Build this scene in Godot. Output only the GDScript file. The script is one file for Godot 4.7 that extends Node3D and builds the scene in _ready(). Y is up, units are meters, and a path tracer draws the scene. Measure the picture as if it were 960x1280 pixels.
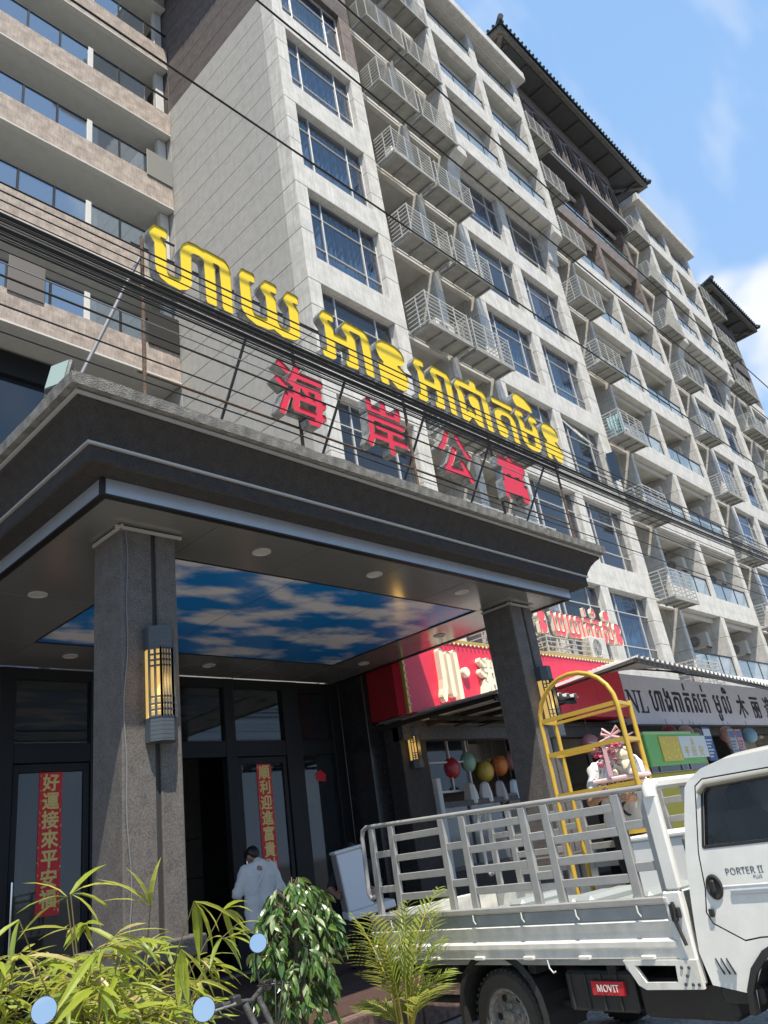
extends Node3D
# Street view up at an apartment block with a dark stone entrance porch, roof lettering, shops and a parked flatbed truck.
# Facades run along x, their fronts face +z; metres, y up.

const STOREY := 3.125
const FRONT := -10.0

var M := {}
var used := {}
var rng := RandomNumberGenerator.new()

func _ready():
	rng.seed = 4711
	# --- camera, sky, sun, exposure
	var cam := Camera3D.new()
	cam.name = "camera"
	cam.position = Vector3(0, 1.62, 0)
	cam.rotation_order = EULER_ORDER_YXZ
	cam.rotation_degrees = Vector3(23.491, -49.278, -8.962)
	cam.fov = 67.54
	cam.near = 0.05
	cam.far = 900.0
	add_child(cam)
	cam.current = true
	var sky_mat := PanoramaSkyMaterial.new()
	sky_mat.panorama = make_sky()
	var sky := Sky.new()
	sky.sky_material = sky_mat
	var env := Environment.new()
	env.background_mode = Environment.BG_SKY
	env.sky = sky
	env.tonemap_mode = Environment.TONE_MAPPER_LINEAR
	env.tonemap_exposure = 1.68
	env.sdfgi_enabled = true
	env.ssao_enabled = true
	env.ssil_enabled = true
	var we := WorldEnvironment.new()
	we.name = "world"
	we.environment = env
	add_child(we)
	var sun := DirectionalLight3D.new()
	sun.name = "sun"
	sun.light_energy = 1.45
	sun.light_color = Color(1.0, 0.965, 0.9)
	sun.light_angular_distance = 0.53
	sun.shadow_enabled = true
	sun.look_at_from_position(Vector3(-0.6, 2.45, 1.0), Vector3.ZERO, Vector3(0, 0, 1))
	add_child(sun)
	make_materials()
	# --- setting and large structure
	build_ground()
	build_main_block()
	build_balcony_wing()
	build_porch()
	build_entrance_front()
	build_shops()
	# --- objects
	build_air_conditioners()
	build_roof_signs()
	build_shop_signs()
	build_hung_goods()
	build_wall_lamps()
	build_cables()
	build_truck()
	build_truck_load()
	build_people()
	build_plants()
	build_motorbikes()

# ------------------------------------------------------------------ naming helpers
func thing(called: String, label: String, category: String, at := Vector3.ZERO, group := "", turn := 0.0) -> Node3D:
	var o := Node3D.new()
	o.name = called
	o.position = at
	o.rotation.y = turn
	o.set_meta("label", label)
	o.set_meta("category", category)
	if group != "":
		o.set_meta("group", group)
	add_child(o, true)
	return o

# a mesh part given in world coordinates, put under a thing or a part
func part(parent: Node3D, called: String, mb, mat = null) -> MeshInstance3D:
	var m := MeshInstance3D.new()
	m.name = called
	m.mesh = mb if mb is Mesh else mb.done(mat)
	parent.add_child(m, true)
	if parent.get_parent() == self and not parent.has_meta("local_axes"):
		m.transform = parent.transform.affine_inverse()
	return m

# a mesh part given in its parent's own coordinates
func piece(parent: Node3D, called: String, mb, mat = null, at := Vector3.ZERO) -> MeshInstance3D:
	var m := MeshInstance3D.new()
	m.name = called
	m.mesh = mb if mb is Mesh else mb.done(mat)
	m.position = at
	parent.add_child(m, true)
	return m

func tag(o: Node3D, label: String, category: String, group := ""):
	o.set_meta("label", label)
	o.set_meta("category", category)
	if group != "":
		o.set_meta("group", group)

func structure(called: String, mb, mat) -> MeshInstance3D:
	var m := piece(self, called, mb, mat)
	m.set_meta("kind", "structure")
	return m

func stuff(o: Node3D) -> Node3D:
	o.set_meta("kind", "stuff")
	return o

# ------------------------------------------------------------------ mesh builder
class MB:
	var v := PackedVector3Array()
	var n := PackedVector3Array()
	var t := PackedVector2Array()
	var xf := Transform3D()

	func tri(a: Vector3, b: Vector3, c: Vector3, na: Vector3, nb: Vector3, nc: Vector3, ua := Vector2.ZERO, ub := Vector2.ZERO, uc := Vector2.ZERO):
		if (b - a).cross(c - a).dot(na + nb + nc) > 0.0:
			v.append_array(PackedVector3Array([xf * a, xf * c, xf * b]))
			n.append_array(PackedVector3Array([(xf.basis * na).normalized(), (xf.basis * nc).normalized(), (xf.basis * nb).normalized()]))
			t.append_array(PackedVector2Array([ua, uc, ub]))
		else:
			v.append_array(PackedVector3Array([xf * a, xf * b, xf * c]))
			n.append_array(PackedVector3Array([(xf.basis * na).normalized(), (xf.basis * nb).normalized(), (xf.basis * nc).normalized()]))
			t.append_array(PackedVector2Array([ua, ub, uc]))

	# corners counter-clockwise seen from outside
	func quad(a: Vector3, b: Vector3, c: Vector3, d: Vector3):
		var nn := (b - a).cross(c - a)
		if nn.length_squared() < 1e-14:
			nn = (c - a).cross(d - a)
		nn = nn.normalized()
		tri(a, b, c, nn, nn, nn, Vector2(0, 1), Vector2(1, 1), Vector2(1, 0))
		tri(a, c, d, nn, nn, nn, Vector2(0, 1), Vector2(1, 0), Vector2(0, 0))

	func squad(a: Vector3, b: Vector3, c: Vector3, d: Vector3, na: Vector3, nb: Vector3, nc: Vector3, nd: Vector3):
		tri(a, b, c, na, nb, nc)
		tri(a, c, d, na, nc, nd)

	func box(p: Vector3, q: Vector3):
		var a := p.min(q)
		var b := p.max(q)
		quad(Vector3(a.x, a.y, b.z), Vector3(b.x, a.y, b.z), Vector3(b.x, b.y, b.z), Vector3(a.x, b.y, b.z))
		quad(Vector3(b.x, a.y, a.z), Vector3(a.x, a.y, a.z), Vector3(a.x, b.y, a.z), Vector3(b.x, b.y, a.z))
		quad(Vector3(b.x, a.y, b.z), Vector3(b.x, a.y, a.z), Vector3(b.x, b.y, a.z), Vector3(b.x, b.y, b.z))
		quad(Vector3(a.x, a.y, a.z), Vector3(a.x, a.y, b.z), Vector3(a.x, b.y, b.z), Vector3(a.x, b.y, a.z))
		quad(Vector3(a.x, b.y, b.z), Vector3(b.x, b.y, b.z), Vector3(b.x, b.y, a.z), Vector3(a.x, b.y, a.z))
		quad(Vector3(a.x, a.y, a.z), Vector3(b.x, a.y, a.z), Vector3(b.x, a.y, b.z), Vector3(a.x, a.y, b.z))

	# box with chamfered edges
	func cbox(p: Vector3, q: Vector3, c := 0.01):
		var a := p.min(q)
		var b := p.max(q)
		c = minf(c, minf(b.x - a.x, minf(b.y - a.y, b.z - a.z)) * 0.45)
		var mid := (a + b) * 0.5
		var h := (b - a) * 0.5
		for axis in 3:
			var u := (axis + 1) % 3
			var w := (axis + 2) % 3
			for s in [-1.0, 1.0]:
				var cs := []
				for k in [[-1, -1], [1, -1], [1, 1], [-1, 1]]:
					var pt := Vector3()
					pt[axis] = s * h[axis]
					pt[u] = k[0] * (h[u] - c)
					pt[w] = k[1] * (h[w] - c)
					cs.append(mid + pt)
				if s < 0:
					cs.reverse()
				quad(cs[0], cs[1], cs[2], cs[3])
			for su in [-1.0, 1.0]:
				for sw in [-1.0, 1.0]:
					var e := []
					for k in [[0, -1], [0, 1], [1, 1], [1, -1]]:
						var pt := Vector3()
						pt[axis] = k[1] * (h[axis] - c)
						if k[0] == 0:
							pt[u] = su * h[u]
							pt[w] = sw * (h[w] - c)
						else:
							pt[u] = su * (h[u] - c)
							pt[w] = sw * h[w]
						e.append(mid + pt)
					var nn := Vector3()
					nn[u] = su * 0.7071
					nn[w] = sw * 0.7071
					tri(e[0], e[1], e[2], nn, nn, nn)
					tri(e[0], e[2], e[3], nn, nn, nn)
		for sx in [-1.0, 1.0]:
			for sy in [-1.0, 1.0]:
				for sz in [-1.0, 1.0]:
					var s := Vector3(sx, sy, sz)
					var nn := s.normalized()
					tri(mid + s * Vector3(h.x, h.y - c, h.z - c), mid + s * Vector3(h.x - c, h.y, h.z - c), mid + s * Vector3(h.x - c, h.y - c, h.z), nn, nn, nn)

	# tube along points; radius per point or one radius
	func tube(pts: Array, r, sides := 8, caps := true):
		var rings := []
		var up := Vector3.UP
		for i in pts.size():
			var d: Vector3 = (pts[mini(i + 1, pts.size() - 1)] - pts[maxi(i - 1, 0)]).normalized()
			if absf(d.dot(up)) > 0.95:
				up = Vector3.RIGHT if absf(d.x) < 0.9 else Vector3.FORWARD
			var x := up.cross(d).normalized()
			var y := d.cross(x).normalized()
			up = y
			var rr: float = r[i] if r is Array else r
			var ring := []
			for k in sides:
				var a := TAU * k / sides
				var nn := x * cos(a) + y * sin(a)
				ring.append([pts[i] + nn * rr, nn])
			rings.append(ring)
		for i in pts.size() - 1:
			for k in sides:
				var k2 := (k + 1) % sides
				squad(rings[i][k][0], rings[i][k2][0], rings[i + 1][k2][0], rings[i + 1][k][0], rings[i][k][1], rings[i][k2][1], rings[i + 1][k2][1], rings[i + 1][k][1])
		if caps:
			for e in [0, pts.size() - 1]:
				var d: Vector3 = (pts[0] - pts[1]).normalized() if e == 0 else (pts[e] - pts[e - 1]).normalized()
				for k in sides:
					tri(pts[e], rings[e][k][0], rings[e][(k + 1) % sides][0], d, d, d)

	# square bar between two points
	func bar(a: Vector3, b: Vector3, w: float, h := -1.0, up := Vector3.UP):
		if h < 0.0:
			h = w
		var d := (b - a).normalized()
		if absf(d.dot(up)) > 0.95:
			up = Vector3.FORWARD if absf(d.z) < 0.9 else Vector3.RIGHT
		var x := up.cross(d).normalized()
		var y := d.cross(x)
		var keep := xf
		xf = xf * Transform3D(Basis(x, y, d), (a + b) * 0.5)
		var l := (b - a).length() * 0.5
		box(Vector3(-w * 0.5, -h * 0.5, -l), Vector3(w * 0.5, h * 0.5, l))
		xf = keep

	# surface of revolution about the axis from `at` along `axis`; profile = [radius, height] pairs
	func lathe(at: Vector3, axis: Vector3, prof: Array, sides := 24, smooth := false):
		var d := axis.normalized()
		var x := d.cross(Vector3.UP if absf(d.y) < 0.9 else Vector3.RIGHT).normalized()
		var y := d.cross(x)
		for i in prof.size() - 1:
			var r0: float = prof[i][0]
			var r1: float = prof[i + 1][0]
			var h0: float = prof[i][1]
			var h1: float = prof[i + 1][1]
			for k in sides:
				var a0 := TAU * k / sides
				var a1 := TAU * (k + 1) / sides
				var e0 := x * cos(a0) + y * sin(a0)
				var e1 := x * cos(a1) + y * sin(a1)
				var n0 := (e0 * (h1 - h0) - d * (r1 - r0)).normalized()
				var n1 := (e1 * (h1 - h0) - d * (r1 - r0)).normalized()
				squad(at + e0 * r0 + d * h0, at + e1 * r0 + d * h0, at + e1 * r1 + d * h1, at + e0 * r1 + d * h1, n0, n1, n1, n0)

	func ball(c: Vector3, r: Vector3, rings := 10, sides := 14):
		for i in rings:
			var p0 := PI * i / rings - PI / 2
			var p1 := PI * (i + 1) / rings - PI / 2
			for k in sides:
				var a0 := TAU * k / sides
				var a1 := TAU * (k + 1) / sides
				var q := []
				for s in [[p0, a0], [p0, a1], [p1, a1], [p1, a0]]:
					q.append(Vector3(cos(s[0]) * cos(s[1]), sin(s[0]), cos(s[0]) * sin(s[1])))
				squad(c + q[0] * r, c + q[1] * r, c + q[2] * r, c + q[3] * r, (q[0] / r).normalized(), (q[1] / r).normalized(), (q[2] / r).normalized(), (q[3] / r).normalized())

	# flat filled outline(s): counter-clockwise outers, clockwise holes, by horizontal slabs; `f` lifts a 2D point into space
	func fill(polys: Array, f: Callable, nrm: Vector3, step := 1e9):
		var ys := []
		for p in polys:
			for q in p:
				ys.append(q.y)
		ys.sort()
		var cuts := [ys[0]]
		for y in ys:
			while y - cuts[-1] > step:
				cuts.append(cuts[-1] + step)
			if y - cuts[-1] > 1e-5:
				cuts.append(y)
		for i in cuts.size() - 1:
			var y0: float = cuts[i]
			var y1: float = cuts[i + 1]
			var ym := (y0 + y1) * 0.5
			var hits := []
			for p in polys:
				for k in p.size():
					var a: Vector2 = p[k]
					var b: Vector2 = p[(k + 1) % p.size()]
					if (a.y > ym) != (b.y > ym):
						var g := (b.x - a.x) / (b.y - a.y)
						hits.append([a.x + g * (ym - a.y), a.x + g * (y0 - a.y), a.x + g * (y1 - a.y), 1 if b.y > a.y else -1])
			hits.sort_custom(func(p, q): return p[0] < q[0])
			var wind := 0
			for k in hits.size() - 1:
				wind += hits[k][3]
				if wind != 0:
					var a: Vector3 = f.call(Vector2(hits[k][1], y0))
					var b: Vector3 = f.call(Vector2(hits[k + 1][1], y0))
					var c: Vector3 = f.call(Vector2(hits[k + 1][2], y1))
					var d: Vector3 = f.call(Vector2(hits[k][2], y1))
					tri(a, b, c, nrm, nrm, nrm)
					tri(a, c, d, nrm, nrm, nrm)

	# walls along the outlines between z0 and z1 (outline in x, y)
	func rim(polys: Array, z0: float, z1: float):
		for p in polys:
			for k in p.size():
				var a: Vector2 = p[k]
				var b: Vector2 = p[(k + 1) % p.size()]
				quad(Vector3(a.x, a.y, z0), Vector3(b.x, b.y, z0), Vector3(b.x, b.y, z1), Vector3(a.x, a.y, z1))

	# solid plate: outline in x, y between z0 and z1
	func plate(polys: Array, z0: float, z1: float):
		fill(polys, func(q): return Vector3(q.x, q.y, z1), Vector3(0, 0, 1))
		fill(polys, func(q): return Vector3(q.x, q.y, z0), Vector3(0, 0, -1))
		rim(polys, z0, z1)

	func done(mat = null, into = null) -> ArrayMesh:
		var m: ArrayMesh = into if into != null else ArrayMesh.new()
		if v.size() == 0:
			return m
		var arr := []
		arr.resize(Mesh.ARRAY_MAX)
		arr[Mesh.ARRAY_VERTEX] = v
		arr[Mesh.ARRAY_NORMAL] = n
		arr[Mesh.ARRAY_TEX_UV] = t
		m.add_surface_from_arrays(Mesh.PRIMITIVE_TRIANGLES, arr)
		if mat != null:
			m.surface_set_material(m.get_surface_count() - 1, mat)
		return m

func V(x: float, y: float, z: float) -> Vector3:
	return Vector3(x, y, z)

# ------------------------------------------------------------------ sky
func make_sky() -> ImageTexture:
	var w := 1280
	var h := 640
	var img := Image.create(w, h, false, Image.FORMAT_RGBF)
	var big := FastNoiseLite.new()
	big.seed = 21
	big.noise_type = FastNoiseLite.TYPE_SIMPLEX_SMOOTH
	big.frequency = 1.0
	big.fractal_octaves = 5
	var puff := FastNoiseLite.new()
	puff.seed = 5
	puff.frequency = 1.0
	puff.fractal_octaves = 6
	var zen := Vector3(0.185, 0.325, 0.56)
	var mid := Vector3(0.225, 0.365, 0.58)
	var hor := Vector3(0.36, 0.47, 0.61)
	var gr := Vector3(0.2, 0.2, 0.2)
	var white := Vector3(0.62, 0.63, 0.65)
	for j in h:
		var el := PI * 0.5 - PI * (j + 0.5) / h
		for i in w:
			if el < -0.03:
				img.set_pixel(i, j, Color(gr.x, gr.y, gr.z))
				continue
			var az := TAU * (i + 0.5) / w
			var d := Vector3(sin(az) * cos(el), sin(el), -cos(az) * cos(el))
			var s := maxf(d.y, 0.0)
			var c := mid.lerp(zen, smoothstep(0.3, 0.95, s)) if s > 0.3 else hor.lerp(mid, smoothstep(-0.05, 0.3, s))
			# heaped cloud towards the lower sky, thin wisps above
			var p := d * 2.4
			var f := big.get_noise_3d(p.x + 9.0, p.y * 1.9, p.z) + 0.35 * puff.get_noise_3d(d.x * 9.0, d.y * 12.0, d.z * 9.0)
			var low := 1.0 - smoothstep(0.42, 0.66, s)
			var cum := smoothstep(0.12, 0.4, f + 0.2 * low - 0.46)
			var bank := Vector3(0.872, 0.462, -0.15)
			var near := d.distance_to(bank)
			cum = maxf(cum, smoothstep(0.0, 0.12, 0.115 - near + 0.15 * puff.get_noise_3d(d.x * 8.0, d.y * 8.0, d.z * 8.0)))
			var wisp := smoothstep(0.1, 0.55, puff.get_noise_3d(d.x * 5.0 + 3.0, d.y * 5.0, d.z * 11.0)) * 0.2
			c = c.lerp(white, clampf(maxf(cum * 0.93, wisp), 0.0, 1.0))
			img.set_pixel(i, j, Color(c.x, c.y, c.z))
	return ImageTexture.create_from_image(img)

# ------------------------------------------------------------------ textures and materials
func lin(r: float, g: float, b: float) -> Color:
	return Color(r, g, b).linear_to_srgb()

func noise_img(size: int, seed_: int, freq: float, oct := 4, kind := FastNoiseLite.TYPE_SIMPLEX_SMOOTH) -> Image:
	var f := FastNoiseLite.new()
	f.seed = seed_
	f.noise_type = kind
	f.frequency = freq
	f.fractal_octaves = oct
	var im := f.get_seamless_image(size, size, false, false, 0.15, true)
	im.convert(Image.FORMAT_L8)
	return im

# a tint map round 1: coarse patches x fine grain, with optional joint lines; lo..hi = darkest and lightest factor
func tint_tex(size: int, seed_: int, lo: float, hi: float, coarse := 0.012, fine := 0.2, fine_share := 0.5, jx := 0, jy := 0, joint := 0.75, stagger := false, speck := 0.0) -> ImageTexture:
	var a := noise_img(size, seed_, coarse, 4).get_data()
	var b := noise_img(size, seed_ + 1, fine, 3).get_data()
	var out := PackedByteArray()
	out.resize(size * size * 3)
	var tile := PackedFloat32Array()
	var r := RandomNumberGenerator.new()
	r.seed = seed_
	for k in 4096:
		tile.append(r.randf_range(-0.5, 0.5))
	var k := 0
	for y in size:
		for x in size:
			var val := lerpf(a[k] / 255.0, b[k] / 255.0, fine_share)
			var f := lerpf(lo, hi, clampf((val - 0.5) * 1.7 + 0.5, 0.0, 1.0))
			if jx > 0 or jy > 0:
				var row := y / jy if jy > 0 else 0
				var xx := x + (jx / 2 if stagger and row % 2 == 1 else 0)
				var col := (xx % size) / jx if jx > 0 else 0
				f *= 1.0 + 0.09 * tile[(row * 61 + col * 17) % 4096]
				if (jx > 0 and xx % jx < 2) or (jy > 0 and y % jy < 2):
					f *= joint
			if speck > 0.0:
				f *= 1.0 + speck * (1.0 if r.randf() < 0.14 else (-0.6 if r.randf() < 0.3 else 0.0))
			var byte := clampi(int(pow(clampf(f, 0.0, 1.0), 1.0 / 2.2) * 255.0), 0, 255)
			out[k * 3] = byte
			out[k * 3 + 1] = byte
			out[k * 3 + 2] = byte
			k += 1
	return ImageTexture.create_from_image(Image.create_from_data(size, size, false, Image.FORMAT_RGB8, out))

func grain_bump(size: int, seed_: int, freq: float, strength: float) -> ImageTexture:
	var im := noise_img(size, seed_, freq, 4)
	im.convert(Image.FORMAT_RGBA8)
	im.bump_map_to_normal_map(strength)
	return ImageTexture.create_from_image(im)

func mat(c: Color, rough := 0.8, metal := 0.0, tex = null, scale := Vector3.ONE, spec := 0.5) -> StandardMaterial3D:
	var m := StandardMaterial3D.new()
	m.albedo_color = c
	m.roughness = rough
	m.metallic = metal
	m.metallic_specular = spec
	if tex != null:
		m.albedo_texture = tex
		m.uv1_triplanar = true
		m.uv1_world_triplanar = true
		m.uv1_triplanar_sharpness = 8.0
		m.uv1_scale = scale
	return m

func bump(m: StandardMaterial3D, tex, amount := 1.0) -> StandardMaterial3D:
	m.normal_enabled = true
	m.normal_texture = tex
	m.normal_scale = amount
	m.uv1_triplanar = true
	m.uv1_world_triplanar = true
	return m

func glass(alpha := 0.06, rough := 0.02, c := Color(0.9, 0.95, 1.0)) -> StandardMaterial3D:
	var m := StandardMaterial3D.new()
	m.transparency = BaseMaterial3D.TRANSPARENCY_ALPHA
	m.albedo_color = Color(c.r, c.g, c.b, alpha)
	m.roughness = rough
	m.metallic_specular = 0.42
	m.cull_mode = BaseMaterial3D.CULL_DISABLED
	return m

func leaf_mat(c: Color, back: float) -> StandardMaterial3D:
	var m := mat(c, 0.45)
	m.cull_mode = BaseMaterial3D.CULL_DISABLED
	m.backlight_enabled = true
	m.backlight = Color(back, back, back * 0.5)
	return m

func make_materials():
	var stone_t := tint_tex(512, 3, 0.80, 1.0, 0.01, 0.15, 0.45)
	var tile_t := tint_tex(512, 9, 0.78, 1.0, 0.008, 0.12, 0.35, 32, 64, 0.86)
	var mosaic_t := tint_tex(512, 15, 0.62, 1.0, 0.01, 0.1, 0.3, 16, 32, 0.7)
	var tan_t := tint_tex(512, 23, 0.55, 1.0, 0.012, 0.09, 0.35, 24, 128, 0.72, true)
	var granite_t := tint_tex(512, 31, 0.55, 1.0, 0.03, 0.35, 0.6, 0, 0, 1.0, false, 0.5)
	var concrete_t := tint_tex(512, 41, 0.35, 1.0, 0.016, 0.12, 0.45)
	var smooth_t := tint_tex(256, 47, 0.9, 1.0, 0.02, 0.2, 0.4)
	var rust_t := tint_tex(256, 53, 0.3, 1.0, 0.03, 0.2, 0.5)
	var ribs_t := tint_tex(512, 59, 0.82, 1.0, 0.01, 0.14, 0.4, 10, 0, 0.8)
	var rough_n := grain_bump(512, 61, 0.12, 3.0)
	M.stone = bump(mat(lin(0.74, 0.715, 0.665), 0.75, 0.0, tile_t, Vector3(0.5, 0.5, 0.5)), rough_n, 0.25)
	M.stone.detail_enabled = true
	M.stone.detail_blend_mode = BaseMaterial3D.BLEND_MODE_MUL
	M.stone.detail_albedo = tint_tex(512, 97, 0.80, 1.0, 0.02, 0.1, 0.35)
	M.stone.detail_uv_layer = BaseMaterial3D.DETAIL_UV_2
	M.stone.uv2_triplanar = true
	M.stone.uv2_world_triplanar = true
	M.stone.uv2_scale = Vector3(0.9, 0.07, 0.9)
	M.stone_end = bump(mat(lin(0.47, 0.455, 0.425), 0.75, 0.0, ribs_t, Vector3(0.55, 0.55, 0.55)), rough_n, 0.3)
	M.plaster = mat(lin(0.66, 0.635, 0.58), 0.85, 0.0, stone_t, Vector3(0.35, 0.35, 0.35))
	M.soffit = mat(lin(0.60, 0.58, 0.53), 0.9, 0.0, stone_t, Vector3(0.25, 0.25, 0.25))
	M.wing_soffit = mat(lin(0.58, 0.585, 0.57), 0.9, 0.0, smooth_t, Vector3(0.5, 0.5, 0.5))
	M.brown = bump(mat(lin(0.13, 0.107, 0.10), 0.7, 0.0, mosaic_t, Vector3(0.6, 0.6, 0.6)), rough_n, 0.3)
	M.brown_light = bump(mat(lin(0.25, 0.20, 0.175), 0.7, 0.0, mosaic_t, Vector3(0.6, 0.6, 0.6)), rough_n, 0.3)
	M.tan = bump(mat(lin(0.48, 0.40, 0.345), 0.8, 0.0, tan_t, Vector3(0.45, 0.45, 0.45)), rough_n, 0.4)
	M.white_edge = mat(lin(0.62, 0.61, 0.58), 0.6, 0.0, smooth_t, Vector3(0.7, 0.7, 0.7))
	M.granite = bump(mat(lin(0.062, 0.057, 0.056), 0.7, 0.0, granite_t, Vector3(0.4, 0.4, 0.4), 0.3), rough_n, 0.5)
	M.granite_column = bump(mat(lin(0.155, 0.14, 0.13), 0.6, 0.0, granite_t, Vector3(0.3, 0.3, 0.3), 0.35), rough_n, 0.06)
	M.groove = mat(lin(0.03, 0.028, 0.028), 0.7)
	M.concrete = bump(mat(lin(0.27, 0.26, 0.24), 0.9, 0.0, concrete_t, Vector3(0.9, 0.9, 0.9)), rough_n, 1.0)
	M.road = bump(mat(lin(0.13, 0.128, 0.122), 0.95, 0.0, concrete_t, Vector3(0.4, 0.4, 0.4)), rough_n, 0.8)
	M.yard = bump(mat(lin(0.44, 0.43, 0.40), 0.95, 0.0, concrete_t, Vector3(0.3, 0.3, 0.3)), rough_n, 0.6)
	M.brick_floor = mat(lin(0.075, 0.042, 0.034), 0.6, 0.0, stone_t, Vector3(1.2, 1.2, 1.2))
	M.step = bump(mat(lin(0.34, 0.22, 0.18), 0.85, 0.0, concrete_t, Vector3(1.4, 1.4, 1.4)), rough_n, 0.8)
	M.alu = mat(lin(0.50, 0.54, 0.60), 0.35, 0.55, smooth_t, Vector3(0.6, 0.6, 0.6))
	M.trim = mat(lin(0.46, 0.44, 0.42), 0.4, 0.2)
	M.panel = mat(lin(0.21, 0.21, 0.212), 0.16, 0.3)
	M.black = mat(lin(0.012, 0.012, 0.013), 0.45)
	M.door_black = mat(lin(0.015, 0.016, 0.018), 0.4, 0.0, null, Vector3.ONE, 0.3)
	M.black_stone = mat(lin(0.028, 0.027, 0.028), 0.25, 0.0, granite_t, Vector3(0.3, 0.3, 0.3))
	M.dark_room = mat(lin(0.13, 0.115, 0.10), 0.9)
	M.room = mat(lin(0.20, 0.19, 0.175), 0.9)
	M.hall = mat(lin(0.14, 0.12, 0.10), 0.85)
	M.white_frame = mat(lin(0.50, 0.50, 0.49), 0.45, 0.1)
	M.glass = glass()
	M.window_pane = glass(0.24, 0.03, Color(lin(0.03, 0.045, 0.07)))
	M.window_pane.metallic_specular = 0.42
	M.door_tint = glass(0.62, 0.03, Color(lin(0.02, 0.024, 0.027)))
	M.door_tint.metallic_specular = 0.6
	M.car_tint = glass(0.55, 0.03, Color(lin(0.02, 0.024, 0.027)))
	M.glass_rail = glass(0.16, 0.03, Color(0.75, 0.85, 0.9))
	M.mirror_glass = mat(lin(0.30, 0.36, 0.42), 0.04, 0.75)
	M.dark_glass = mat(lin(0.02, 0.028, 0.04), 0.04, 0.0, null, Vector3.ONE, 0.9)
	M.curtain = mat(lin(0.15, 0.34, 0.66), 0.8, 0.0, tint_tex(256, 71, 0.3, 1.0, 0.03, 0.1, 0.3), Vector3(1.6, 0.2, 1.6))
	M.cage = mat(lin(0.55, 0.54, 0.50), 0.5, 0.1, rust_t, Vector3(0.8, 0.8, 0.8))
	M.cage = mat(lin(0.46, 0.455, 0.43), 0.5, 0.0, stone_t, Vector3(0.6, 0.6, 0.6))
	M.tray = mat(lin(0.36, 0.355, 0.33), 0.85, 0.0, tile_t, Vector3(0.7, 0.7, 0.7))
	M.ac_white = mat(lin(0.60, 0.58, 0.53), 0.5, 0.0, stone_t, Vector3(1.5, 1.5, 1.5))
	M.fan = mat(lin(0.10, 0.11, 0.12), 0.5)
	M.roof_tile = mat(lin(0.045, 0.06, 0.06), 0.55, 0.0, stone_t, Vector3(1, 1, 1))
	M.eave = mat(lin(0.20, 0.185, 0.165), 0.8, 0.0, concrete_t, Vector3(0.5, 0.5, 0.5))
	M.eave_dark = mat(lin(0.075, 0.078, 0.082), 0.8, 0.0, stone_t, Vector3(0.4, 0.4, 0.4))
	M.rust = mat(lin(0.20, 0.13, 0.09), 0.85, 0.2, rust_t, Vector3(2.5, 2.5, 2.5))
	M.steel = mat(lin(0.12, 0.12, 0.12), 0.6, 0.4, rust_t, Vector3(2, 2, 2))
	M.cable = mat(lin(0.012, 0.012, 0.013), 0.6)
	M.cable_grey = mat(lin(0.16, 0.16, 0.17), 0.6)
	M.yellow = mat(lin(0.86, 0.60, 0.012), 0.45)
	M.letter_side = mat(lin(0.55, 0.55, 0.52), 0.35, 0.5, rust_t, Vector3(1.2, 1.2, 1.2))
	M.red = mat(lin(0.64, 0.024, 0.05), 0.45)
	M.sign_red = bump(mat(lin(0.74, 0.034, 0.075), 0.4, 0.0, smooth_t, Vector3(0.6, 0.6, 0.6)), rough_n, 0.08)
	M.pink = mat(lin(0.72, 0.10, 0.13), 0.45)
	M.cream = mat(lin(0.78, 0.74, 0.58), 0.5)
	M.gold = mat(lin(0.62, 0.42, 0.12), 0.35, 0.5)
	M.banner_red = mat(lin(0.58, 0.012, 0.022), 0.5)
	M.banner_gold = mat(lin(0.62, 0.47, 0.16), 0.4, 0.25)
	M.lavender = mat(lin(0.76, 0.79, 0.95), 0.5, 0.0, smooth_t, Vector3(0.5, 0.5, 0.5))
	M.ink = mat(lin(0.018, 0.02, 0.05), 0.5)
	M.sheet = mat(lin(0.56, 0.56, 0.55), 0.5, 0.2, stone_t, Vector3(0.6, 0.6, 0.6))
	M.truck_white = mat(lin(0.74, 0.735, 0.69), 0.28, 0.0, tint_tex(512, 83, 0.84, 1.0, 0.01, 0.3, 0.5), Vector3(0.8, 0.8, 0.8))
	M.truck_white.clearcoat_enabled = true
	M.truck_white.clearcoat = 0.5
	M.truck_white.clearcoat_roughness = 0.08
	M.bed_white = mat(lin(0.70, 0.69, 0.64), 0.4, 0.0, tint_tex(512, 101, 0.74, 1.0, 0.014, 0.2, 0.4), Vector3(1.1, 0.5, 1.1))
	M.bed_grey = mat(lin(0.33, 0.35, 0.35), 0.45, 0.1, stone_t, Vector3(1, 1, 1))
	M.rack = mat(lin(0.40, 0.395, 0.38), 0.42, 0.25, stone_t, Vector3(1.2, 1.2, 1.2))
	M.rubber = bump(mat(lin(0.050, 0.047, 0.043), 0.85, 0.0, stone_t, Vector3(2, 2, 2)), rough_n, 0.4)
	M.rim = mat(lin(0.40, 0.39, 0.37), 0.55, 0.4, rust_t, Vector3(3, 3, 3))
	M.plastic = mat(lin(0.022, 0.022, 0.022), 0.6, 0.0, stone_t, Vector3(2, 2, 2))
	M.chassis = mat(lin(0.028, 0.026, 0.024), 0.85, 0.0, rust_t, Vector3(2, 2, 2))
	M.arch_yellow = mat(lin(0.56, 0.36, 0.05), 0.4, 0.1)
	M.chrome = mat(lin(0.75, 0.77, 0.78), 0.08, 1.0)
	M.mirror = mat(lin(0.80, 0.85, 0.88), 0.03, 1.0)
	M.skin = mat(lin(0.36, 0.20, 0.13), 0.55)
	M.skin.subsurf_scatter_enabled = true
	M.skin.subsurf_scatter_strength = 0.1
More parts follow.
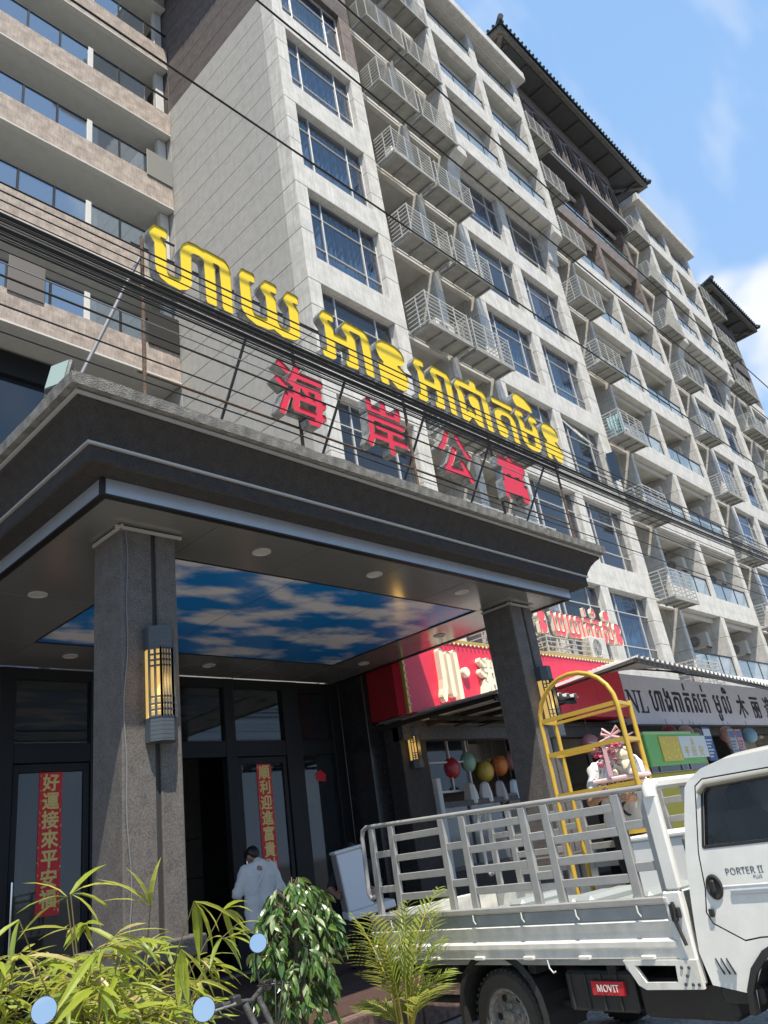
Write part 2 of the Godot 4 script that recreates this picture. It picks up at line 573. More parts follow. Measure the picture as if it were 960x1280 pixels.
	M.hair = mat(lin(0.012, 0.010, 0.010), 0.4)
	M.shirt = mat(lin(0.78, 0.775, 0.77), 0.85, 0.0, smooth_t, Vector3(3, 3, 3))
	M.tee = mat(lin(0.72, 0.72, 0.71), 0.85)
	M.dark_cloth = mat(lin(0.02, 0.021, 0.026), 0.9)
	M.box_white = mat(lin(0.66, 0.70, 0.74), 0.6)
	M.box_brown = mat(lin(0.30, 0.27, 0.25), 0.8)
	M.bamboo_leaf = leaf_mat(lin(0.20, 0.25, 0.022), 0.8)
	M.bamboo_leaf_b = leaf_mat(lin(0.13, 0.19, 0.03), 0.7)
	M.bamboo_dry = leaf_mat(lin(0.30, 0.25, 0.10), 0.5)
	M.stem = mat(lin(0.16, 0.13, 0.045), 0.7)
	M.palm_leaf = leaf_mat(lin(0.13, 0.19, 0.022), 0.7)
	M.palm_stem = mat(lin(0.42, 0.36, 0.06), 0.5)
	M.fig_leaf = leaf_mat(lin(0.035, 0.085, 0.022), 0.35)
	M.fig_leaf.roughness = 0.3
	M.fig_pale = leaf_mat(lin(0.22, 0.27, 0.14), 0.5)
	M.bark = mat(lin(0.12, 0.095, 0.07), 0.9)
	M.pot = mat(lin(0.25, 0.12, 0.08), 0.8, 0.0, stone_t, Vector3(2, 2, 2))
	M.soil = mat(lin(0.05, 0.035, 0.025), 0.95)
	M.lamp_case = mat(lin(0.055, 0.068, 0.08), 0.5)
	M.lamp_glow = mat(lin(0.75, 0.55, 0.22), 0.5)
	M.lamp_glow.emission_enabled = true
	M.lamp_glow.emission = Color(1.0, 0.80, 0.42)
	M.lamp_glow.emission_energy_multiplier = 0.32
	M.green_sign = mat(lin(0.14, 0.42, 0.10), 0.45)
	M.red_plastic = mat(lin(0.5, 0.02, 0.03), 0.4)

func plain(r: float, g: float, b: float, rough := 0.6) -> StandardMaterial3D:
	var key := "plain %.3f %.3f %.3f %.2f" % [r, g, b, rough]
	if not M.has(key):
		M[key] = mat(lin(r, g, b), rough)
	return M[key]

# ------------------------------------------------------------------ ground
func build_ground():
	var g := MB.new()
	g.quad(V(-400, 0, 400), V(400, 0, 400), V(400, 0, -400), V(-400, 0, -400))
	structure("ground", g, M.road)
	var y := MB.new()
	y.box(V(-30, -0.1, 1.5), V(60, 0.004, -9.4))
	structure("forecourt", y, M.yard)
	var p := MB.new()
	p.box(V(0.5, 0.0, -5.97), V(14.9, 0.286, -17.0))
	var floor_node := structure("porch_floor", p, M.brick_floor)
	var t0 := MB.new()
	t0.cbox(V(0, 0, 0), V(0.594, 0.014, 0.594), 0.004)
	var tile := t0.done(M.brick_floor)
	for i in 24:
		for j in 8:
			piece(floor_node, "tile", tile, null, V(0.5 + i * 0.6, 0.286, -6.72 - j * 0.6))
	for i in 20:
		var s := MB.new()
		s.cbox(V(0.5 + i * 0.72, 0.02, -6.12), V(0.5 + i * 0.72 + 0.714, 0.302, -5.87), 0.012)
		piece(floor_node, "step_stone", s, M.step)
	var th := MB.new()
	th.cbox(V(4.0, 0.30, -10.42), V(10.3, 0.315, -10.2), 0.004)
	piece(floor_node, "threshold_strip", th, M.concrete)

# ------------------------------------------------------------------ the tall apartment block
func row_top(k: int) -> float:
	return 7.88 + STOREY * k

func row_sill(k: int) -> float:
	return row_top(k) - 2.32

# a three-by-three light window, w wide, 2.32 high, its lower left outer corner at the origin, set back behind the wall face
func make_window(w: float, curtain, each_pane: bool, pane_m) -> MeshInstance3D:
	var h := 2.32
	var xs := [0.0, 0.215 * w, 0.765 * w, w]
	var ys := [0.0, 0.25 * h, 0.72 * h, h]
	var f := MB.new()
	var z := -0.2
	f.cbox(V(0, 0, z - 0.05), V(0.045, h, z + 0.03), 0.006)
	f.cbox(V(w - 0.045, 0, z - 0.05), V(w, h, z + 0.03), 0.006)
	f.cbox(V(0.045, 0, z - 0.05), V(w - 0.045, 0.045, z + 0.03), 0.006)
	f.cbox(V(0.045, h - 0.045, z - 0.05), V(w - 0.045, h, z + 0.03), 0.006)
	for x in [xs[1], xs[2]]:
		f.cbox(V(x - 0.02, 0.045, z - 0.045), V(x + 0.02, h - 0.045, z + 0.028), 0.006)
	for y in [ys[1], ys[2]]:
		for i in 3:
			f.cbox(V(xs[i] + (0.045 if i == 0 else 0.02), y - 0.016, z - 0.04), V(xs[i + 1] - (0.045 if i == 2 else 0.02), y + 0.016, z + 0.024), 0.005)
	# the dark reveal and the room behind
	var o := MeshInstance3D.new()
	o.name = "window"
	o.mesh = f.done(M.white_frame)
	var all := MB.new()
	for i in 3:
		for j in 3:
			var g := all if not each_pane else MB.new()
			g.box(V(xs[i] + 0.01, ys[j] + 0.01, z - 0.012), V(xs[i + 1] - 0.01, ys[j + 1] - 0.01, z - 0.006))
			if each_pane:
				piece(o, "pane", g, pane_m)
	if not each_pane:
		piece(o, "glazing", all, pane_m)
	var r := MB.new()
	r.quad(V(0, 0, -2.2), V(w, 0, -2.2), V(w, h, -2.2), V(0, h, -2.2))
	r.quad(V(0, 0, -0.3), V(0, 0, -2.2), V(0, h, -2.2), V(0, h, -0.3))
	r.quad(V(w, 0, -2.2), V(w, 0, -0.3), V(w, h, -0.3), V(w, h, -2.2))
	r.quad(V(0, h, -2.2), V(w, h, -2.2), V(w, h, -0.3), V(0, h, -0.3))
	r.quad(V(0, 0, -0.3), V(w, 0, -0.3), V(w, 0, -2.2), V(0, 0, -2.2))
	piece(o, "room", r, M.room)
	if curtain != null:
		piece(o, "curtain", curtain_mesh(0.03, w - 0.03, 0.03, h - 0.03, -0.42, int(w * 9)), curtain)
	return o

func curtain_mesh(x0: float, x1: float, y0: float, y1: float, z: float, folds: int) -> MB:
	var c := MB.new()
	var steps := folds * 8
	var pts := []
	for i in steps + 1:
		var f := float(i) / steps
		var x := lerpf(x0, x1, f)
		pts.append([x + 0.006 * sin(i * 2.3), z + 0.07 * sin(f * folds * TAU * 0.5 + 1.6 * sin(f * 17.0)) + 0.04 * sin(f * 9.0)])
	for i in steps:
		var a: Array = pts[i]
		var b: Array = pts[i + 1]
		c.quad(V(a[0], y0, a[1]), V(b[0], y0, b[1]), V(b[0], y1, b[1] * 0.9 + z * 0.1), V(a[0], y1, a[1] * 0.9 + z * 0.1))
	return c

func put_window(b: Node3D, proto: MeshInstance3D, x: float, y: float, z := FRONT):
	var w: MeshInstance3D = proto.duplicate()
	w.name = "window"
	b.add_child(w, true)
	w.position = V(x, y, z) - b.position

# air-conditioner cage: slatted guard on three sides over a tray; x from 0 to w, standing out 0.7 from the wall
func make_cage(w: float) -> MeshInstance3D:
	var d := 0.7
	var c := MB.new()
	var hs := [0.06, 0.2, 0.34, 0.48, 0.62, 0.76, 0.9, 1.02]
	for y in hs:
		var t := 0.022 if y < 1.0 and y > 0.1 else 0.036
		c.box(V(0.02, y - t * 0.5, d - 0.03), V(w - 0.02, y + t * 0.5, d - 0.012))
		c.box(V(0.002, y - t * 0.5, 0.0), V(0.02, y + t * 0.5, d - 0.03))
		c.box(V(w - 0.02, y - t * 0.5, 0.0), V(w - 0.002, y + t * 0.5, d - 0.03))
	for x in [0.0, w * 0.33, w * 0.66, w - 0.035]:
		c.box(V(x, 0.0, d - 0.012), V(x + 0.035, 1.04, d + 0.012))
	for x in [0.0, w - 0.022]:
		c.box(V(x - 0.001, 0.0, d * 0.5), V(x + 0.023, 1.04, d * 0.5 + 0.03))
	var o := MeshInstance3D.new()
	o.name = "guard_cage"
	o.mesh = c.done(M.cage)
	var t := MB.new()
	t.box(V(0.03, 0.0, 0.0), V(w - 0.03, 0.035, d - 0.04))
	for x in [0.05, w * 0.33, w * 0.66, w - 0.1]:
		t.box(V(x, -0.07, 0.02), V(x + 0.05, -0.002, d - 0.06))
	t.box(V(0.0, -0.08, d - 0.05), V(w, 0.0, d + 0.01))
	piece(o, "tray", t, M.tray)
	return o

func put_cage(b: Node3D, proto: MeshInstance3D, x: float, y: float):
	var w: MeshInstance3D = proto.duplicate()
	w.name = "guard_cage"
	b.add_child(w, true)
	w.position = V(x, y, FRONT) - b.position

func wbox(b: Node3D, called: String, p: Vector3, q: Vector3, m, bev := 0.012) -> MeshInstance3D:
	var s := MB.new()
	s.cbox(p, q, bev)
	return part(b, called, s, m)

# stacked stone blocks of a pier, joints of 12 mm
func pier(b: Node3D, x0: float, x1: float, y0: float, y1: float, z0: float, z1: float, m, called := "pier_stone"):
	var s := STOREY / 4.0
	var y := y0
	var first := true
	while y < y1 - 0.05:
		var top := minf((floorf((y - 1.63) / s + 0.001) + 1.0) * s + 1.63, y1)
		if top - y > 0.05:
			wbox(b, called, V(x0, y + (0.0 if first else 0.006), z0), V(x1, top - 0.006, z1), m, 0.008)
		first = false
		y = top

func rail_glass(b: Node3D, x0: float, x1: float, y: float, z: float, panes := 3, h := 0.74):
	var r := MB.new()
	r.box(V(x0, y + h - 0.03, z - 0.025), V(x1, y + h + 0.02, z + 0.025))
	for i in panes + 1:
		var x := lerpf(x0 + 0.015, x1 - 0.015, float(i) / panes)
		r.box(V(x - 0.015, y, z - 0.02), V(x + 0.015, y + h - 0.03, z + 0.018))
	var o := part(b, "railing", r, M.black)
	for i in panes:
		var g := MB.new()
		g.box(V(lerpf(x0, x1, float(i) / panes) + 0.02, y, z - 0.004), V(lerpf(x0, x1, (i + 1.0) / panes) - 0.02, y + h - 0.03, z + 0.004))
		piece(o, "rail_pane", g, M.glass_rail)

# one bay of two windows over the rows, x0 = left end; mirrored bays use the same layout
func window_bay(b: Node3D, x0: float, win: MeshInstance3D, other: MeshInstance3D, rows: Array):
	var x1 := x0 + 7.1
	pier(b, x0, x0 + 0.6, 3.2, 23.5, FRONT - 0.5, FRONT - 0.004, M.stone)
	pier(b, x0 + 3.3, x0 + 3.77, 3.2, 23.5, FRONT - 0.5, FRONT - 0.004, M.stone)
	pier(b, x1 - 0.7, x1, 3.2, 23.5, FRONT - 0.5, FRONT - 0.004, M.stone)
	for k in rows:
		wbox(b, "spandrel", V(x0 - 0.002, row_top(k), FRONT - 0.5), V(x1 + 0.002, row_sill(k + 1), FRONT), M.stone)
		put_window(b, other if k in [-1, 3, 5] else win, x0 + 0.6, row_sill(k))
		put_window(b, other if k in [0, 3, 4] else win, x0 + 3.77, row_sill(k))
	# the jettied box of three balconies over it
	var zf := -9.4
	var xm := x0 + 3.55
	for f in [[x0, x0 + 0.45], [xm - 0.2, xm + 0.2], [x1 - 0.45, x1]]:
		pier(b, f[0], f[1], 23.7, 32.45, -10.8, zf - 0.004, M.stone, "fin_stone")
	for k in 3:
		var y: float = 23.7 + 3.15 * k
		wbox(b, "balcony_front", V(x0 - 0.002, y, zf - 0.25), V(x1 + 0.002, y + 0.8, zf), M.stone)
		wbox(b, "balcony_slab", V(x0 + 0.02, y + 0.012, -10.8), V(x1 - 0.02, y + 0.2, zf - 0.252), M.soffit)
		for s in [[x0 + 0.45, xm - 0.2], [xm + 0.2, x1 - 0.45]]:
			rail_glass(b, s[0], s[1], y + 0.8, zf - 0.12)
			wbox(b, "ceiling_drop", V(s[0], y + 2.55, zf - 0.75), V(s[1], y + 3.15, zf - 0.55), M.plaster)
			wbox(b, "ceiling_lip", V(s[0], y + 2.5, zf - 0.55), V(s[1], y + 2.6, zf - 0.45), M.white_edge)
			wbox(b, "back_wall", V(s[0], y + 0.2, -10.95), V(s[1], y + 3.15, -10.81), M.plaster)
			wbox(b, "balcony_door", V(s[0] + 0.3, y + 0.22, -10.808), V(s[1] - 0.5, y + 2.4, -10.76), M.dark_glass)
	wbox(b, "soffit_slab", V(x0 + 0.02, 23.66, -9.98), V(x1 - 0.02, 23.7, zf - 0.05), M.soffit)
	for i in 9:
		var x := x0 + 0.75 + i * 0.7
		wbox(b, "soffit_rib", V(x - 0.05, 23.55, -9.98), V(x + 0.05, 23.66, zf - 0.06), M.soffit)
	wbox(b, "roof_slab", V(x0 - 0.02, 32.45, -12.0), V(x1 + 0.02, 32.6, zf + 0.05), M.plaster)
	wbox(b, "cornice", V(x0 - 0.3, 32.6, -12.2), V(x1 + 0.3, 33.15, -9.0), M.stone, 0.05)
	# curved corbels under its ends
	for x in [x0, x1 - 0.7]:
		var prof := [Vector2(0.0, 22.2), Vector2(0.1, 22.2), Vector2(0.12, 22.45)]
		for i in 7:
			var a := PI * 0.5 * i / 6.0
			prof.append(Vector2(0.12 + 0.42 * (1.0 - cos(a)), 22.5 + 0.75 * sin(a)))
		prof.append_array([Vector2(0.6, 23.3), Vector2(0.6, 23.64), Vector2(0.0, 23.64)])
		var c := MB.new()
		c.xf = Transform3D(Basis(V(0, 0, 1), V(0, 1, 0), V(-1, 0, 0)), V(x + 0.7, 0, FRONT))
		var pp := PackedVector2Array(prof)
		c.fill([pp], func(q): return Vector3(q.x, q.y, 0), Vector3(0, 0, -1))
		c.fill([pp], func(q): return Vector3(q.x, q.y, 0.7), Vector3(0, 0, 1))
		c.rim([pp], 0.0, 0.7)
		part(b, "corbel", c, M.stone)

func recess(b: Node3D, x0: float, x1: float, rows: Array, cages: Array, cage: MeshInstance3D, mid := -1.0):
	wbox(b, "recess_wall", V(x0, 3.2, -11.9), V(x1, 31.0, -11.6), M.plaster)
	for s in [[x0 - 0.01, x0 + 0.012], [x1 - 0.012, x1 + 0.01]]:
		wbox(b, "recess_cheek", V(s[0], 3.2, -11.6), V(s[1], 31.0, -10.51), M.plaster, 0.002)
	if mid > 0.0:
		pier(b, mid - 0.2, mid + 0.14, 3.2, 31.0, -11.6, FRONT - 0.02, M.stone, "fin_stone")
	for k in rows:
		var y := row_top(k)
		wbox(b, "recess_slab", V(x0 + 0.013, y, -11.6), V(x1 - 0.013, y + 0.14, FRONT - 0.1), M.soffit)
		wbox(b, "edge_beam", V(x0 + 0.013, y - 0.12, FRONT - 0.26), V(x1 - 0.013, y - 0.002, FRONT - 0.12), M.plaster)
		var halves := [[x0 + 0.2, x1 - 0.3]] if mid < 0.0 else [[x0 + 0.25, mid - 0.35], [mid + 0.35, x1 - 0.3]]
		for s in halves:
			wbox(b, "recess_window", V(s[0], y + 0.3, -11.602), V(s[1], y + 2.3, -11.56), M.dark_glass)
		for c in cages:
			put_cage(b, cage, c, y - 0.1)

func hip_roof(b: Node3D, x0: float, x1: float, z0: float, z1: float, y: float, rise: float):
	# dark underside, pale fascia, tiled slopes with rolls and a scalloped edge
	var u := MB.new()
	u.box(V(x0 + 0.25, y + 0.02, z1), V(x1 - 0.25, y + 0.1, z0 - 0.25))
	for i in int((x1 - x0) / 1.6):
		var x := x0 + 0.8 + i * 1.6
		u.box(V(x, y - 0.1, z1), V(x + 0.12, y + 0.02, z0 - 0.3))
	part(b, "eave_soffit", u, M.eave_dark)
	var f := MB.new()
	f.cbox(V(x0, y - 0.04, z0 - 0.22), V(x1, y + 0.26, z0), 0.02)
	f.cbox(V(x0, y - 0.04, z1), V(x0 + 0.22, y + 0.26, z0 - 0.222), 0.02)
	f.cbox(V(x1 - 0.22, y - 0.04, z1), V(x1, y + 0.26, z0 - 0.222), 0.02)
	f.bar(V(x0 + 0.2, y - 0.02, z0 - 0.2), V(x0 + 2.4, y - 0.02, z0 - 2.4), 0.2, 0.16)
	f.bar(V(x1 - 0.2, y - 0.02, z0 - 0.2), V(x1 - 2.4, y - 0.02, z0 - 2.4), 0.2, 0.16)
	part(b, "fascia", f, M.eave)
	var r := MB.new()
	var yb := y + 0.27
	var run := (z0 - z1) * 0.5
	var a := V(x0 - 0.1, yb, z0 + 0.1)
	var c := V(x1 + 0.1, yb, z0 + 0.1)
	var ra := V(x0 + run, yb + rise, z0 - run)
	var rc := V(x1 - run, yb + rise, z0 - run)
	var ba := V(x0 - 0.1, yb, z1)
	var bc := V(x1 + 0.1, yb, z1)
	r.quad(a, c, rc, ra)
	r.quad(bc, ba, ra, rc)
	r.tri(ba, a, ra, V(-1, 1, 0), V(-1, 1, 0), V(-1, 1, 0))
	r.tri(c, bc, rc, V(1, 1, 0), V(1, 1, 0), V(1, 1, 0))
	r.quad(a - V(0, 0.06, 0), c - V(0, 0.06, 0), c, a)
	r.quad(ba - V(0, 0.06, 0), a - V(0, 0.06, 0), a, ba)
	r.quad(c - V(0, 0.06, 0), bc - V(0, 0.06, 0), bc, c)
	r.tube([a + V(-0.1, 0.1, 0.1), a.lerp(ra, 0.15) + V(0, 0.08, 0), ra], 0.14, 6)
	r.tube([c + V(0.1, 0.1, 0.1), c.lerp(rc, 0.15) + V(0, 0.08, 0), rc], 0.14, 6)
	part(b, "tiled_roof", r, M.roof_tile)
	var rolls := MB.new()
	var n := int((x1 - x0) / 0.3)
	for i in n:
		var x := x0 + 0.05 + i * (x1 - x0 - 0.1) / (n - 1)
		var reach := clampf(minf(x - x0, x1 - x) / run, 0.02, 1.0)
		rolls.tube([V(x, yb + 0.02, z0 + 0.14), V(x, yb + rise * reach + 0.02, z0 + 0.1 - (run + 0.1) * reach)], 0.075, 6)
	n = int(run / 0.3)
	for i in n:
		var z := z0 - i * 0.3
		var reach := clampf((z0 - z) / run, 0.02, 1.0)
		rolls.tube([V(x0 - 0.14, yb + 0.02, z), V(x0 - 0.1 + (run + 0.1) * reach, yb + rise * reach + 0.02, z)], 0.075, 6)
		rolls.tube([V(x1 + 0.14, yb + 0.02, z), V(x1 + 0.1 - (run + 0.1) * reach, yb + rise * reach + 0.02, z)], 0.075, 6)
	stuff(part(b, "roof_tile_rolls", rolls, M.roof_tile))

func build_main_block():
	var b := thing("apartment_building", "tall pale stone apartment block with caged balconies and tiled roof pavilions", "building", V(30.75, 0, -14))
	var win := make_window(2.61, M.curtain, true, M.window_pane)
	var win_bare := make_window(2.61, null, true, M.window_pane)
	var win_c := make_window(2.7, null, true, M.window_pane)
	var win_drawn := make_window(2.7, M.curtain, true, M.window_pane)
	var win_far := make_window(2.7, M.curtain, false, M.window_pane)
	var cage := make_cage(1.86)
	# carcass behind the fronts
	var core := MB.new()
	core.box(V(10.5, 4.7, -12.6), V(13.6, 31, -23.8))
	core.box(V(13.6, 3.72, -11.92), V(47.9, 31, -23.8))
	core.box(V(47.9, 0, -12.6), V(51.2, 31, -23.8))
	core.box(V(10.6, 0, -17.2), V(51.2, 3.7, -23.8))
	core.box(V(13.82, 3.72, -10.6), V(47.7, 4.7, -11.9))
	core.box(V(40.02, 0, -10.6), V(51.2, 3.7, -17.0))
	part(b, "carcass", core, M.plaster)
	# end wall of long stone courses, brown tile above
	var s := STOREY / 4.0
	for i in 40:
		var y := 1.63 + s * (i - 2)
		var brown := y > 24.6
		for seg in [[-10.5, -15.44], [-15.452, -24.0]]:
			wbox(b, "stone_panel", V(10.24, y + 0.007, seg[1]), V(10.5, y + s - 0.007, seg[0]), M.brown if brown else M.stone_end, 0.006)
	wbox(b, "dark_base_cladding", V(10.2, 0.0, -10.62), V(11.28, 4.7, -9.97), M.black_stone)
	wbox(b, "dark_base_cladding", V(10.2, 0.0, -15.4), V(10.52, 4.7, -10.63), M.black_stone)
	# corner bay with one window per storey, at both ends
	for e in 2:
		var x0: float = 10.24 if e == 0 else 47.75
		var a: float = 0.4 if e == 0 else 0.5
		pier(b, x0, x0 + a, 4.72, 24.7, FRONT - 0.5, FRONT - 0.004, M.stone)
		pier(b, x0 + a + 2.61, x0 + 3.51, 4.72, 24.3, FRONT - 0.5, FRONT - 0.004, M.stone)
		pier(b, x0, x0 + a, 24.7, 31.0, FRONT - 0.5, FRONT - 0.004, M.stone if e == 0 else M.brown)
		pier(b, x0 + a + 2.61, x0 + 3.51, 24.31, 31.0, FRONT - 0.5, FRONT - 0.004, M.brown_light)
		for k in range(-1, 8):
			wbox(b, "spandrel", V(x0 - 0.002, row_top(k), FRONT - 0.5), V(x0 + 3.512, row_sill(k + 1), FRONT), M.stone if k < 6 else M.brown)
			put_window(b, (win if k > 2 or k == 0 else win_bare) if e == 0 else win_far, x0 + a, row_sill(k))
	win.free()
	win_bare.free()
	recess(b, 13.75, 17.65, range(-1, 8), [13.83, 15.87], cage, 15.78)
	window_bay(b, 17.65, win_c, win_drawn, range(-1, 6))
	recess(b, 24.75, 26.4, range(-1, 8), [24.68], cage)
	recess(b, 34.83, 36.55, range(-1, 8), [34.72], cage)
	window_bay(b, 36.55, win_far, win_far, range(-1, 6))
	recess(b, 43.65, 47.75, range(-1, 8), [43.8, 45.75], cage, 45.7)
	win_c.free()
	win_drawn.free()
	win_far.free()
	cage.free()
	# middle bay of open balconies between fins
	for k in range(-1, 8):
		var m = M.stone if k < 6 else M.brown_light
		var y := row_top(k)
		if k < 7:
			wbox(b, "balcony_front", V(26.4, y, FRONT - 0.2), V(34.83, y + 0.8, FRONT), m)
			wbox(b, "balcony_slab", V(26.42, y + 0.012, -11.6), V(34.81, y + 0.16, FRONT - 0.202), M.soffit)
		for u in [[26.62, 30.3], [30.65, 34.45]]:
			if k < 7:
				rail_glass(b, u[0], u[1], y + 0.8, FRONT - 0.1)
			wbox(b, "ceiling_lip", V(u[0], y - 0.16, FRONT - 0.42), V(u[1], y - 0.002, FRONT - 0.3), M.white_edge)
			wbox(b, "back_wall", V(u[0], y - STOREY + 0.16, -11.75), V(u[1], y, -11.62), M.plaster)
			wbox(b, "balcony_door", V(u[0] + 0.15, y - 2.9, -11.618), V(u[0] + 2.1, y - 0.75, -11.58), M.dark_glass)
		for f in [[26.4, 26.62], [30.3, 30.65], [34.45, 34.83]]:
			var y0 := row_sill(k) if k > -1 else 3.3
			pier(b, f[0], f[1], y0, y if k < 7 else 30.0, -11.6, FRONT - 0.006, m, "fin_stone")
	# pavilion storey with arched lights under the middle roof
	var wall := MB.new()
	wall.box(V(26.3, 30.35, -9.9), V(35.2, 34.3, -14.0))
	part(b, "pavilion_wall", wall, M.brown_light)
	wbox(b, "arch_ledge", V(26.1, 30.0, -10.2), V(35.4, 30.34, -9.64), M.eave_dark)
	wbox(b, "ledge_nosing", V(26.08, 30.3, -9.66), V(35.42, 30.4, -9.6), M.white_edge)
	for i in 6:
		var cx := 27.1 + i * 1.46
		var arch := PackedVector2Array([Vector2(cx - 0.5, 30.5), Vector2(cx + 0.5, 30.5), Vector2(cx + 0.5, 32.2)])
		for q in range(1, 12):
			arch.append(Vector2(cx + 0.5 * cos(PI * q / 12.0), 32.2 + 0.6 * sin(PI * q / 12.0)))
		arch.append(Vector2(cx - 0.5, 32.2))
		var big: PackedVector2Array = Geometry2D.offset_polygon(arch, 0.09)[0]
		var fr := MB.new()
		var hole := arch.duplicate()
		hole.reverse()
		fr.plate([big, hole], -9.9, -9.75)
		for x in [cx - 0.17, cx + 0.17]:
			fr.box(V(x - 0.015, 30.5, -9.87), V(x + 0.015, 32.6, -9.84))
		fr.box(V(cx - 0.5, 31.6, -9.87), V(cx + 0.5, 31.63, -9.84))
		var w := part(b, "arched_window", fr, M.brown_light)
		var pn := MB.new()
		pn.plate([arch], -9.895, -9.88)
		piece(w, "pane", pn, M.dark_glass)
	var hr := MB.new()
	hr.box(V(26.25, 33.2, -9.91), V(35.25, 33.3, -9.83))
	part(b, "wall_band", hr, M.eave)
	hip_roof(b, 23.3, 37.9, -8.7, -17.5, 34.35, 2.4)
	hip_roof(b, 9.4, 16.3, -8.9, -17.5, 31.0, 2.2)
	hip_roof(b, 45.2, 53.4, -8.9, -17.5, 31.0, 2.2)
	# an opened sash and a dark casement standing out of the second row
	var sash := MB.new()
	var p := V(21.55, 13.95, -10.12)
	sash.xf = Transform3D(Basis.from_euler(V(-0.5, 0.1, 0)), p)
	sash.cbox(V(0, -1.1, 0), V(0.05, 0, 0.04), 0.005)
	sash.cbox(V(0.85, -1.1, 0), V(0.9, 0, 0.04), 0.005)
	sash.cbox(V(0.05, -1.1, 0), V(0.85, -1.05, 0.04), 0.005)
	sash.cbox(V(0.05, -0.05, 0), V(0.85, 0, 0.04), 0.005)
	var so := part(b, "open_sash", sash, M.white_frame)
	var sp := MB.new()
	sp.xf = sash.xf
	sp.box(V(0.05, -1.05, 0.015), V(0.85, -0.05, 0.021))
	piece(so, "pane", sp, M.glass)
	var cs := MB.new()
	cs.xf = Transform3D(Basis(V(0, 1, 0), -1.25), V(24.05, 12.15, -9.98))
	cs.box(V(0, 0, 0), V(0.32, 1.1, 0.04))
	part(b, "open_casement", cs, M.dark_glass)

# ------------------------------------------------------------------ the lower wing with long tiled balconies
func build_balcony_wing():
	var b := thing("balcony_wing", "low wing with long tan tiled balconies and glass rails, left of the grey end wall", "building", V(2.0, 0, -20))
	var z := -15.4
	var x0 := -9.0
	var x1 := 10.215
	var core := MB.new()
	core.box(V(x0, 14.0, -17.3), V(x1, 37.0, -24.0))
	core.box(V(x0, 0, -16.9), V(x1, 14.0, -24.0))
	part(b, "wing_wall", core, M.plaster)
	var bars := MB.new()
	for i in 13:
		bars.box(V(x0 + 0.1 + i * 1.6, 5.4, -16.6), V(x0 + 0.22 + i * 1.6, 13.6, -16.4))
	bars.box(V(x0, 9.0, -16.58), V(x1, 9.5, -16.42))
	bars.box(V(x0, 13.4, -16.58), V(x1, 14.05, -16.38))
	part(b, "podium_frame", bars, M.door_black)
	var pg := MB.new()
	pg.box(V(x0, 5.4, -16.56), V(x1, 13.4, -16.54))
	part(b, "podium_glazing", pg, M.dark_glass)
	for k in 7:
		var y := 14.13 + 3.23 * k
		wbox(b, "parapet", V(x0, y + 0.03, z - 0.14), V(x1, y + 1.0, z), M.tan, 0.015)
		wbox(b, "slab_edge", V(x0, y - 0.03, z - 0.16), V(x1, y + 0.028, z + 0.03), M.white_edge, 0.008)
		wbox(b, "balcony_slab", V(x0, y, -17.3), V(x1, y + 0.15, z - 0.162), M.wing_soffit, 0.004)
		var r := MB.new()
		r.box(V(x0, y + 1.82, z - 0.1), V(x1, y + 1.87, z - 0.04))
		for i in 21:
			var x := 7.48 + 0.955 * (i - 17)
			if i != 17:
				r.box(V(x - 0.03, y + 1.0, z - 0.1), V(x + 0.03, y + 1.82, z - 0.05))
		var ro := part(b, "railing", r, M.black)
		for i in 20:
			var xa := 7.48 + 0.955 * (i - 17)
			if xa + 0.9 > x1 - 0.02:
				continue
			var g := MB.new()
			g.box(V(xa + 0.035, y + 1.01, z - 0.08), V(xa + 0.92, y + 1.82, z - 0.07))
			piece(ro, "rail_pane", g, M.mirror_glass)
		wbox(b, "white_post", V(7.4, y + 1.0, z - 0.12), V(7.56, y + 1.9, z - 0.02), M.white_edge)
		wbox(b, "end_post", V(x1 - 0.3, y + 0.15, -15.9), V(x1 - 0.002, y + 3.2, -15.7), M.white_edge)
	wbox(b, "rail_board", V(9.3, 21.5, z + 0.01), V(10.2, 22.6, z + 0.04), plain(0.2, 0.2, 0.185))
	wbox(b, "rail_board", V(5.45, 15.05, z + 0.01), V(6.35, 16.2, z + 0.04), plain(0.13, 0.115, 0.105))
	wbox(b, "rail_board", V(9.2, 15.1, z + 0.01), V(10.19, 16.3, z + 0.05), M.chassis)

# ------------------------------------------------------------------ entrance porch
const PX0 := 2.745
const PX1 := 10.147
const PZ := -5.36
const PBACK := -10.66

# closed profile (outward distance, height) swept round the three free sides of the porch roof
func porch_band(prof: Array, jag := 0.0) -> MB:
	var m := MB.new()
	var r := RandomNumberGenerator.new()
	r.seed = 88
	var rows := []
	for e in prof:
		var path := []
		var corners := [V(PX0 - e.x, e.y, PBACK), V(PX0 - e.x, e.y, PZ + e.x), V(PX1 + e.x, e.y, PZ + e.x), V(PX1 + e.x, e.y, PBACK)]
		for i in 3:
			var n: int = [16, 26, 16][i]
			for k in n:
				path.append(corners[i].lerp(corners[i + 1], float(k) / n))
		path.append(corners[3])
		rows.append(path)
	if jag > 0.0:
		for i in rows[0].size():
			var dy := r.randf_range(-jag, jag)
			for q in rows.size():
				if prof[q].y > 5.3:
					rows[q][i] += V(0, dy, 0)
	for q in prof.size():
		var a: Array = rows[q]
		var b: Array = rows[(q + 1) % prof.size()]
		for i in a.size() - 1:
			m.quad(a[i], a[i + 1], b[i + 1], b[i])
	return m

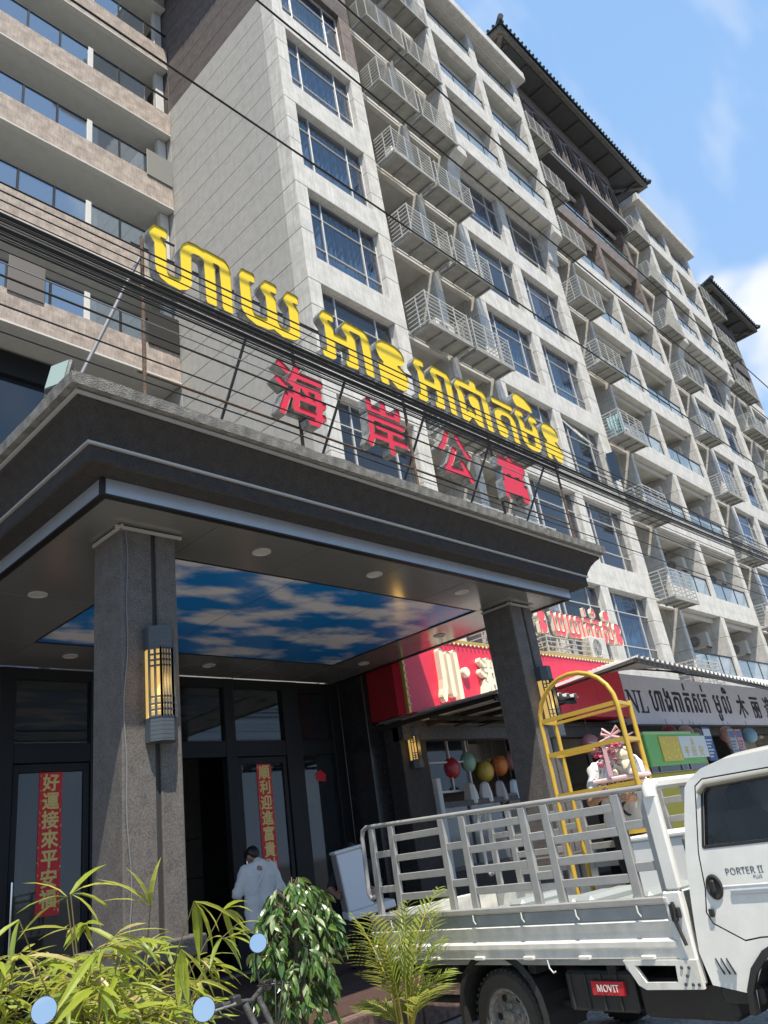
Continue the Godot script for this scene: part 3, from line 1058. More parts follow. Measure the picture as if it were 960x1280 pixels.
func build_porch():
	var b := thing("entrance_porch", "dark granite entrance porch with moulded cornice and cloud print ceiling on two columns", "porch", V(6.4, 0, -6))
	part(b, "rough_coping", porch_band([Vector2(0.36, 5.23), Vector2(0.5, 5.235), Vector2(0.51, 5.34), Vector2(0.46, 5.36), Vector2(0.1, 5.36), Vector2(0.1, 5.23)], 0.014), M.concrete)
	part(b, "upper_trim", porch_band([Vector2(0.40, 5.195), Vector2(0.445, 5.2), Vector2(0.445, 5.222), Vector2(0.40, 5.222)]), M.trim)
	part(b, "cornice_cove", porch_band([Vector2(0.0, 4.925), Vector2(0.235, 4.925), Vector2(0.255, 4.98), Vector2(0.30, 5.06), Vector2(0.36, 5.13), Vector2(0.415, 5.17), Vector2(0.42, 5.194), Vector2(0.0, 5.194)]), M.granite)
	part(b, "lower_trim", porch_band([Vector2(0.19, 4.90), Vector2(0.245, 4.9), Vector2(0.245, 4.922), Vector2(0.19, 4.922)]), M.trim)
	part(b, "lower_band", porch_band([Vector2(0.0, 4.757), Vector2(0.2, 4.757), Vector2(0.22, 4.775), Vector2(0.22, 4.898), Vector2(0.0, 4.898)]), M.granite)
	part(b, "metal_fascia", porch_band([Vector2(-0.05, 4.614), Vector2(0.0, 4.614), Vector2(0.0, 4.755), Vector2(-0.05, 4.755)]), M.alu)
	part(b, "black_edge", porch_band([Vector2(-0.06, 4.595), Vector2(0.006, 4.595), Vector2(0.006, 4.612), Vector2(-0.06, 4.612)]), M.black)
	wbox(b, "corner_joint", V(PX0 - 0.012, 4.612, PZ - 0.03), V(PX0 + 0.03, 4.755, PZ + 0.012), M.black, 0.002)
	wbox(b, "roof_deck", V(PX0 + 0.0, 5.2, PBACK), V(PX1 - 0.0, 5.3, PZ - 0.0), M.concrete)
	# ceiling: metal panels round the printed light panel
	var xs := [2.80, 3.98, 5.26, 6.54, 7.82, 9.1, 10.09]
	var zs := [-5.42, -6.35, -7.93, -9.52, -10.64]
	for i in 6:
		for j in 4:
			if i >= 1 and i <= 4 and (j == 1 or j == 2):
				continue
			wbox(b, "ceiling_panel", V(xs[i] + 0.003, 4.61, zs[j + 1] + 0.003), V(xs[i + 1] - 0.003, 4.64, zs[j] - 0.003), M.panel, 0.002)
	var backing := MB.new()
	backing.box(V(2.8, 4.66, -10.64), V(10.09, 4.75, -5.42))
	part(b, "ceiling_backing", backing, M.black)
	var sky_print := MB.new()
	sky_print.quad(V(4.0, 4.622, -9.5), V(9.08, 4.622, -9.5), V(9.08, 4.622, -6.37), V(4.0, 4.622, -6.37))
	var pm := StandardMaterial3D.new()
	pm.albedo_texture = cloud_print()
	pm.roughness = 0.22
	part(b, "cloud_print_panel", sky_print, pm)
	var fr := MB.new()
	for e in [[4.0, 9.08, -6.37, -6.35], [4.0, 9.08, -9.52, -9.5]]:
		fr.box(V(e[0], 4.605, e[2]), V(e[1], 4.64, e[3]))
	for x in [5.68, 7.38]:
		fr.box(V(x - 0.0012, 4.619, -9.5), V(x + 0.0012, 4.63, -6.37))
	for x in [3.975, 9.08]:
		fr.box(V(x, 4.605, -9.5), V(x + 0.02, 4.64, -6.37))
	part(b, "print_frame", fr, M.black)
	for p in [V(4.75, 0, -5.84), V(6.43, 0, -5.84), V(8.11, 0, -5.84), V(3.3, 0, -7.84), V(4.68, 0, -10.0), V(6.9, 0, -10.0), V(9.59, 0, -9.26), V(9.59, 0, -7.5)]:
		var d := MB.new()
		d.lathe(V(p.x, 4.612, p.z), Vector3.DOWN, [[0.1, -0.01], [0.1, 0.012], [0.075, 0.016], [0.072, 0.007], [0.0, 0.007]], 24)
		part(b, "downlight", d, M.white_frame)
	# columns
	for x in [3.18, 9.22]:
		var c := MB.new()
		var w := 0.55
		var z0 := -5.85
		var z1 := -6.35
		var y1 := 4.606
		c.cbox(V(x, 0.0, z1), V(x + 0.30, y1, z0), 0.012)
		c.cbox(V(x + 0.345, 0.0, z1), V(x + w, y1, z0), 0.012)
		var col := part(b, "column", c, M.granite_column)
		var g := MB.new()
		g.box(V(x + 0.29, 0.01, z1 + 0.01), V(x + 0.355, y1 - 0.01, z0 - 0.03))
		piece(col, "groove", g, M.groove)
		var band := MB.new()
		band.cbox(V(x - 0.1, 1.09, z1 - 0.1), V(x + w + 0.1, 1.23, z0 + 0.1), 0.015)
		piece(col, "stone_band", band, M.granite_column)
		var cap := MB.new()
		cap.bar(V(x - 0.06, y1 - 0.03, z0 + 0.012), V(x + w + 0.06, y1 - 0.03, z0 + 0.012), 0.018, 0.03)
		cap.bar(V(x - 0.012, y1 - 0.03, z1), V(x - 0.012, y1 - 0.03, z0 + 0.05), 0.018, 0.03)
		piece(col, "edge_bead", cap, M.trim)
		if x < 5.0:
			var pts := []
			for i in 40:
				var f := i / 39.0
				pts.append(V(x + 0.035 + 0.018 * sin(f * 11.0) + 0.01 * sin(f * 29.0), lerpf(4.58, 0.4, f), z0 + 0.008))
			var cb := MB.new()
			cb.tube(pts, 0.006, 5)
			piece(col, "loose_wire", cb, M.cable_grey)
	# flood lamp lying on the coping at the near corner
	var fl := thing("flood_lamp", "flat glass flood lamp propped on the left corner of the porch coping", "flood lamp", V(2.3, 5.36, -5.35))
	var h := MB.new()
	h.xf = Transform3D(Basis.from_euler(V(0.0, -1.15, 0.0)) * Basis.from_euler(V(-0.25, 0, 0)), V(2.34, 5.6, -5.3))
	h.cbox(V(-0.11, -0.2, -0.05), V(0.11, 0.12, 0.02), 0.015)
	part(fl, "case", h, M.steel)
	var gl := MB.new()
	gl.xf = h.xf
	gl.box(V(-0.09, -0.17, 0.021), V(0.09, 0.1, 0.026))
	part(fl, "lens", gl, plain(0.26, 0.34, 0.31, 0.1))
	var br := MB.new()
	br.tube([V(2.3, 5.36, -5.5), V(2.33, 5.62, -5.46)], 0.015, 6)
	br.tube([V(2.44, 5.36, -5.22), V(2.42, 5.62, -5.2)], 0.015, 6)
	part(fl, "bracket", br, M.steel)

func cloud_print() -> ImageTexture:
	var w := 512
	var h := 320
	var f := FastNoiseLite.new()
	f.seed = 77
	f.frequency = 0.0075
	f.fractal_octaves = 5
	var img := Image.create(w, h, false, Image.FORMAT_RGB8)
	for y in h:
		for x in w:
			var c := smoothstep(-0.08, 0.48, f.get_noise_2d(x * 0.8, y * 1.35) + 0.1)
			var blue := Vector3(0.016, 0.23, 0.66)
			var k := blue.lerp(Vector3(0.92, 0.90, 0.92), c * 0.9)
			img.set_pixel(x, y, lin(k.x, k.y, k.z))
	return ImageTexture.create_from_image(img)

# ------------------------------------------------------------------ glazed entrance front under the porch
func build_entrance_front():
	var b := thing("glazed_entrance", "black framed glass entrance with open doorway under the porch", "entrance", V(7, 0.3, -10.75))
	var z := -10.7
	# frame: posts and rails
	var posts := [[0.6, 0.75], [2.0, 2.2], [4.04, 4.25], [5.31, 5.52], [6.58, 6.78], [7.6, 7.8], [8.84, 9.2], [9.97, 10.3]]
	for p in posts:
		wbox(b, "post", V(p[0], 0.3, z - 0.09), V(p[1], 4.6, z + 0.06), M.door_black, 0.008)
	for r in [[3.32, 3.58], [4.44, 4.6]]:
		wbox(b, "rail", V(0.6, r[0], z - 0.08), V(10.3, r[1], z + 0.045), M.door_black, 0.008)
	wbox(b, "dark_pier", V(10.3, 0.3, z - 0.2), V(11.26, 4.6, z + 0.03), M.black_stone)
	wbox(b, "return_wall", V(-0.4, 0.0, z - 0.2), V(0.6, 4.6, z + 0.02), M.granite)
	for i in posts.size() - 1:
		var g := MB.new()
		g.box(V(posts[i][1], 3.58, z - 0.02), V(posts[i + 1][0], 4.44, z - 0.012))
		part(b, "transom_pane", g, M.door_tint)
	# door leaves and side lights
	for d in [[0.75, 2.0], [2.2, 4.04], [4.25, 5.31], [7.8, 8.84]]:
		var f := MB.new()
		f.cbox(V(d[0] + 0.01, 0.33, z - 0.04), V(d[0] + 0.09, 3.31, z + 0.03), 0.006)
		f.cbox(V(d[1] - 0.09, 0.33, z - 0.04), V(d[1] - 0.01, 3.31, z + 0.03), 0.006)
		f.cbox(V(d[0] + 0.09, 3.2, z - 0.04), V(d[1] - 0.09, 3.31, z + 0.03), 0.006)
		f.cbox(V(d[0] + 0.09, 0.33, z - 0.04), V(d[1] - 0.09, 0.5, z + 0.03), 0.006)
		var o := part(b, "door_leaf", f, M.door_black)
		var g := MB.new()
		g.box(V(d[0] + 0.09, 0.5, z - 0.008), V(d[1] - 0.09, 3.2, z + 0.002))
		piece(o, "pane", g, M.door_tint)
		var hd := MB.new()
		hd.tube([V(d[0] + 0.05, 1.1, z + 0.06), V(d[0] + 0.05, 1.9, z + 0.06)], 0.014, 8)
		piece(o, "handle", hd, M.chrome)
	var sg := MB.new()
	sg.box(V(9.2, 0.35, z - 0.02), V(9.97, 3.32, z - 0.012))
	part(b, "side_pane", sg, M.door_tint)
	# one leaf folded back into the open doorway
	var fo := MB.new()
	fo.box(V(6.82, 0.33, z - 1.1), V(6.86, 3.25, z - 0.1))
	part(b, "folded_leaf", fo, M.door_black)
	# the hall behind
	var r := MB.new()
	r.quad(V(-0.4, 0.3, -17), V(11.24, 0.3, -17), V(11.24, 4.6, -17), V(-0.4, 4.6, -17))
	r.quad(V(-0.4, 4.58, -17), V(11.24, 4.58, -17), V(11.24, 4.58, -10.8), V(-0.4, 4.58, -10.8))
	r.quad(V(-0.4, 0.3, -10.8), V(-0.4, 0.3, -17), V(-0.4, 4.6, -17), V(-0.4, 4.6, -10.8))
	r.quad(V(11.24, 0.3, -17), V(11.24, 0.3, -10.8), V(11.24, 4.6, -10.8), V(11.24, 4.6, -17))
	part(b, "hall", r, M.hall)
	var vc := MB.new()
	for x in [4.4, 4.75, 5.1, 5.95, 8.0, 8.35]:
		vc.box(V(x, 0.6, -11.2), V(x + 0.2, 3.3, -11.19))
	part(b, "hall_blinds", vc, plain(0.30, 0.30, 0.29, 0.9))
	# paper couplets
	banner("好運接來平安福", 4.62, 4.93, 1.46, 3.31, z + 0.006, "red paper banner with gold characters on the left door, behind the palms")
	banner("順利迎進富貴財", 8.2, 8.5, 1.44, 3.31, z + 0.006, "red paper banner with gold characters on the glass behind the man in the white shirt")
	var st := thing("red_sticker", "small red picture stuck on the dark side pane right of the doors", "sticker", V(9.6, 2.9, z))
	var sm := MB.new()
	sm.plate([PackedVector2Array([Vector2(9.52, 2.88), Vector2(9.72, 2.86), Vector2(9.74, 2.98), Vector2(9.62, 3.06), Vector2(9.5, 3.0)])], z - 0.011, z - 0.006)
	part(st, "print", sm, M.banner_red)

func banner(text: String, x0: float, x1: float, y0: float, y1: float, z: float, label: String):
	var o := thing("couplet_banner", label, "banner", V((x0 + x1) * 0.5, y0, z))
	var p := MB.new()
	p.box(V(x0, y0, z), V(x1, y1, z + 0.003))
	part(o, "paper", p, M.banner_red)
	var n := text.length()
	var step := (y1 - y0 - 0.2) / n
	var s := minf(step * 0.92, (x1 - x0) * 0.74)
	for i in n:
		var cy := y1 - 0.12 - step * (i + 0.5)
		var g := MB.new()
		var polys := glyph(text[i], s / 66.0, 2.0)
		for q in polys.size():
			for k in polys[q].size():
				polys[q][k] += Vector2((x0 + x1) * 0.5 - s * 0.52, cy - s * 0.41)
		g.fill(united(polys), func(v): return Vector3(v.x, v.y, z + 0.006), Vector3(0, 0, 1), s * 0.05)
		part(o, "character", g, M.banner_gold)
	var or_ := MB.new()
	var r := RandomNumberGenerator.new()
	r.seed = n + int(x0 * 100)
	for i in 46:
		var side := -1.0 if r.randf() < 0.5 else 1.0
		var px := (x0 + x1) * 0.5 + side * (x1 - x0) * r.randf_range(0.40, 0.485)
		var py := r.randf_range(y0 + 0.02, y1 - 0.02)
		if r.randf() < 0.3:
			px = r.randf_range(x0 + 0.02, x1 - 0.02)
			py = y1 - r.randf_range(0.01, 0.09) if r.randf() < 0.6 else y0 + r.randf_range(0.02, 0.22)
		var w := r.randf_range(0.003, 0.008)
		or_.box(V(px - w, py - w * r.randf_range(0.5, 2.0), z + 0.0031), V(px + w, py + w, z + 0.0045))
	part(o, "gold_flecks", or_, M.banner_gold)

# ------------------------------------------------------------------ lettering
const GLYPHS := {
	"海": "22 51 10 58 7 54 19 47|17 31 6 38 3 34 14 27|19 18 15 21 5 -2 10 -4|57 35 57 25 47 25 50 27 42 35 39 33 47 25 32 25 33 35|67 20 67 25 62 25 63 39 29 39 27 25 20 25 20 20 26 20 24 5 55 5 52 0 43 0 44 -5 56 -4 58 -1 60 5 65 5 65 9 61 9 62 20|57 20 56 9 30 9 31 20|49 11 40 20 37 18 46 9|66 46 66 51 34 51 36 58 31 59 26 47 19 37 24 34 31 46",
	"岸": "66 32 66 37 9 37 8 11 2 -1 7 -4 12 6 13 17 14 32|67 9 67 14 43 14 43 22 63 22 63 26 20 26 20 22 38 22 38 14 16 14 16 9 38 9 38 -6 43 -6 43 9|62 43 62 56 56 56 56 47 38 47 38 59 32 59 32 47 14 47 14 56 9 56 9 43",
	"公": "28 55 23 57 15 42 4 30 8 26 11 29 22 43|68 31 56 43 47 57 41 55 52 39 63 26|65 -2 48 21 43 19 51 8 19 6 29 19 38 35 33 37 19 14 13 7 9 5 11 -1 55 3 59 -5",
	"寓": "32 32 32 27 18 27 18 32|52 32 52 27 37 27 37 32|32 40 32 36 18 36 18 40|52 40 52 36 37 36 37 40|62 0 62 19 37 19 37 23 57 23 57 44 13 44 13 23 32 23 32 19 9 19 9 -6 14 -6 14 14 32 14 32 8 17 7 18 3 48 4 50 1 54 3 47 13 43 12 46 8 37 8 37 14 57 14 57 -1 48 -1 50 -5 59 -5 61 -3|65 40 65 53 39 53 36 59 31 58 33 53 6 53 6 40 11 40 11 48 60 48 60 40",
	"好": "31 5 22 13 30 44 15 44 18 58 13 59 10 44 3 44 3 40 9 40 4 20 16 12 10 4 2 -1 5 -6 20 8 27 1|24 40 18 17 10 22 14 40|67 24 67 29 52 29 52 36 65 51 61 54 33 54 33 49 57 49 46 37 46 29 30 29 30 24 46 24 46 0 36 -1 38 -6 47 -5 51 -3 52 24",
	"運": "65 44 65 56 22 56 22 44 26 44 26 52 60 52 60 44|19 44 9 56 5 53 14 41|41 26 41 21 30 21 30 26|57 26 57 21 46 21 46 26|41 34 41 29 30 29 30 34|57 34 57 29 46 29 46 34|66 9 66 13 46 13 46 18 61 18 61 38 46 38 46 42 59 42 59 46 46 46 46 49 41 49 41 46 27 46 27 42 41 42 41 38 25 38 25 18 41 18 41 13 22 13 22 9 41 9 41 4 46 4 46 9|68 3 39 1 25 4 18 9 18 31 3 31 3 26 13 26 13 9 3 0 6 -4 15 5 26 -1 38 -3 66 -3",
	"接": "41 37 36 46 32 44 37 35|23 40 23 45 16 45 16 59 11 59 11 45 3 45 3 40 11 40 11 24 2 22 3 16 11 19 11 0 4 0 5 -5 16 -3 16 21 23 23 22 28 16 26 16 40|65 47 65 51 49 51 45 58 40 57 43 51 27 51 27 47|67 31 67 35 53 35 59 45 54 46 48 35 24 35 24 31|54 18 47 8 35 12 39 18|67 18 67 23 42 23 45 29 40 30 37 23 23 23 23 18 34 18 28 10 42 4 22 -1 25 -5 48 2 62 -6 65 -2 52 5 59 18",
	"來": "68 2 50 12 38 27 38 44 65 44 65 49 38 49 38 59 32 59 32 49 5 49 5 44 32 44 32 27 19 12 3 2 6 -2 20 6 32 19 32 -6 38 -6 38 19 46 9 60 -1 64 -3|28 25 20 33 22 41 17 42 12 30 4 21 9 17 18 28 24 22|66 22 53 33 56 41 50 42 47 31 41 23 45 20 51 29 62 19",
	"平": "24 30 17 46 12 44 19 28|58 44 53 46 45 29 50 28|66 19 66 24 38 24 38 49 63 49 63 54 7 54 7 49 32 49 32 24 4 24 4 19 32 19 32 -6 38 -6 38 19",
	"安": "64 37 64 51 38 51 34 59 29 58 32 51 7 51 7 37 12 37 12 46 58 46 58 37|46 26 37 12 22 18 27 26|65 26 65 31 30 31 35 42 29 43 24 31 5 31 5 26 21 26 14 16 32 9 20 3 6 -1 9 -5 25 -1 38 6 60 -5 64 -1 42 10 52 26",
	"福": "19 48 14 58 9 57 15 46|57 42 57 34 37 34 37 42|62 30 62 46 33 46 33 30|66 51 66 55 29 55 29 51|44 21 44 14 34 14 34 21|60 21 60 14 49 14 49 21|44 10 44 2 34 2 34 10|60 10 60 2 49 2 49 10|65 -5 65 25 29 25 29 21 20 29 28 44 25 46 4 46 4 41 22 41 13 28 1 18 4 13 13 21 13 -5 19 -5 19 25 26 17 29 21 29 -6 34 -6 34 -2 60 -2 60 -5",
	"順": "30 -3 30 57 25 57 25 -3|20 4 20 51 16 51 16 4|11 28 11 56 6 56 6 16 2 -2 5 -5 10 10|59 29 59 23 40 23 40 29|59 19 59 12 40 12 40 19|59 40 59 33 40 33 40 40|47 4 43 6 30 -2 33 -6|68 -3 57 6 53 4 64 -6|66 51 66 56 33 56 33 51 47 51 46 44 35 44 35 8 64 8 64 44 51 44 53 51",
	"利": "47 12 47 50 42 50 42 12|64 1 64 57 59 57 59 1 46 0 48 -6 57 -5 63 -3|37 33 37 38 23 38 23 51 36 54 32 58 3 52 5 47 18 50 18 38 4 38 4 33 17 33 10 20 2 9 5 4 18 25 18 -5 23 -5 23 22 34 12 37 17 23 28 23 33",
	"迎": "21 46 8 55 5 51 17 42|67 1 39 0 25 3 18 7 18 34 3 34 3 29 12 29 12 7 3 -1 6 -6 16 3 26 -3 39 -5 66 -4|64 17 64 54 43 54 43 3 48 3 48 49 60 49 60 17 52 16 53 12 62 13|43 55 39 59 25 52 25 20 21 15 24 11 42 18 42 22 30 19 30 49",
	"進": "19 46 8 57 4 54 15 42|45 32 45 24 32 24 32 32|45 43 45 36 32 36 32 43|45 20 45 13 32 13 32 20|67 8 67 13 50 13 50 20 63 20 63 24 50 24 50 32 63 32 63 36 50 36 50 43 65 43 65 47 52 47 47 57 42 56 46 47 33 47 37 57 32 58 26 45 18 35 21 31 27 37 27 8|68 2 37 1 24 4 18 7 18 32 4 32 4 27 12 27 12 7 3 0 7 -5 16 3 29 -3 42 -4 66 -4",
	"富": "55 40 55 44 15 44 15 40|50 33 50 27 20 27 20 33|55 24 55 37 15 37 15 24|32 16 32 10 15 10 15 16|55 16 55 10 37 10 37 16|32 6 32 1 15 1 15 6|55 6 55 1 37 1 37 6|60 -5 60 20 10 20 10 -6 15 -6 15 -3 55 -3 55 -5|65 40 65 53 39 53 35 60 30 58 32 53 6 53 6 40 11 40 11 49 59 49 59 40",
	"貴": "53 20 53 16 18 16 18 20|53 13 53 8 18 8 18 13|53 28 53 24 18 24 18 28|58 5 58 31 13 31 13 5|66 -3 45 4 41 1 60 -6|29 2 25 4 4 -2 8 -6|32 51 32 46 18 46 18 51|53 51 53 46 38 46 38 51|66 35 66 39 38 39 38 43 58 43 58 55 38 55 38 59 32 59 32 55 13 55 13 43 32 43 32 39 4 39 4 35",
	"財": "16 9 11 11 2 -3 7 -6|33 -1 25 11 21 9 28 -3|26 39 26 30 11 30 11 39|26 26 26 16 11 16 11 26|26 52 26 43 11 43 11 52|31 12 31 56 6 56 6 12|67 37 67 42 58 42 58 59 53 59 53 42 33 42 33 37 51 37 43 21 31 9 35 6 45 16 53 30 53 0 43 0 45 -6 54 -5 58 -3 58 37",
	"川": "17 31 17 55 11 55 10 18 7 5 2 -3 6 -6 15 11|39 1 39 52 33 52 33 1|62 -6 62 55 57 55 57 -6",
	"湘": "20 51 9 58 6 54 17 47|17 33 6 39 3 35 14 29|17 18 12 21 4 -2 9 -5|42 22 33 31 33 38 41 38 41 43 33 43 33 59 28 59 28 43 19 43 19 38 28 38 23 22 16 10 19 6 28 26 28 -6 33 -6 33 25 39 17|60 34 60 21 48 21 48 34|60 51 60 39 48 39 48 51|60 17 60 4 48 4 48 17|65 -5 65 56 43 56 43 -5 48 -5 48 -1 60 -1 60 -5",
	"木": "68 7 52 19 40 36 65 36 65 42 38 42 38 59 32 59 32 42 5 42 5 36 30 36 18 19 2 6 6 2 20 14 32 31 32 -6 38 -6 38 31 50 14 60 5 64 2",
	"丽": "25 16 18 29 14 28 21 14|56 15 49 29 45 27 52 13|66 50 66 55 4 55 4 50|32 1 32 42 8 42 8 -6 12 -6 12 37 27 37 27 1 19 0 21 -5 29 -4|63 1 63 42 38 42 38 -6 43 -6 43 37 58 37 58 0 50 0 51 -5 57 -5 62 -4",
	"造": "20 45 9 56 5 53 15 42|56 22 56 11 32 11 32 22|61 6 61 26 27 26 27 6|66 32 66 36 47 36 47 45 63 45 63 50 47 50 47 59 42 59 42 50 33 50 36 57 31 58 21 41 26 38 31 45 42 45 42 36 21 36 21 32|68 2 38 1 25 2 18 7 18 32 3 32 3 27 13 27 13 6 3 0 7 -5 16 2 28 -3 41 -4 66 -4",
	"型": "49 31 49 55 44 55 44 31|63 27 63 58 58 58 58 27 48 26 49 21 56 21 61 23|27 51 27 42 18 42 18 51|40 37 40 42 32 42 32 51 39 51 39 56 7 56 7 51 14 51 14 42 5 42 5 37 13 37 11 30 4 24 8 20 15 28 18 37 27 37 27 22 32 22 32 37|67 -3 67 2 38 2 38 11 59 11 59 15 38 15 38 23 33 23 33 15 11 15 11 11 33 11 33 2 3 2 3 -3",
	"ហ": "90 46 90 0 80 0 80 49 77 54 71 56 61 55 56 51 55 14 53 8 49 4 39 0 25 1 17 4 12 10 11 17 11 40 21 40 21 16 22 11 26 8 32 7 39 8 43 10 46 16 46 50 50 57 56 62 67 63 81 61 87 57|23 63 23 56 10 56 21 44 21 39 11 39 11 43 4 51 4 55 10 63",
	"ា": "21 50 21 0 11 0 10 53 6 56 -13 56 -13 63 15 62 19 58",
	"យ": "93 41 92 12 89 6 82 2 66 0 53 5 44 1 28 0 17 4 11 11 11 58 14 63 28 63 28 56 22 56 20 54 21 15 23 10 27 8 39 8 47 11 48 16 48 41 58 41 58 16 61 10 68 7 78 9 82 15 83 41|95 63 95 56 82 56 93 44 93 39 83 39 83 43 76 51 76 55 82 63|61 63 61 56 48 56 58 44 58 39 48 39 48 43 41 51 41 55 48 63",
	"អ": "59 41 59 5 57 1 42 0 42 7 47 8 49 10 49 28 22 28 21 3 16 0 4 0 4 7 10 8 12 10 12 41 22 41 22 35 49 35 49 41|62 63 62 56 49 56 59 44 59 39 49 39 49 43 42 51 42 55 49 63|24 63 24 56 11 56 22 44 22 39 12 39 12 43 5 51 5 55 11 63",
	"ន": "59 16 56 6 48 1 39 1 26 10 20 11 20 0 11 0 11 27 20 27 20 19 30 16 42 8 47 9 49 15 48 21 45 25 24 30 14 37 11 46 14 57 22 62 32 63 46 62 55 58 58 53 58 47 55 42 51 39 43 38 43 45 47 46 48 50 46 54 41 56 31 56 25 54 21 51 21 46 22 41 27 37 47 32 54 28 58 23",
	"ផ": "58 23 58 0 47 0 34 11 22 0 11 0 11 42 6 49 6 53 14 63 46 64 48 65 48 73 58 73 58 63 54 58 47 56 14 56 13 54 21 43 21 9 34 21 48 9 48 23|58 21 48 21 48 27 42 28 38 31 36 38 40 45 49 48 57 45 58 42|48 34 48 40 45 39 44 35",
	"ត": "58 63 58 56 11 56 11 63|32 12 31 6 26 1 21 0 13 1 11 6 11 27 21 27 21 24 26 23 30 20|25 12 24 15 21 16 21 7 24 9|58 32 58 0 48 0 48 33 47 37 44 40 36 41 26 40 21 35 21 25 11 25 11 36 14 42 20 46 29 49 45 48 52 45 57 39|32 12 31 6 26 1 21 0 13 1 11 6 11 27 21 27 21 24 26 23 30 20|25 12 24 15 21 16 21 7 24 9",
	"ម": "51 35 51 28 17 28 17 35|58 40 58 13 52 4 45 1 29 0 20 2 14 7 11 13 11 40 21 40 21 13 26 9 34 7 43 9 47 13 48 40|61 63 61 56 48 56 58 44 58 39 48 39 48 43 41 51 41 55 48 63|23 63 23 56 10 56 21 44 21 39 11 39 11 43 4 51 4 55 10 63",
	"ិ": "-9 82 -9 74 -50 74 -53 77 -54 82 -53 88 -49 92 -44 95 -38 95 -23 92|-19 81 -29 86 -38 88 -44 86 -46 81",
	"ង": "58 37 58 0 47 0 34 11 22 0 11 0 10 28 9 30 5 31 5 38 16 38 19 35 20 9 34 21 48 9 47 41 43 45 28 41 20 43 15 45 11 53 11 73 20 73 21 54 22 51 26 49 36 50 34 53 33 57 37 64 43 65 49 63 52 57 50 50 56 45",
	"ក": "58 63 58 56 11 56 11 63|58 32 58 0 48 0 48 35 43 40 34 42 26 40 21 35 21 0 11 0 11 34 12 39 17 45 29 49 47 47 55 42",
	"់": "-28 95 -28 74 -36 74 -36 95",
	"ស": "50 63 50 56 20 56 27 48 18 45 13 52 20 63|90 41 90 15 89 10 83 3 75 1 58 1 49 7 46 13 45 35 40 41 32 41 25 40 21 35 21 25 11 25 12 38 17 46 29 49 44 47 51 44 55 38 56 16 57 11 62 8 72 8 77 10 80 14 80 41|32 12 31 6 26 1 21 0 13 1 11 6 11 27 21 27 21 24 26 23 30 20|25 12 24 15 21 16 21 7 24 9|93 63 93 56 79 56 90 44 90 39 80 39 80 43 73 51 73 55 79 63",
	"ល": "90 41 90 15 89 10 83 3 75 1 58 1 49 7 46 17 45 49 43 53 40 55 30 56 23 53 21 48 21 25 11 25 11 46 12 54 16 59 23 62 33 63 43 62 52 57 56 46 56 15 58 10 62 8 72 8 78 11 80 16 80 41|32 12 31 6 26 1 21 0 13 1 11 6 11 27 21 27 21 24 26 23 30 20|25 12 24 15 21 16 21 7 24 9|93 63 93 56 79 56 90 44 90 39 80 39 80 43 73 51 73 55 79 63",
	"ូ": "-17 -4 -17 -17 -21 -24 -27 -26 -36 -26 -42 -25 -46 -21 -48 -16 -48 -4 -39 -4 -38 -17 -36 -19 -32 -20 -28 -19 -26 -17 -26 -4",
	"ឃ": "90 41 90 13 87 7 83 3 75 1 65 0 57 2 51 5 45 2 39 0 23 1 15 5 11 11 11 53 8 56 3 56 3 63 15 63 20 60 21 15 23 10 28 8 39 8 44 12 46 16 46 40 56 40 56 16 58 10 65 7 75 9 80 15 80 41|93 63 93 56 79 56 90 44 90 39 80 39 80 43 73 51 73 55 79 63|58 63 58 56 45 56 56 44 56 39 46 39 46 43 39 51 39 55 45 63",
	"្": "-18 -11 -18 -18 -28 -18 -28 -26 -36 -26 -36 -18 -47 -18 -47 -11 -36 -11 -36 -3 -28 -3 -28 -11",
	"ំ": "-20 86 -23 78 -32 74 -41 78 -44 86 -41 95 -32 99 -23 95|-26 86 -28 90 -32 92 -36 91 -38 86 -36 82 -32 81 -28 82",
	"ឺ": "-9 98 -9 74 -16 74 -16 98|-21 101 -21 88 -28 88 -28 101|-9 82 -9 74 -50 74 -53 77 -54 82 -53 88 -49 92 -44 95 -38 95 -23 92|-19 81 -29 86 -38 88 -44 86 -46 81",
	"ុ": "-25 -4 -25 -26 -35 -26 -35 -10 -40 -10 -40 -4"
}

var outlines := {}

# outlines of one character, `s` metres per glyph unit, made bolder by `bold` units; counter-clockwise outers
func glyph(ch: String, s: float, bold := 0.0) -> Array:
	if not outlines.has(ch):
		var list := []
		for ring in GLYPHS[ch].split("|"):
			var nums: PackedStringArray = ring.split(" ")
			var p := PackedVector2Array()
			for i in range(0, nums.size() - 1, 2):
				p.append(Vector2(nums[i].to_float(), nums[i + 1].to_float()))
			list.append(p)
		outlines[ch] = list
	var res := []
	var best := 0.0
	var sign_ := 1.0
	for p in outlines[ch]:
		var a := area(p)
		if absf(a) > absf(best):
			best = a
	sign_ = signf(best)
	for p in outlines[ch]:
		var q: PackedVector2Array = p.duplicate()
		if sign_ < 0.0:
			q.reverse()
		var outer := area(q) > 0.0
		var grown := [q]
		if bold != 0.0:
			var c: PackedVector2Array = q.duplicate()
			if not outer:
				c.reverse()
			grown = Geometry2D.offset_polygon(c, bold if outer else -bold, Geometry2D.JOIN_ROUND)
		for g in grown:
			var z := PackedVector2Array()
			for v in g:
				z.append(v * s)
			if (area(z) > 0.0) != outer:
				z.reverse()
			if outer or absf(area(z)) > 9.0 * s * s:
				res.append(z)
	return res

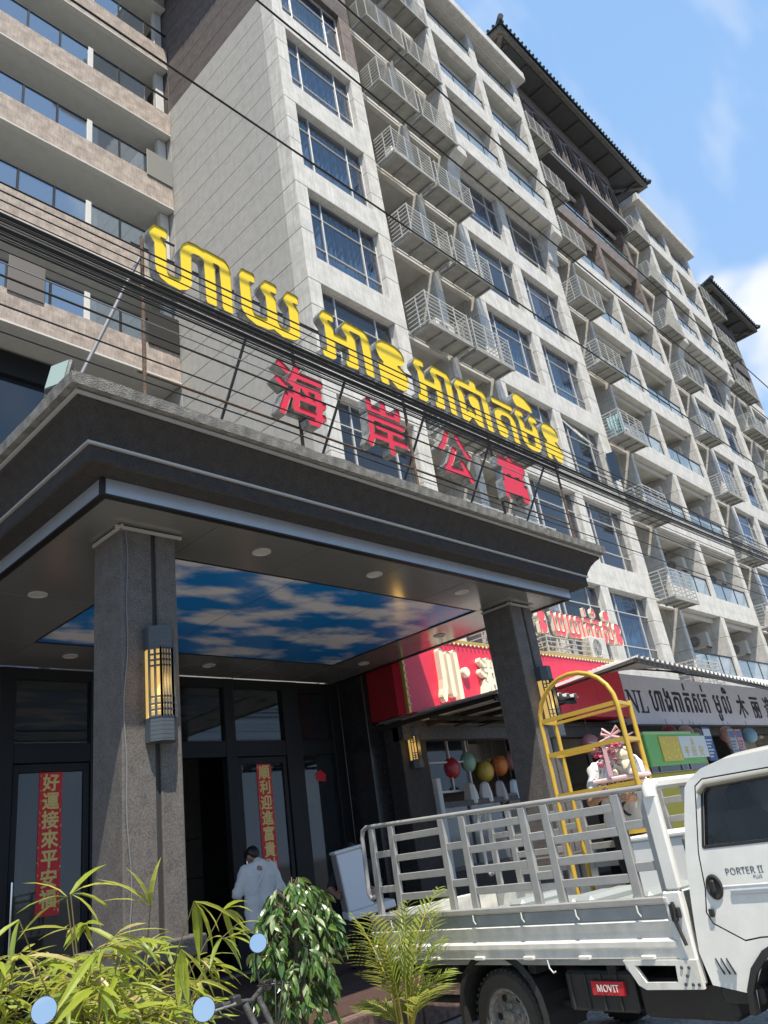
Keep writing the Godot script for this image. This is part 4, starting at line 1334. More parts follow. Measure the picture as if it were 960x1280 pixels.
# overlapping outlines joined into one
func united(polys: Array) -> Array:
	var outs := []
	var holes := []
	for p in polys:
		if area(p) > 0.0:
			outs.append(p)
		else:
			holes.append(p)
	var i := 0
	while i < outs.size():
		var k := i + 1
		var met := false
		while k < outs.size():
			var r: Array = Geometry2D.merge_polygons(outs[i], outs[k])
			var solid := []
			var voids := []
			for q in r:
				if area(q) > 0.0:
					solid.append(q)
				else:
					voids.append(q)
			if solid.size() == 1:
				outs[i] = solid[0]
				outs.remove_at(k)
				holes.append_array(voids)
				met = true
			else:
				k += 1
		if not met:
			i += 1
	return outs + holes

func area(p: PackedVector2Array) -> float:
	var a := 0.0
	for i in p.size():
		a += p[i].cross(p[(i + 1) % p.size()])
	return a * 0.5

# a solid letter with its own face and side colours; local x right, y up, face towards +z
func letter(text: String, s: float, bold: float, depth: float, face, side) -> ArrayMesh:
	var f := MB.new()
	var e := MB.new()
	var x := 0.0
	var all := []
	for ch in text:
		var polys := glyph(ch, s, bold)
		var hi := 0.0
		for p in polys:
			for k in p.size():
				p[k] += Vector2(x, 0)
				hi = maxf(hi, p[k].x)
		all.append_array(polys)
		if not ch in ["ិ", "ឺ", "់", "ំ", "ុ", "ូ"]:
			x = hi + s * (3.0 - bold)
	all = united(all)
	f.fill(all, func(v): return Vector3(v.x, v.y, depth), Vector3(0, 0, 1), s * 3.0)
	e.fill(all, func(v): return Vector3(v.x, v.y, 0), Vector3(0, 0, -1), s * 3.0)
	e.rim(all, 0.0, depth + (0.014 if depth > 0.06 else 0.0))
	var m := f.done(face)
	return e.done(side, m)

func text_width(text: String, s: float, bold := 0.0) -> float:
	var x := 0.0
	var hi := 0.0
	for ch in text:
		for p in glyph(ch, s, bold):
			for v in p:
				hi = maxf(hi, v.x + x)
		if not ch in ["ិ", "ឺ", "់", "ំ", "ុ", "ូ"]:
			x = hi + s * (3.0 - bold)
	return hi

# ------------------------------------------------------------------ air conditioners
func make_ac() -> Node3D:
	var o := Node3D.new()
	o.set_meta("local_axes", true)
	var c := MB.new()
	c.cbox(V(-0.4, 0, -0.15), V(0.4, 0.56, 0.15), 0.02)
	piece(o, "case", c, M.ac_white)
	var g := MB.new()
	g.lathe(V(-0.12, 0.28, 0.151), V(0, 0, 1), [[0.24, 0.0], [0.245, 0.012], [0.225, 0.012], [0.22, -0.0005], [0.0, -0.0005]], 24)
	piece(o, "fan_ring", g, M.ac_white)
	var f := MB.new()
	f.lathe(V(-0.12, 0.28, 0.152), V(0, 0, 1), [[0.215, 0.0], [0.0, 0.0]], 20)
	piece(o, "fan_opening", f, M.fan)
	var s := MB.new()
	for i in 5:
		s.lathe(V(-0.12, 0.28, 0.158), V(0, 0, 1), [[0.04 + i * 0.04, 0.0], [0.045 + i * 0.04, 0.004], [0.05 + i * 0.04, 0.0]], 20)
	for i in 8:
		var a := TAU * i / 8
		s.bar(V(-0.12, 0.28, 0.16), V(-0.12 + 0.22 * cos(a), 0.28 + 0.22 * sin(a), 0.16), 0.006)
	piece(o, "grille", s, M.ac_white)
	var br := MB.new()
	br.box(V(-0.3, -0.04, -0.3), V(-0.26, 0.0, 0.16))
	br.box(V(0.26, -0.04, -0.3), V(0.3, 0.0, 0.16))
	piece(o, "bracket", br, M.steel)
	return o

func build_air_conditioners():
	var proto := make_ac()
	var nth := ["lowest visible", "second", "third", "fourth", "fifth", "sixth"]
	for k in 6:
		for u in 2:
			var a: Node3D = proto.duplicate()
			a.name = "air_conditioner"
			add_child(a, true)
			a.position = V(29.95 if u == 0 else 34.1, row_top(k) - 1.02, -10.95)
			a.rotation.y = -PI / 2
			tag(a, "beige air conditioner, %s balcony of the middle bay, %s storey above the ribbed awning" % ["left" if u == 0 else "right", nth[k]], "air conditioner", "air conditioners hung in the middle balconies")
	for e in [[V(17.95, 5.17, -9.18), 0.0, "white air conditioner with round fan standing on the red restaurant sign"], [V(28.0, 5.7, -10.3), 0.0, "white air conditioner on the balcony floor just above the ribbed awning"], [V(15.0, 14.15, -9.75), 0.0, "air conditioner in the left cage of the third caged row above the roof letters"], [V(25.6, 11.0, -9.72), 0.0, "air conditioner in the single cage beside the open casement"], [V(25.7, 8.0, -10.9), -PI / 2, "air conditioner in the recess behind the lowest single cage"], [V(25.5, 14.12, -9.72), 0.0, "air conditioner in the single cage one storey above the open casement"], [V(25.8, 17.25, -9.72), 0.0, "air conditioner in the single cage two storeys above the open casement"], [V(17.0, 17.25, -9.72), 0.0, "air conditioner in the right cage of the fourth caged row"], [V(14.5, 20.38, -9.72), 0.0, "air conditioner in the left cage of the fifth caged row"], [V(35.6, 11.0, -9.72), 0.0, "air conditioner in a far single cage right of the middle bay"]]:
		var a: Node3D = proto.duplicate()
		a.name = "air_conditioner"
		add_child(a, true)
		a.position = e[0]
		a.rotation.y = e[1]
		tag(a, e[2], "air conditioner")
	proto.free()

# ------------------------------------------------------------------ letters and frame on the porch roof
func put_letters(o: Node3D, called: String, text: String, at: Vector3, width: float, s: float, bold: float, depth: float, face, side):
	var m := letter(text, s, bold, depth, face, side)
	var w := text_width(text, s, bold)
	var mi := MeshInstance3D.new()
	mi.name = called
	mi.mesh = m
	o.add_child(mi, true)
	mi.position = at - o.position
	mi.scale = V(width / w, 1, 1)

func build_roof_signs():
	var z := -5.3
	var y := thing("yellow_letter_sign", "row of yellow channel letters with silver sides above the porch roof", "sign", V(7, 6.95, z), "")
	var s := 0.0104
	put_letters(y, "letter", "ហា", V(3.13, 7.0, z), 0.99, s, 3.0, 0.10, M.yellow, M.letter_side)
	put_letters(y, "letter", "យ", V(4.16, 7.0, z), 0.93, s, 3.0, 0.10, M.yellow, M.letter_side)
	put_letters(y, "letter", "អា", V(5.38, 7.0, z), 0.88, s, 2.6, 0.10, M.yellow, M.letter_side)
	put_letters(y, "letter", "ន", V(6.29, 7.0, z), 0.64, s, 3.0, 0.10, M.yellow, M.letter_side)
	put_letters(y, "letter", "អា", V(7.08, 7.0, z), 0.84, s, 2.6, 0.10, M.yellow, M.letter_side)
	put_letters(y, "letter", "ផា", V(7.95, 7.0, z), 0.84, s, 2.7, 0.10, M.yellow, M.letter_side)
	put_letters(y, "letter", "ត", V(8.82, 7.0, z), 0.66, s, 2.2, 0.10, M.yellow, M.letter_side)
	put_letters(y, "letter", "មិ", V(9.5, 7.0, z), 0.66, s, 2.7, 0.10, M.yellow, M.letter_side)
	put_letters(y, "letter", "ន", V(10.19, 7.0, z), 0.6, s, 3.0, 0.10, M.yellow, M.letter_side)
	var r := thing("red_character_sign", "four large red channel characters standing below the yellow letters on the porch roof", "sign", V(7, 5.95, z))
	var x := 4.56
	for ch in ["海", "岸", "公", "寓"]:
		put_letters(r, "character", ch, V(x, 5.97, z), 0.74, 0.0108, 2.0, 0.12, M.red, M.letter_side)
		x += 1.35
	# rusty tube frame
	var f := thing("sign_frame", "rusty tube frame holding the roof letters, with sloping braces", "frame", V(7, 5.36, -5.4))
	for i in 5:
		var px := 3.16 + i * 1.9
		var m := MB.new()
		m.tube([V(px, 5.3, z - 0.06), V(px, 7.62, z - 0.06)], 0.02, 8)
		part(f, "post", m, M.rust)
	for yy in [5.72, 5.97, 7.02, 7.5]:
		var m := MB.new()
		m.tube([V(3.05 if yy > 6.6 else 3.1, yy, z - 0.085), V(10.9, yy, z - 0.085)], 0.014, 8)
		part(f, "rail", m, M.rust if yy < 6 else M.steel)
	for i in 5:
		var px := 4.43 + i * 1.5
		var m := MB.new()
		m.tube([V(px, 6.95, z - 0.09), V(px, 5.3, z - 1.25)], 0.017, 8)
		part(f, "brace", m, M.steel)
	var d := MB.new()
	d.tube([V(2.42, 5.36, -5.3), V(3.14, 7.35, z - 0.06)], 0.018, 8)
	part(f, "brace", d, M.cable_grey)

# ------------------------------------------------------------------ shops right of the porch
func corrugated(x0: float, x1: float, p0: Vector2, p1: Vector2, drop := 0.0, lift := 0.0) -> MB:
	# ribs run from p0 (z, y at the wall) to p1 (z, y at the eave)
	var m := MB.new()
	var n := int((x1 - x0) / 0.24)
	for i in n:
		var xa := lerpf(x0, x1, float(i) / n)
		var w := (x1 - x0) / n
		var pr := [[0.0, 0.0], [0.3, 0.0], [0.42, 0.06], [0.72, 0.06], [0.84, 0.0], [1.0, 0.0]]
		for k in 5:
			var xl: float = xa + pr[k][0] * w
			var xr: float = xa + pr[k + 1][0] * w
			var dl := -drop * (xl - x0) / (x1 - x0)
			var dr := -drop * (xr - x0) / (x1 - x0)
			for t in [0.0, -0.008]:
				m.quad(V(xl, p1.y + pr[k][1] + t + dl, p1.x), V(xr, p1.y + pr[k + 1][1] + t + dr, p1.x), V(xr, p0.y + pr[k + 1][1] + t + lift * clampf((xr - x0) / 3.3, 0.0, 1.0), p0.x), V(xl, p0.y + pr[k][1] + t + lift * clampf((xl - x0) / 3.3, 0.0, 1.0), p0.x))
			m.quad(V(xl, p1.y + pr[k][1] - 0.008 + dl, p1.x), V(xr, p1.y + pr[k + 1][1] - 0.008 + dr, p1.x), V(xr, p1.y + pr[k + 1][1] + dr, p1.x), V(xl, p1.y + pr[k][1] + dl, p1.x))
	return m

func build_shops():
	# restaurant and hairdresser fronts
	var b := thing("shop_fronts", "dark open shop fronts of restaurant and hairdresser at the foot of the block", "shopfront", V(20, 0, -10))
	for p in [[10.6, 11.3], [15.0, 15.4], [18.3, 18.7], [26.0, 26.4], [34.0, 34.6]]:
		wbox(b, "pier", V(p[0], 0, -10.4), V(p[1], 3.6, -9.6), M.granite)
	var r := MB.new()
	r.quad(V(11.3, 0, -13.5), V(40, 0, -13.5), V(40, 3.7, -13.5), V(11.3, 3.7, -13.5))
	r.quad(V(11.3, 3.6, -13.5), V(40, 3.6, -13.5), V(40, 3.6, -9.3), V(11.3, 3.6, -9.3))
	r.quad(V(11.3, 0, -9.6), V(11.3, 0, -13.5), V(11.3, 3.6, -13.5), V(11.3, 3.6, -9.6))
	part(b, "shop_room", r, M.dark_room)
	var lin_ := MB.new()
	lin_.box(V(10.6, 3.35, -9.75), V(40, 3.7, -9.5))
	part(b, "lintel", lin_, M.steel)
	# serving counter with a glazed case and stacked boxes in the restaurant
	wbox(b, "counter", V(11.6, 0, -10.5), V(14.9, 1.05, -9.9), M.door_black)
	wbox(b, "menu_board", V(14.0, 1.3, -9.95), V(14.7, 2.3, -9.9), plain(0.13, 0.12, 0.11))
	var cs := MB.new()
	for x in [11.55, 12.65, 13.75]:
		cs.box(V(x, 1.05, -9.96), V(x + 0.05, 2.2, -9.9))
	cs.box(V(11.55, 2.15, -9.97), V(14.9, 2.25, -9.89))
	cs.box(V(11.55, 1.05, -9.97), V(14.9, 1.12, -9.89))
	part(b, "window_frame", cs, M.steel)
	var gp := MB.new()
	gp.box(V(11.6, 1.12, -9.93), V(13.8, 2.15, -9.925))
	part(b, "window_pane", gp, M.glass)
	wbox(b, "back_shelf", V(11.8, 1.1, -11.6), V(12.6, 1.9, -11.3), plain(0.45, 0.5, 0.52))
	wbox(b, "back_shelf", V(12.8, 1.1, -11.6), V(13.5, 1.8, -11.3), plain(0.35, 0.4, 0.42))
	wbox(b, "white_door_edge", V(11.32, 0.9, -9.62), V(11.44, 2.65, -9.5), plain(0.4, 0.47, 0.5))
	# red sign box
	var sx0 := 10.33
	var sx1 := 18.55
	var s := thing("red_sign_box", "long red sign box with cream characters and a gold bulb edge, over the restaurant", "sign", V(14.4, 3.7, -9.4))
	for i in 6:
		var xa := lerpf(sx0, sx1, i / 6.0)
		var xb := lerpf(sx0, sx1, (i + 1) / 6.0)
		wbox(s, "sign_panel", V(xa + 0.004, 3.72, -9.3), V(xb - 0.004, 5.08, -9.0), M.sign_red, 0.006)
	var core := MB.new()
	core.box(V(sx0 + 0.01, 3.74, -9.98), V(sx1 - 0.01, 5.07, -9.302))
	part(s, "sign_case", core, plain(0.28, 0.012, 0.02, 0.5))
	var tr := MB.new()
	tr.cbox(V(sx0 - 0.03, 5.08, -9.34), V(sx1 + 0.02, 5.15, -8.97), 0.01)
	tr.cbox(V(sx0 - 0.06, 3.7, -9.05), V(sx0 - 0.002, 5.08, -8.97), 0.01)
	part(s, "gold_edge", tr, M.gold)
	var bl := MB.new()
	for i in 62:
		bl.ball(V(sx0 + 0.08 + i * 0.133, 5.06, -8.965), V(0.022, 0.022, 0.022), 5, 7)
	for i in 9:
		bl.ball(V(sx0 - 0.03, 3.85 + i * 0.14, -8.955), V(0.022, 0.022, 0.022), 5, 7)
	part(s, "bulb_row", bl, plain(0.75, 0.70, 0.55, 0.3))
	put_letters(s, "character", "川", V(11.18, 4.05, -9.0), 0.62, 0.0145, 4.2, 0.1, M.cream, M.cream)
	var dot := MB.new()
	dot.lathe(V(12.05, 4.5, -9.0), V(0, 0, 1), [[0.1, 0], [0.1, 0.08], [0.08, 0.1], [0, 0.1]], 16)
	part(s, "dot", dot, M.cream)
	put_letters(s, "character", "湘", V(12.45, 4.1, -9.0), 0.72, 0.0118, 2.4, 0.1, M.cream, M.cream)
	put_letters(s, "character", "木", V(13.9, 4.1, -9.0), 0.72, 0.0118, 2.4, 0.1, M.cream, M.cream)
	# awnings
	var a := thing("corrugated_awning", "grey corrugated awning under the red sign, its side edge towards the porch", "awning", V(12.7, 3.6, -9))
	part(a, "ribbed_sheet", corrugated(10.42, 13.0, Vector2(-10.6, 3.72), Vector2(-7.2, 3.65)), M.sheet)
	var af := MB.new()
	for x in [10.5, 11.3, 12.1, 12.9]:
		af.box(V(x, 3.58, -10.5), V(x + 0.04, 3.66, -7.25))
	for z in [-10.2, -8.7, -7.3]:
		af.box(V(10.45, 3.54, z), V(12.98, 3.6, z + 0.04))
	part(a, "frame", af, M.chassis)
	var a2 := thing("corrugated_awning", "long pale ribbed awning tilted up at the eave, over the lilac hairdresser sign", "awning", V(22, 4.3, -8))
	part(a2, "ribbed_sheet", corrugated(15.2, 38.0, Vector2(-9.0, 4.32), Vector2(-6.9, 4.47), 0.9, 0.78), M.sheet)
	var a2f := MB.new()
	a2f.bar(V(15.2, 4.41, -6.96), V(38, 3.51, -6.96), 0.04, 0.06)
	for i in 9:
		var x := 15.4 + i * 2.7
		var dy := -0.9 * (x - 15.2) / 22.8
		a2f.bar(V(x, 4.26 + 0.78 * clampf((x - 15.2) / 3.3, 0.0, 1.0), -8.98), V(x, 4.42 + dy, -6.95), 0.03, 0.04)
	part(a2, "frame", a2f, M.steel)
	# lilac hairdresser sign
	var h := thing("hairdresser_sign", "long lilac sign with dark Khmer and Chinese lettering under the ribbed awning", "sign", V(24, 3.5, -9.0))
	for i in 4:
		wbox(h, "sign_panel", V(18.56 + i * 4.0 + 0.003, 3.55, -9.15), V(18.56 + (i + 1) * 4.0 - 0.003, 4.82, -9.0), M.lavender, 0.004)
	var tb := MB.new()
	tb.box(V(18.5, 3.5, -9.16), V(34.6, 3.546, -8.98))
	part(h, "bottom_edge", tb, M.steel)
	var nl := TextMesh.new()
	nl.text = "NL"
	var sf := SystemFont.new()
	sf.font_names = PackedStringArray(["Droid Serif"])
	nl.font = sf
	nl.font_size = 96
	nl.pixel_size = 0.0085
	nl.depth = 0.012
	nl.material = M.ink
	piece(h, "lettering", nl, null, V(19.15, 4.12, -8.994) - h.position)
	var wx := 19.95
	for w in [["ហា", 0.75], ["ង", 0.42], ["កា", 0.62], ["ត់", 0.5], ["ស", 0.62], ["ក់", 0.42]]:
		put_letters(h, "lettering", w[0], V(wx, 3.9, -9.0), w[1], 0.0085, 1.4, 0.012, M.ink, M.ink)
		wx += w[1] + 0.1
	wx += 0.35
	for w in [["មូ", 0.5], ["លី", 0.68]]:
		put_letters(h, "lettering", w[0].replace("ី", "ិ"), V(wx, 3.9, -9.0), w[1], 0.0085, 1.4, 0.012, M.ink, M.ink)
		wx += w[1] + 0.12
	wx += 0.45
	for w in ["木", "丽", "造", "型"]:
		put_letters(h, "lettering", w, V(wx, 3.85, -9.0), 0.78, 0.0112, 0.9, 0.012, M.ink, M.ink)
		wx += 1.25

func build_shop_signs():
	# pink letters standing over the red box
	var p := thing("pink_letter_sign", "pink Khmer letters with white edges on a stand above the red sign box", "sign", V(17, 5.2, -9.3))
	var x := 15.55
	for w in [["ន", 0.42], ["", 0.18], ["ឃ", 0.62], ["យា", 0.85], ["ក់", 0.4], ["តំ", 0.42], ["សឺ", 0.62], ["ន", 0.42]]:
		if w[0] != "":
			put_letters(p, "letter", w[0], V(x, 5.72, -9.3), w[1], 0.0088, 2.8, 0.08, M.pink, M.cream)
		x += w[1] * 1.0 + 0.04
	var st := MB.new()
	for i in 6:
		st.tube([V(15.5 + i * 0.72, 5.1, -9.36), V(15.5 + i * 0.72, 6.2, -9.36)], 0.015, 6)
	st.tube([V(15.4, 5.72, -9.36), V(19.4, 5.72, -9.36)], 0.015, 6)
	st.tube([V(15.4, 6.1, -9.36), V(19.4, 6.1, -9.36)], 0.015, 6)
	part(p, "stand", st, M.white_frame)
	var g := thing("roof_guard_rail", "low white bar guard on top of the red sign box, left of the round fan", "railing", V(16.7, 5.15, -9.2))
	var gm := MB.new()
	for yy in [5.22, 5.34, 5.46, 5.58]:
		gm.tube([V(15.6, yy, -9.1), V(17.6, yy, -9.1)], 0.014, 6)
		gm.tube([V(15.6, yy, -9.1), V(15.6, yy, -9.7)], 0.014, 6)
	for xx in [15.6, 16.2, 16.9, 17.6]:
		gm.tube([V(xx, 5.15, -9.1), V(xx, 5.6, -9.1)], 0.016, 6)
	part(g, "bars", gm, M.cage)
	# green light box and the posters beside it
	var n := thing("green_sign_board", "green framed menu board with yellow photos and a white panel, under the lilac sign", "sign", V(18.5, 2.4, -8.0))
	wbox(n, "board", V(16.9, 2.42, -8.1), V(20.0, 3.14, -8.0), M.green_sign, 0.02)
	wbox(n, "top_strip", V(16.85, 3.1, -8.12), V(19.4, 3.17, -7.97), plain(0.3, 0.55, 0.25), 0.01)
	wbox(n, "white_panel", V(18.6, 2.55, -7.999), V(20.15, 3.06, -7.97), plain(0.62, 0.66, 0.66), 0.004)
	wbox(n, "photo_panel", V(17.55, 2.5, -7.999), V(18.58, 3.06, -7.975), plain(0.62, 0.47, 0.10), 0.004)
	var dots := MB.new()
	var r := RandomNumberGenerator.new()
	r.seed = 12
	for i in 26:
		var c := V(r.randf_range(17.6, 18.5), r.randf_range(2.56, 3.0), -7.974)
		dots.ball(c, V(0.05, 0.035, 0.006), 4, 7)
	part(n, "food_prints", dots, plain(0.75, 0.62, 0.05))
	var tm := TextMesh.new()
	tm.text = "- . -"
	for e in [["菜", 0.0]]:
		pass
	var tx := 18.75
	for w in ["平", "好", "安"]:
		put_letters(n, "lettering", w, V(tx, 2.6, -7.97), 0.26, 0.0038, 1.2, 0.006, M.banner_gold, M.banner_gold)
		tx += 0.42
	put_letters(n, "lettering", "木", V(19.2, 2.84, -7.97), 0.22, 0.003, 1.2, 0.006, M.banner_gold, M.banner_gold)
	var yb := thing("yellow_counter", "olive yellow stall counter below the green menu board", "counter", V(18, 0, -8.4))
	wbox(yb, "front", V(16.6, 1.0, -8.6), V(20.2, 2.3, -8.3), plain(0.42, 0.37, 0.03), 0.02)
	wbox(yb, "base", V(16.7, 0.0, -8.58), V(20.1, 0.99, -8.35), M.steel, 0.02)
	for e in [[20.2, 2.45, 0.5, "blue and white hanging poster just right of the green menu board", Color(0.05, 0.10, 0.25)], [21.9, 2.4, 0.42, "grey poster of the hanging pair above the truck cab", Color(0.32, 0.33, 0.36)], [22.42, 2.4, 0.42, "pink poster of the hanging pair above the truck cab", Color(0.5, 0.25, 0.27)]]:
		var o := thing("hanging_poster", e[3], "poster", V(e[0], e[1], -8.0))
		var q := MB.new()
		q.box(V(e[0], e[1], -8.02), V(e[0] + e[2], e[1] + 0.82, -8.0))
		var sheet := part(o, "sheet", q, plain(e[4].r, e[4].g, e[4].b))
		var q2 := MB.new()
		q2.box(V(e[0] + 0.03, e[1] + 0.6, -7.999), V(e[0] + e[2] - 0.03, e[1] + 0.78, -7.996))
		for i in 6:
			q2.box(V(e[0] + 0.04, e[1] + 0.08 + i * 0.08, -7.999), V(e[0] + e[2] * (0.5 + 0.4 * fmod(i * 0.37, 1.0)), e[1] + 0.12 + i * 0.08, -7.996))
		piece(sheet, "print", q2, plain(0.5, 0.55, 0.62) if e[0] < 21.0 else plain(0.10, 0.13, 0.25))
	# balloons and paper globes hanging in the shop mouths
	var cols := [["dark red", Color(0.34, 0.03, 0.04)], ["mint green", Color(0.20, 0.34, 0.27)], ["yellow", Color(0.45, 0.33, 0.05)], ["orange", Color(0.5, 0.15, 0.03)], ["rosy pink", Color(0.48, 0.22, 0.25)], ["crimson", Color(0.36, 0.02, 0.05)]]
	for i in 6:
		var c := V(12.7 + i * 0.56, 2.9 + 0.12 * sin(i * 2.1), -10.25)
		var o := thing("paper_globe", "%s paper globe in the string over the restaurant counter" % cols[i][0], "paper globe", c, "paper globes over the restaurant counter")
		var m := MB.new()
		m.ball(V(c.x, c.y, c.z), V(0.2, 0.22, 0.2), 12, 16)
		part(o, "globe", m, plain(cols[i][1].r, cols[i][1].g, cols[i][1].b, 0.3))
		var t := MB.new()
		t.tube([V(c.x, c.y + 0.2, c.z), V(c.x, 3.6, c.z)], 0.006, 5)
		part(o, "string", t, M.cable_grey)
	var cols2 := [["dusky pink", Color(0.34, 0.17, 0.18), V(15.9, 3.05, -8.8)], ["wine red", Color(0.25, 0.03, 0.05), V(19.6, 3.22, -8.6)], ["pale pink", Color(0.45, 0.28, 0.27), V(20.6, 3.22, -8.6)], ["olive yellow", Color(0.30, 0.24, 0.03), V(21.3, 2.85, -8.7)], ["dim mauve", Color(0.26, 0.17, 0.19), V(22.0, 3.2, -8.9)], ["salmon", Color(0.42, 0.25, 0.22), V(23.4, 3.2, -8.6)], ["bright rose", Color(0.55, 0.12, 0.2), V(16.9, 3.1, -9.3)], ["cream", Color(0.6, 0.52, 0.38), V(17.6, 3.0, -9.1)], ["white", Color(0.62, 0.6, 0.57), V(24.3, 3.0, -8.8)], ["sky blue", Color(0.2, 0.36, 0.5), V(25.2, 3.15, -8.6)], ["plum", Color(0.25, 0.08, 0.16), V(22.7, 2.8, -9.0)], ["peach", Color(0.6, 0.34, 0.24), V(18.9, 2.95, -9.2)]]
	for e in cols2:
		var c: Vector3 = e[2]
		var o := thing("paper_globe", "%s paper globe hanging below the lilac sign" % e[0], "paper globe", c, "paper globes below the hairdresser sign")
		var m := MB.new()
		m.ball(c, V(0.21, 0.23, 0.21), 12, 16)
		part(o, "globe", m, plain(e[1].r, e[1].g, e[1].b, 0.3))
		var t := MB.new()
		t.tube([V(c.x, c.y + 0.21, c.z), V(c.x, 3.6, c.z)], 0.006, 5)
		part(o, "string", t, M.cable_grey)

# ------------------------------------------------------------------ bags and cloth
func build_hung_goods():
	var names := ["clear", "white", "grey", "pale blue", "buff"]
	var tones := [Color(0.55, 0.56, 0.56), Color(0.7, 0.7, 0.69), Color(0.34, 0.34, 0.35), Color(0.42, 0.5, 0.56), Color(0.55, 0.47, 0.36)]
	for i in 5:
		var c := V(12.9 + i * 0.5, 2.15, -10.0)
		var o := thing("hanging_bag", "%s bag hanging under the paper globes over the restaurant counter" % names[i], "bag", c, "bags hung over the counter")
		var m := MB.new()
		for k in 10:
			var a0 := TAU * k / 10
			var a1 := TAU * (k + 1) / 10
			var prof := [[0.04, 0.42], [0.09, 0.38], [0.13, 0.2], [0.14, 0.04], [0.06, -0.02]]
			for q in 4:
				var w0 := 1.0 + 0.15 * sin(k * 2.3 + i)
				var w1 := 1.0 + 0.15 * sin((k + 1) % 10 * 2.3 + i)
				m.quad(c + V(cos(a0) * prof[q + 1][0] * w0, prof[q + 1][1], sin(a0) * prof[q + 1][0] * w0), c + V(cos(a1) * prof[q + 1][0] * w1, prof[q + 1][1], sin(a1) * prof[q + 1][0] * w1), c + V(cos(a1) * prof[q][0] * w1, prof[q][1], sin(a1) * prof[q][0] * w1), c + V(cos(a0) * prof[q][0] * w0, prof[q][1], sin(a0) * prof[q][0] * w0))
		part(o, "sack", m, plain(tones[i].r, tones[i].g, tones[i].b, 0.4))
		var t := MB.new()
		t.tube([c + V(0, 0.4, 0), V(c.x, 3.6, c.z)], 0.005, 5)
		part(o, "string", t, M.cable_grey)
	var cl := thing("laundry_cloth", "pale blue cloth hung over the side of the single cage above the open casement", "laundry", V(24.9, 14.9, -9.6))
	var m := curtain_mesh(-0.3, 0.3, -0.75, 0.05, 0.0, 5)
	m.xf = Transform3D.IDENTITY
	var mi := piece(cl, "cloth", m, plain(0.36, 0.55, 0.6, 0.9), Vector3.ZERO)
	mi.rotation.y = -PI / 2

# ------------------------------------------------------------------ wall lamps, lit amber panels behind a black lattice
func build_wall_lamps():
	for e in [[V(3.38, 2.68, -5.85), 0.245, 0.97, "lit amber lattice lamp on the near left porch column", 0.16], [V(9.5, 2.68, -5.85), 0.245, 0.97, "lit amber lattice lamp on the right porch column, behind the yellow arch", 0.16], [V(10.8, 2.85, -9.6), 0.27, 0.7, "dim lattice lamp on the dark pier left of the restaurant counter", 0.14]]:
		var c: Vector3 = e[0]
		var w: float = e[1]
		var h: float = e[2]
		var d: float = e[4]
		var o := thing("wall_lamp", e[3], "wall lamp", c)
		o.set_meta("local_axes", true)
		# plan: flat back, two chamfered corners
		var plan := [Vector2(0, 0), Vector2(0, d * 0.55), Vector2(w * 0.28, d), Vector2(w * 0.72, d), Vector2(w, d * 0.55), Vector2(w, 0)]
		var cs := MB.new()
		var big := PackedVector2Array(plan)
		big.reverse()
		cs.xf = Transform3D(Basis(V(1, 0, 0), V(0, 0, 1), V(0, -1, 0)), Vector3.ZERO)
		cs.plate([big], -h * 0.2, 0.0)
		cs.plate([big], -h, -h * 0.8)
		piece(o, "case", cs, M.lamp_case)
		var ribs := MB.new()
		for i in 5:
			for y0 in [0.02 + i * h * 0.036, h * 0.815 + i * h * 0.036]:
				for k in range(1, 4):
					var a: Vector2 = plan[k]
					var b: Vector2 = plan[k + 1]
					ribs.bar(V(a.x, y0, a.y), V(b.x, y0, b.y), 0.003, 0.006)
		piece(o, "case_ribs", ribs, M.lamp_case)
		var gl := MB.new()
		gl.xf = cs.xf
		var inner := PackedVector2Array()
		for q in plan:
			inner.append(Vector2(w * 0.5 + (q.x - w * 0.5) * 0.9, q.y * 0.9))
		inner.reverse()
		gl.plate([inner], -h * 0.8, -h * 0.2)
		piece(o, "lamp_panel", gl, M.lamp_glow)
		var bars := MB.new()
		for k in range(1, 4):
			var a: Vector2 = plan[k]
			var b: Vector2 = plan[k + 1]
			var n := 5 if k == 2 else 3
			for i in n:
				var q := a.lerp(b, float(i) / (n - 1))
				bars.box(V(q.x - 0.008, h * 0.2, q.y - 0.006), V(q.x + 0.008, h * 0.8, q.y + 0.006))
			for f in [0.205, 0.26, 0.31, 0.37, 0.64, 0.69, 0.74, 0.795]:
				bars.bar(V(a.x, h * f, a.y), V(b.x, h * f, b.y), 0.012, 0.014)
		piece(o, "lattice", bars, M.lamp_case)
		var l := OmniLight3D.new()
		l.name = "lamp_light"
		l.light_color = Color(1.0, 0.78, 0.4)
		l.light_energy = 0.05
		l.omni_range = 6.0
		l.omni_attenuation = 2.0
		l.light_size = 0.1
		l.shadow_enabled = true
		l.position = V(w * 0.5, h * 0.5, d + 0.06)
		o.add_child(l, true)

# ------------------------------------------------------------------ overhead cables
func cable(y: float, z: float, r: float, label: String, group: String, sag := 0.12, slope := 0.0, m = null):
	var x0 := -14.0
	var x1 := 64.0
	var o := thing("overhead_cable", label, "cable", V(x0, y, z), group)
	var pts := []
	for i in 61:
		var f := i / 60.0
		var x := lerpf(x0, x1, f)
		pts.append(V(x, y + slope * x - sag * (absf(sin(PI * (x + 9.0) / 26.0)) - 0.6), z))
	var t := MB.new()
	t.tube(pts, r, 6)
	part(o, "strand", t, m if m != null else M.cable)

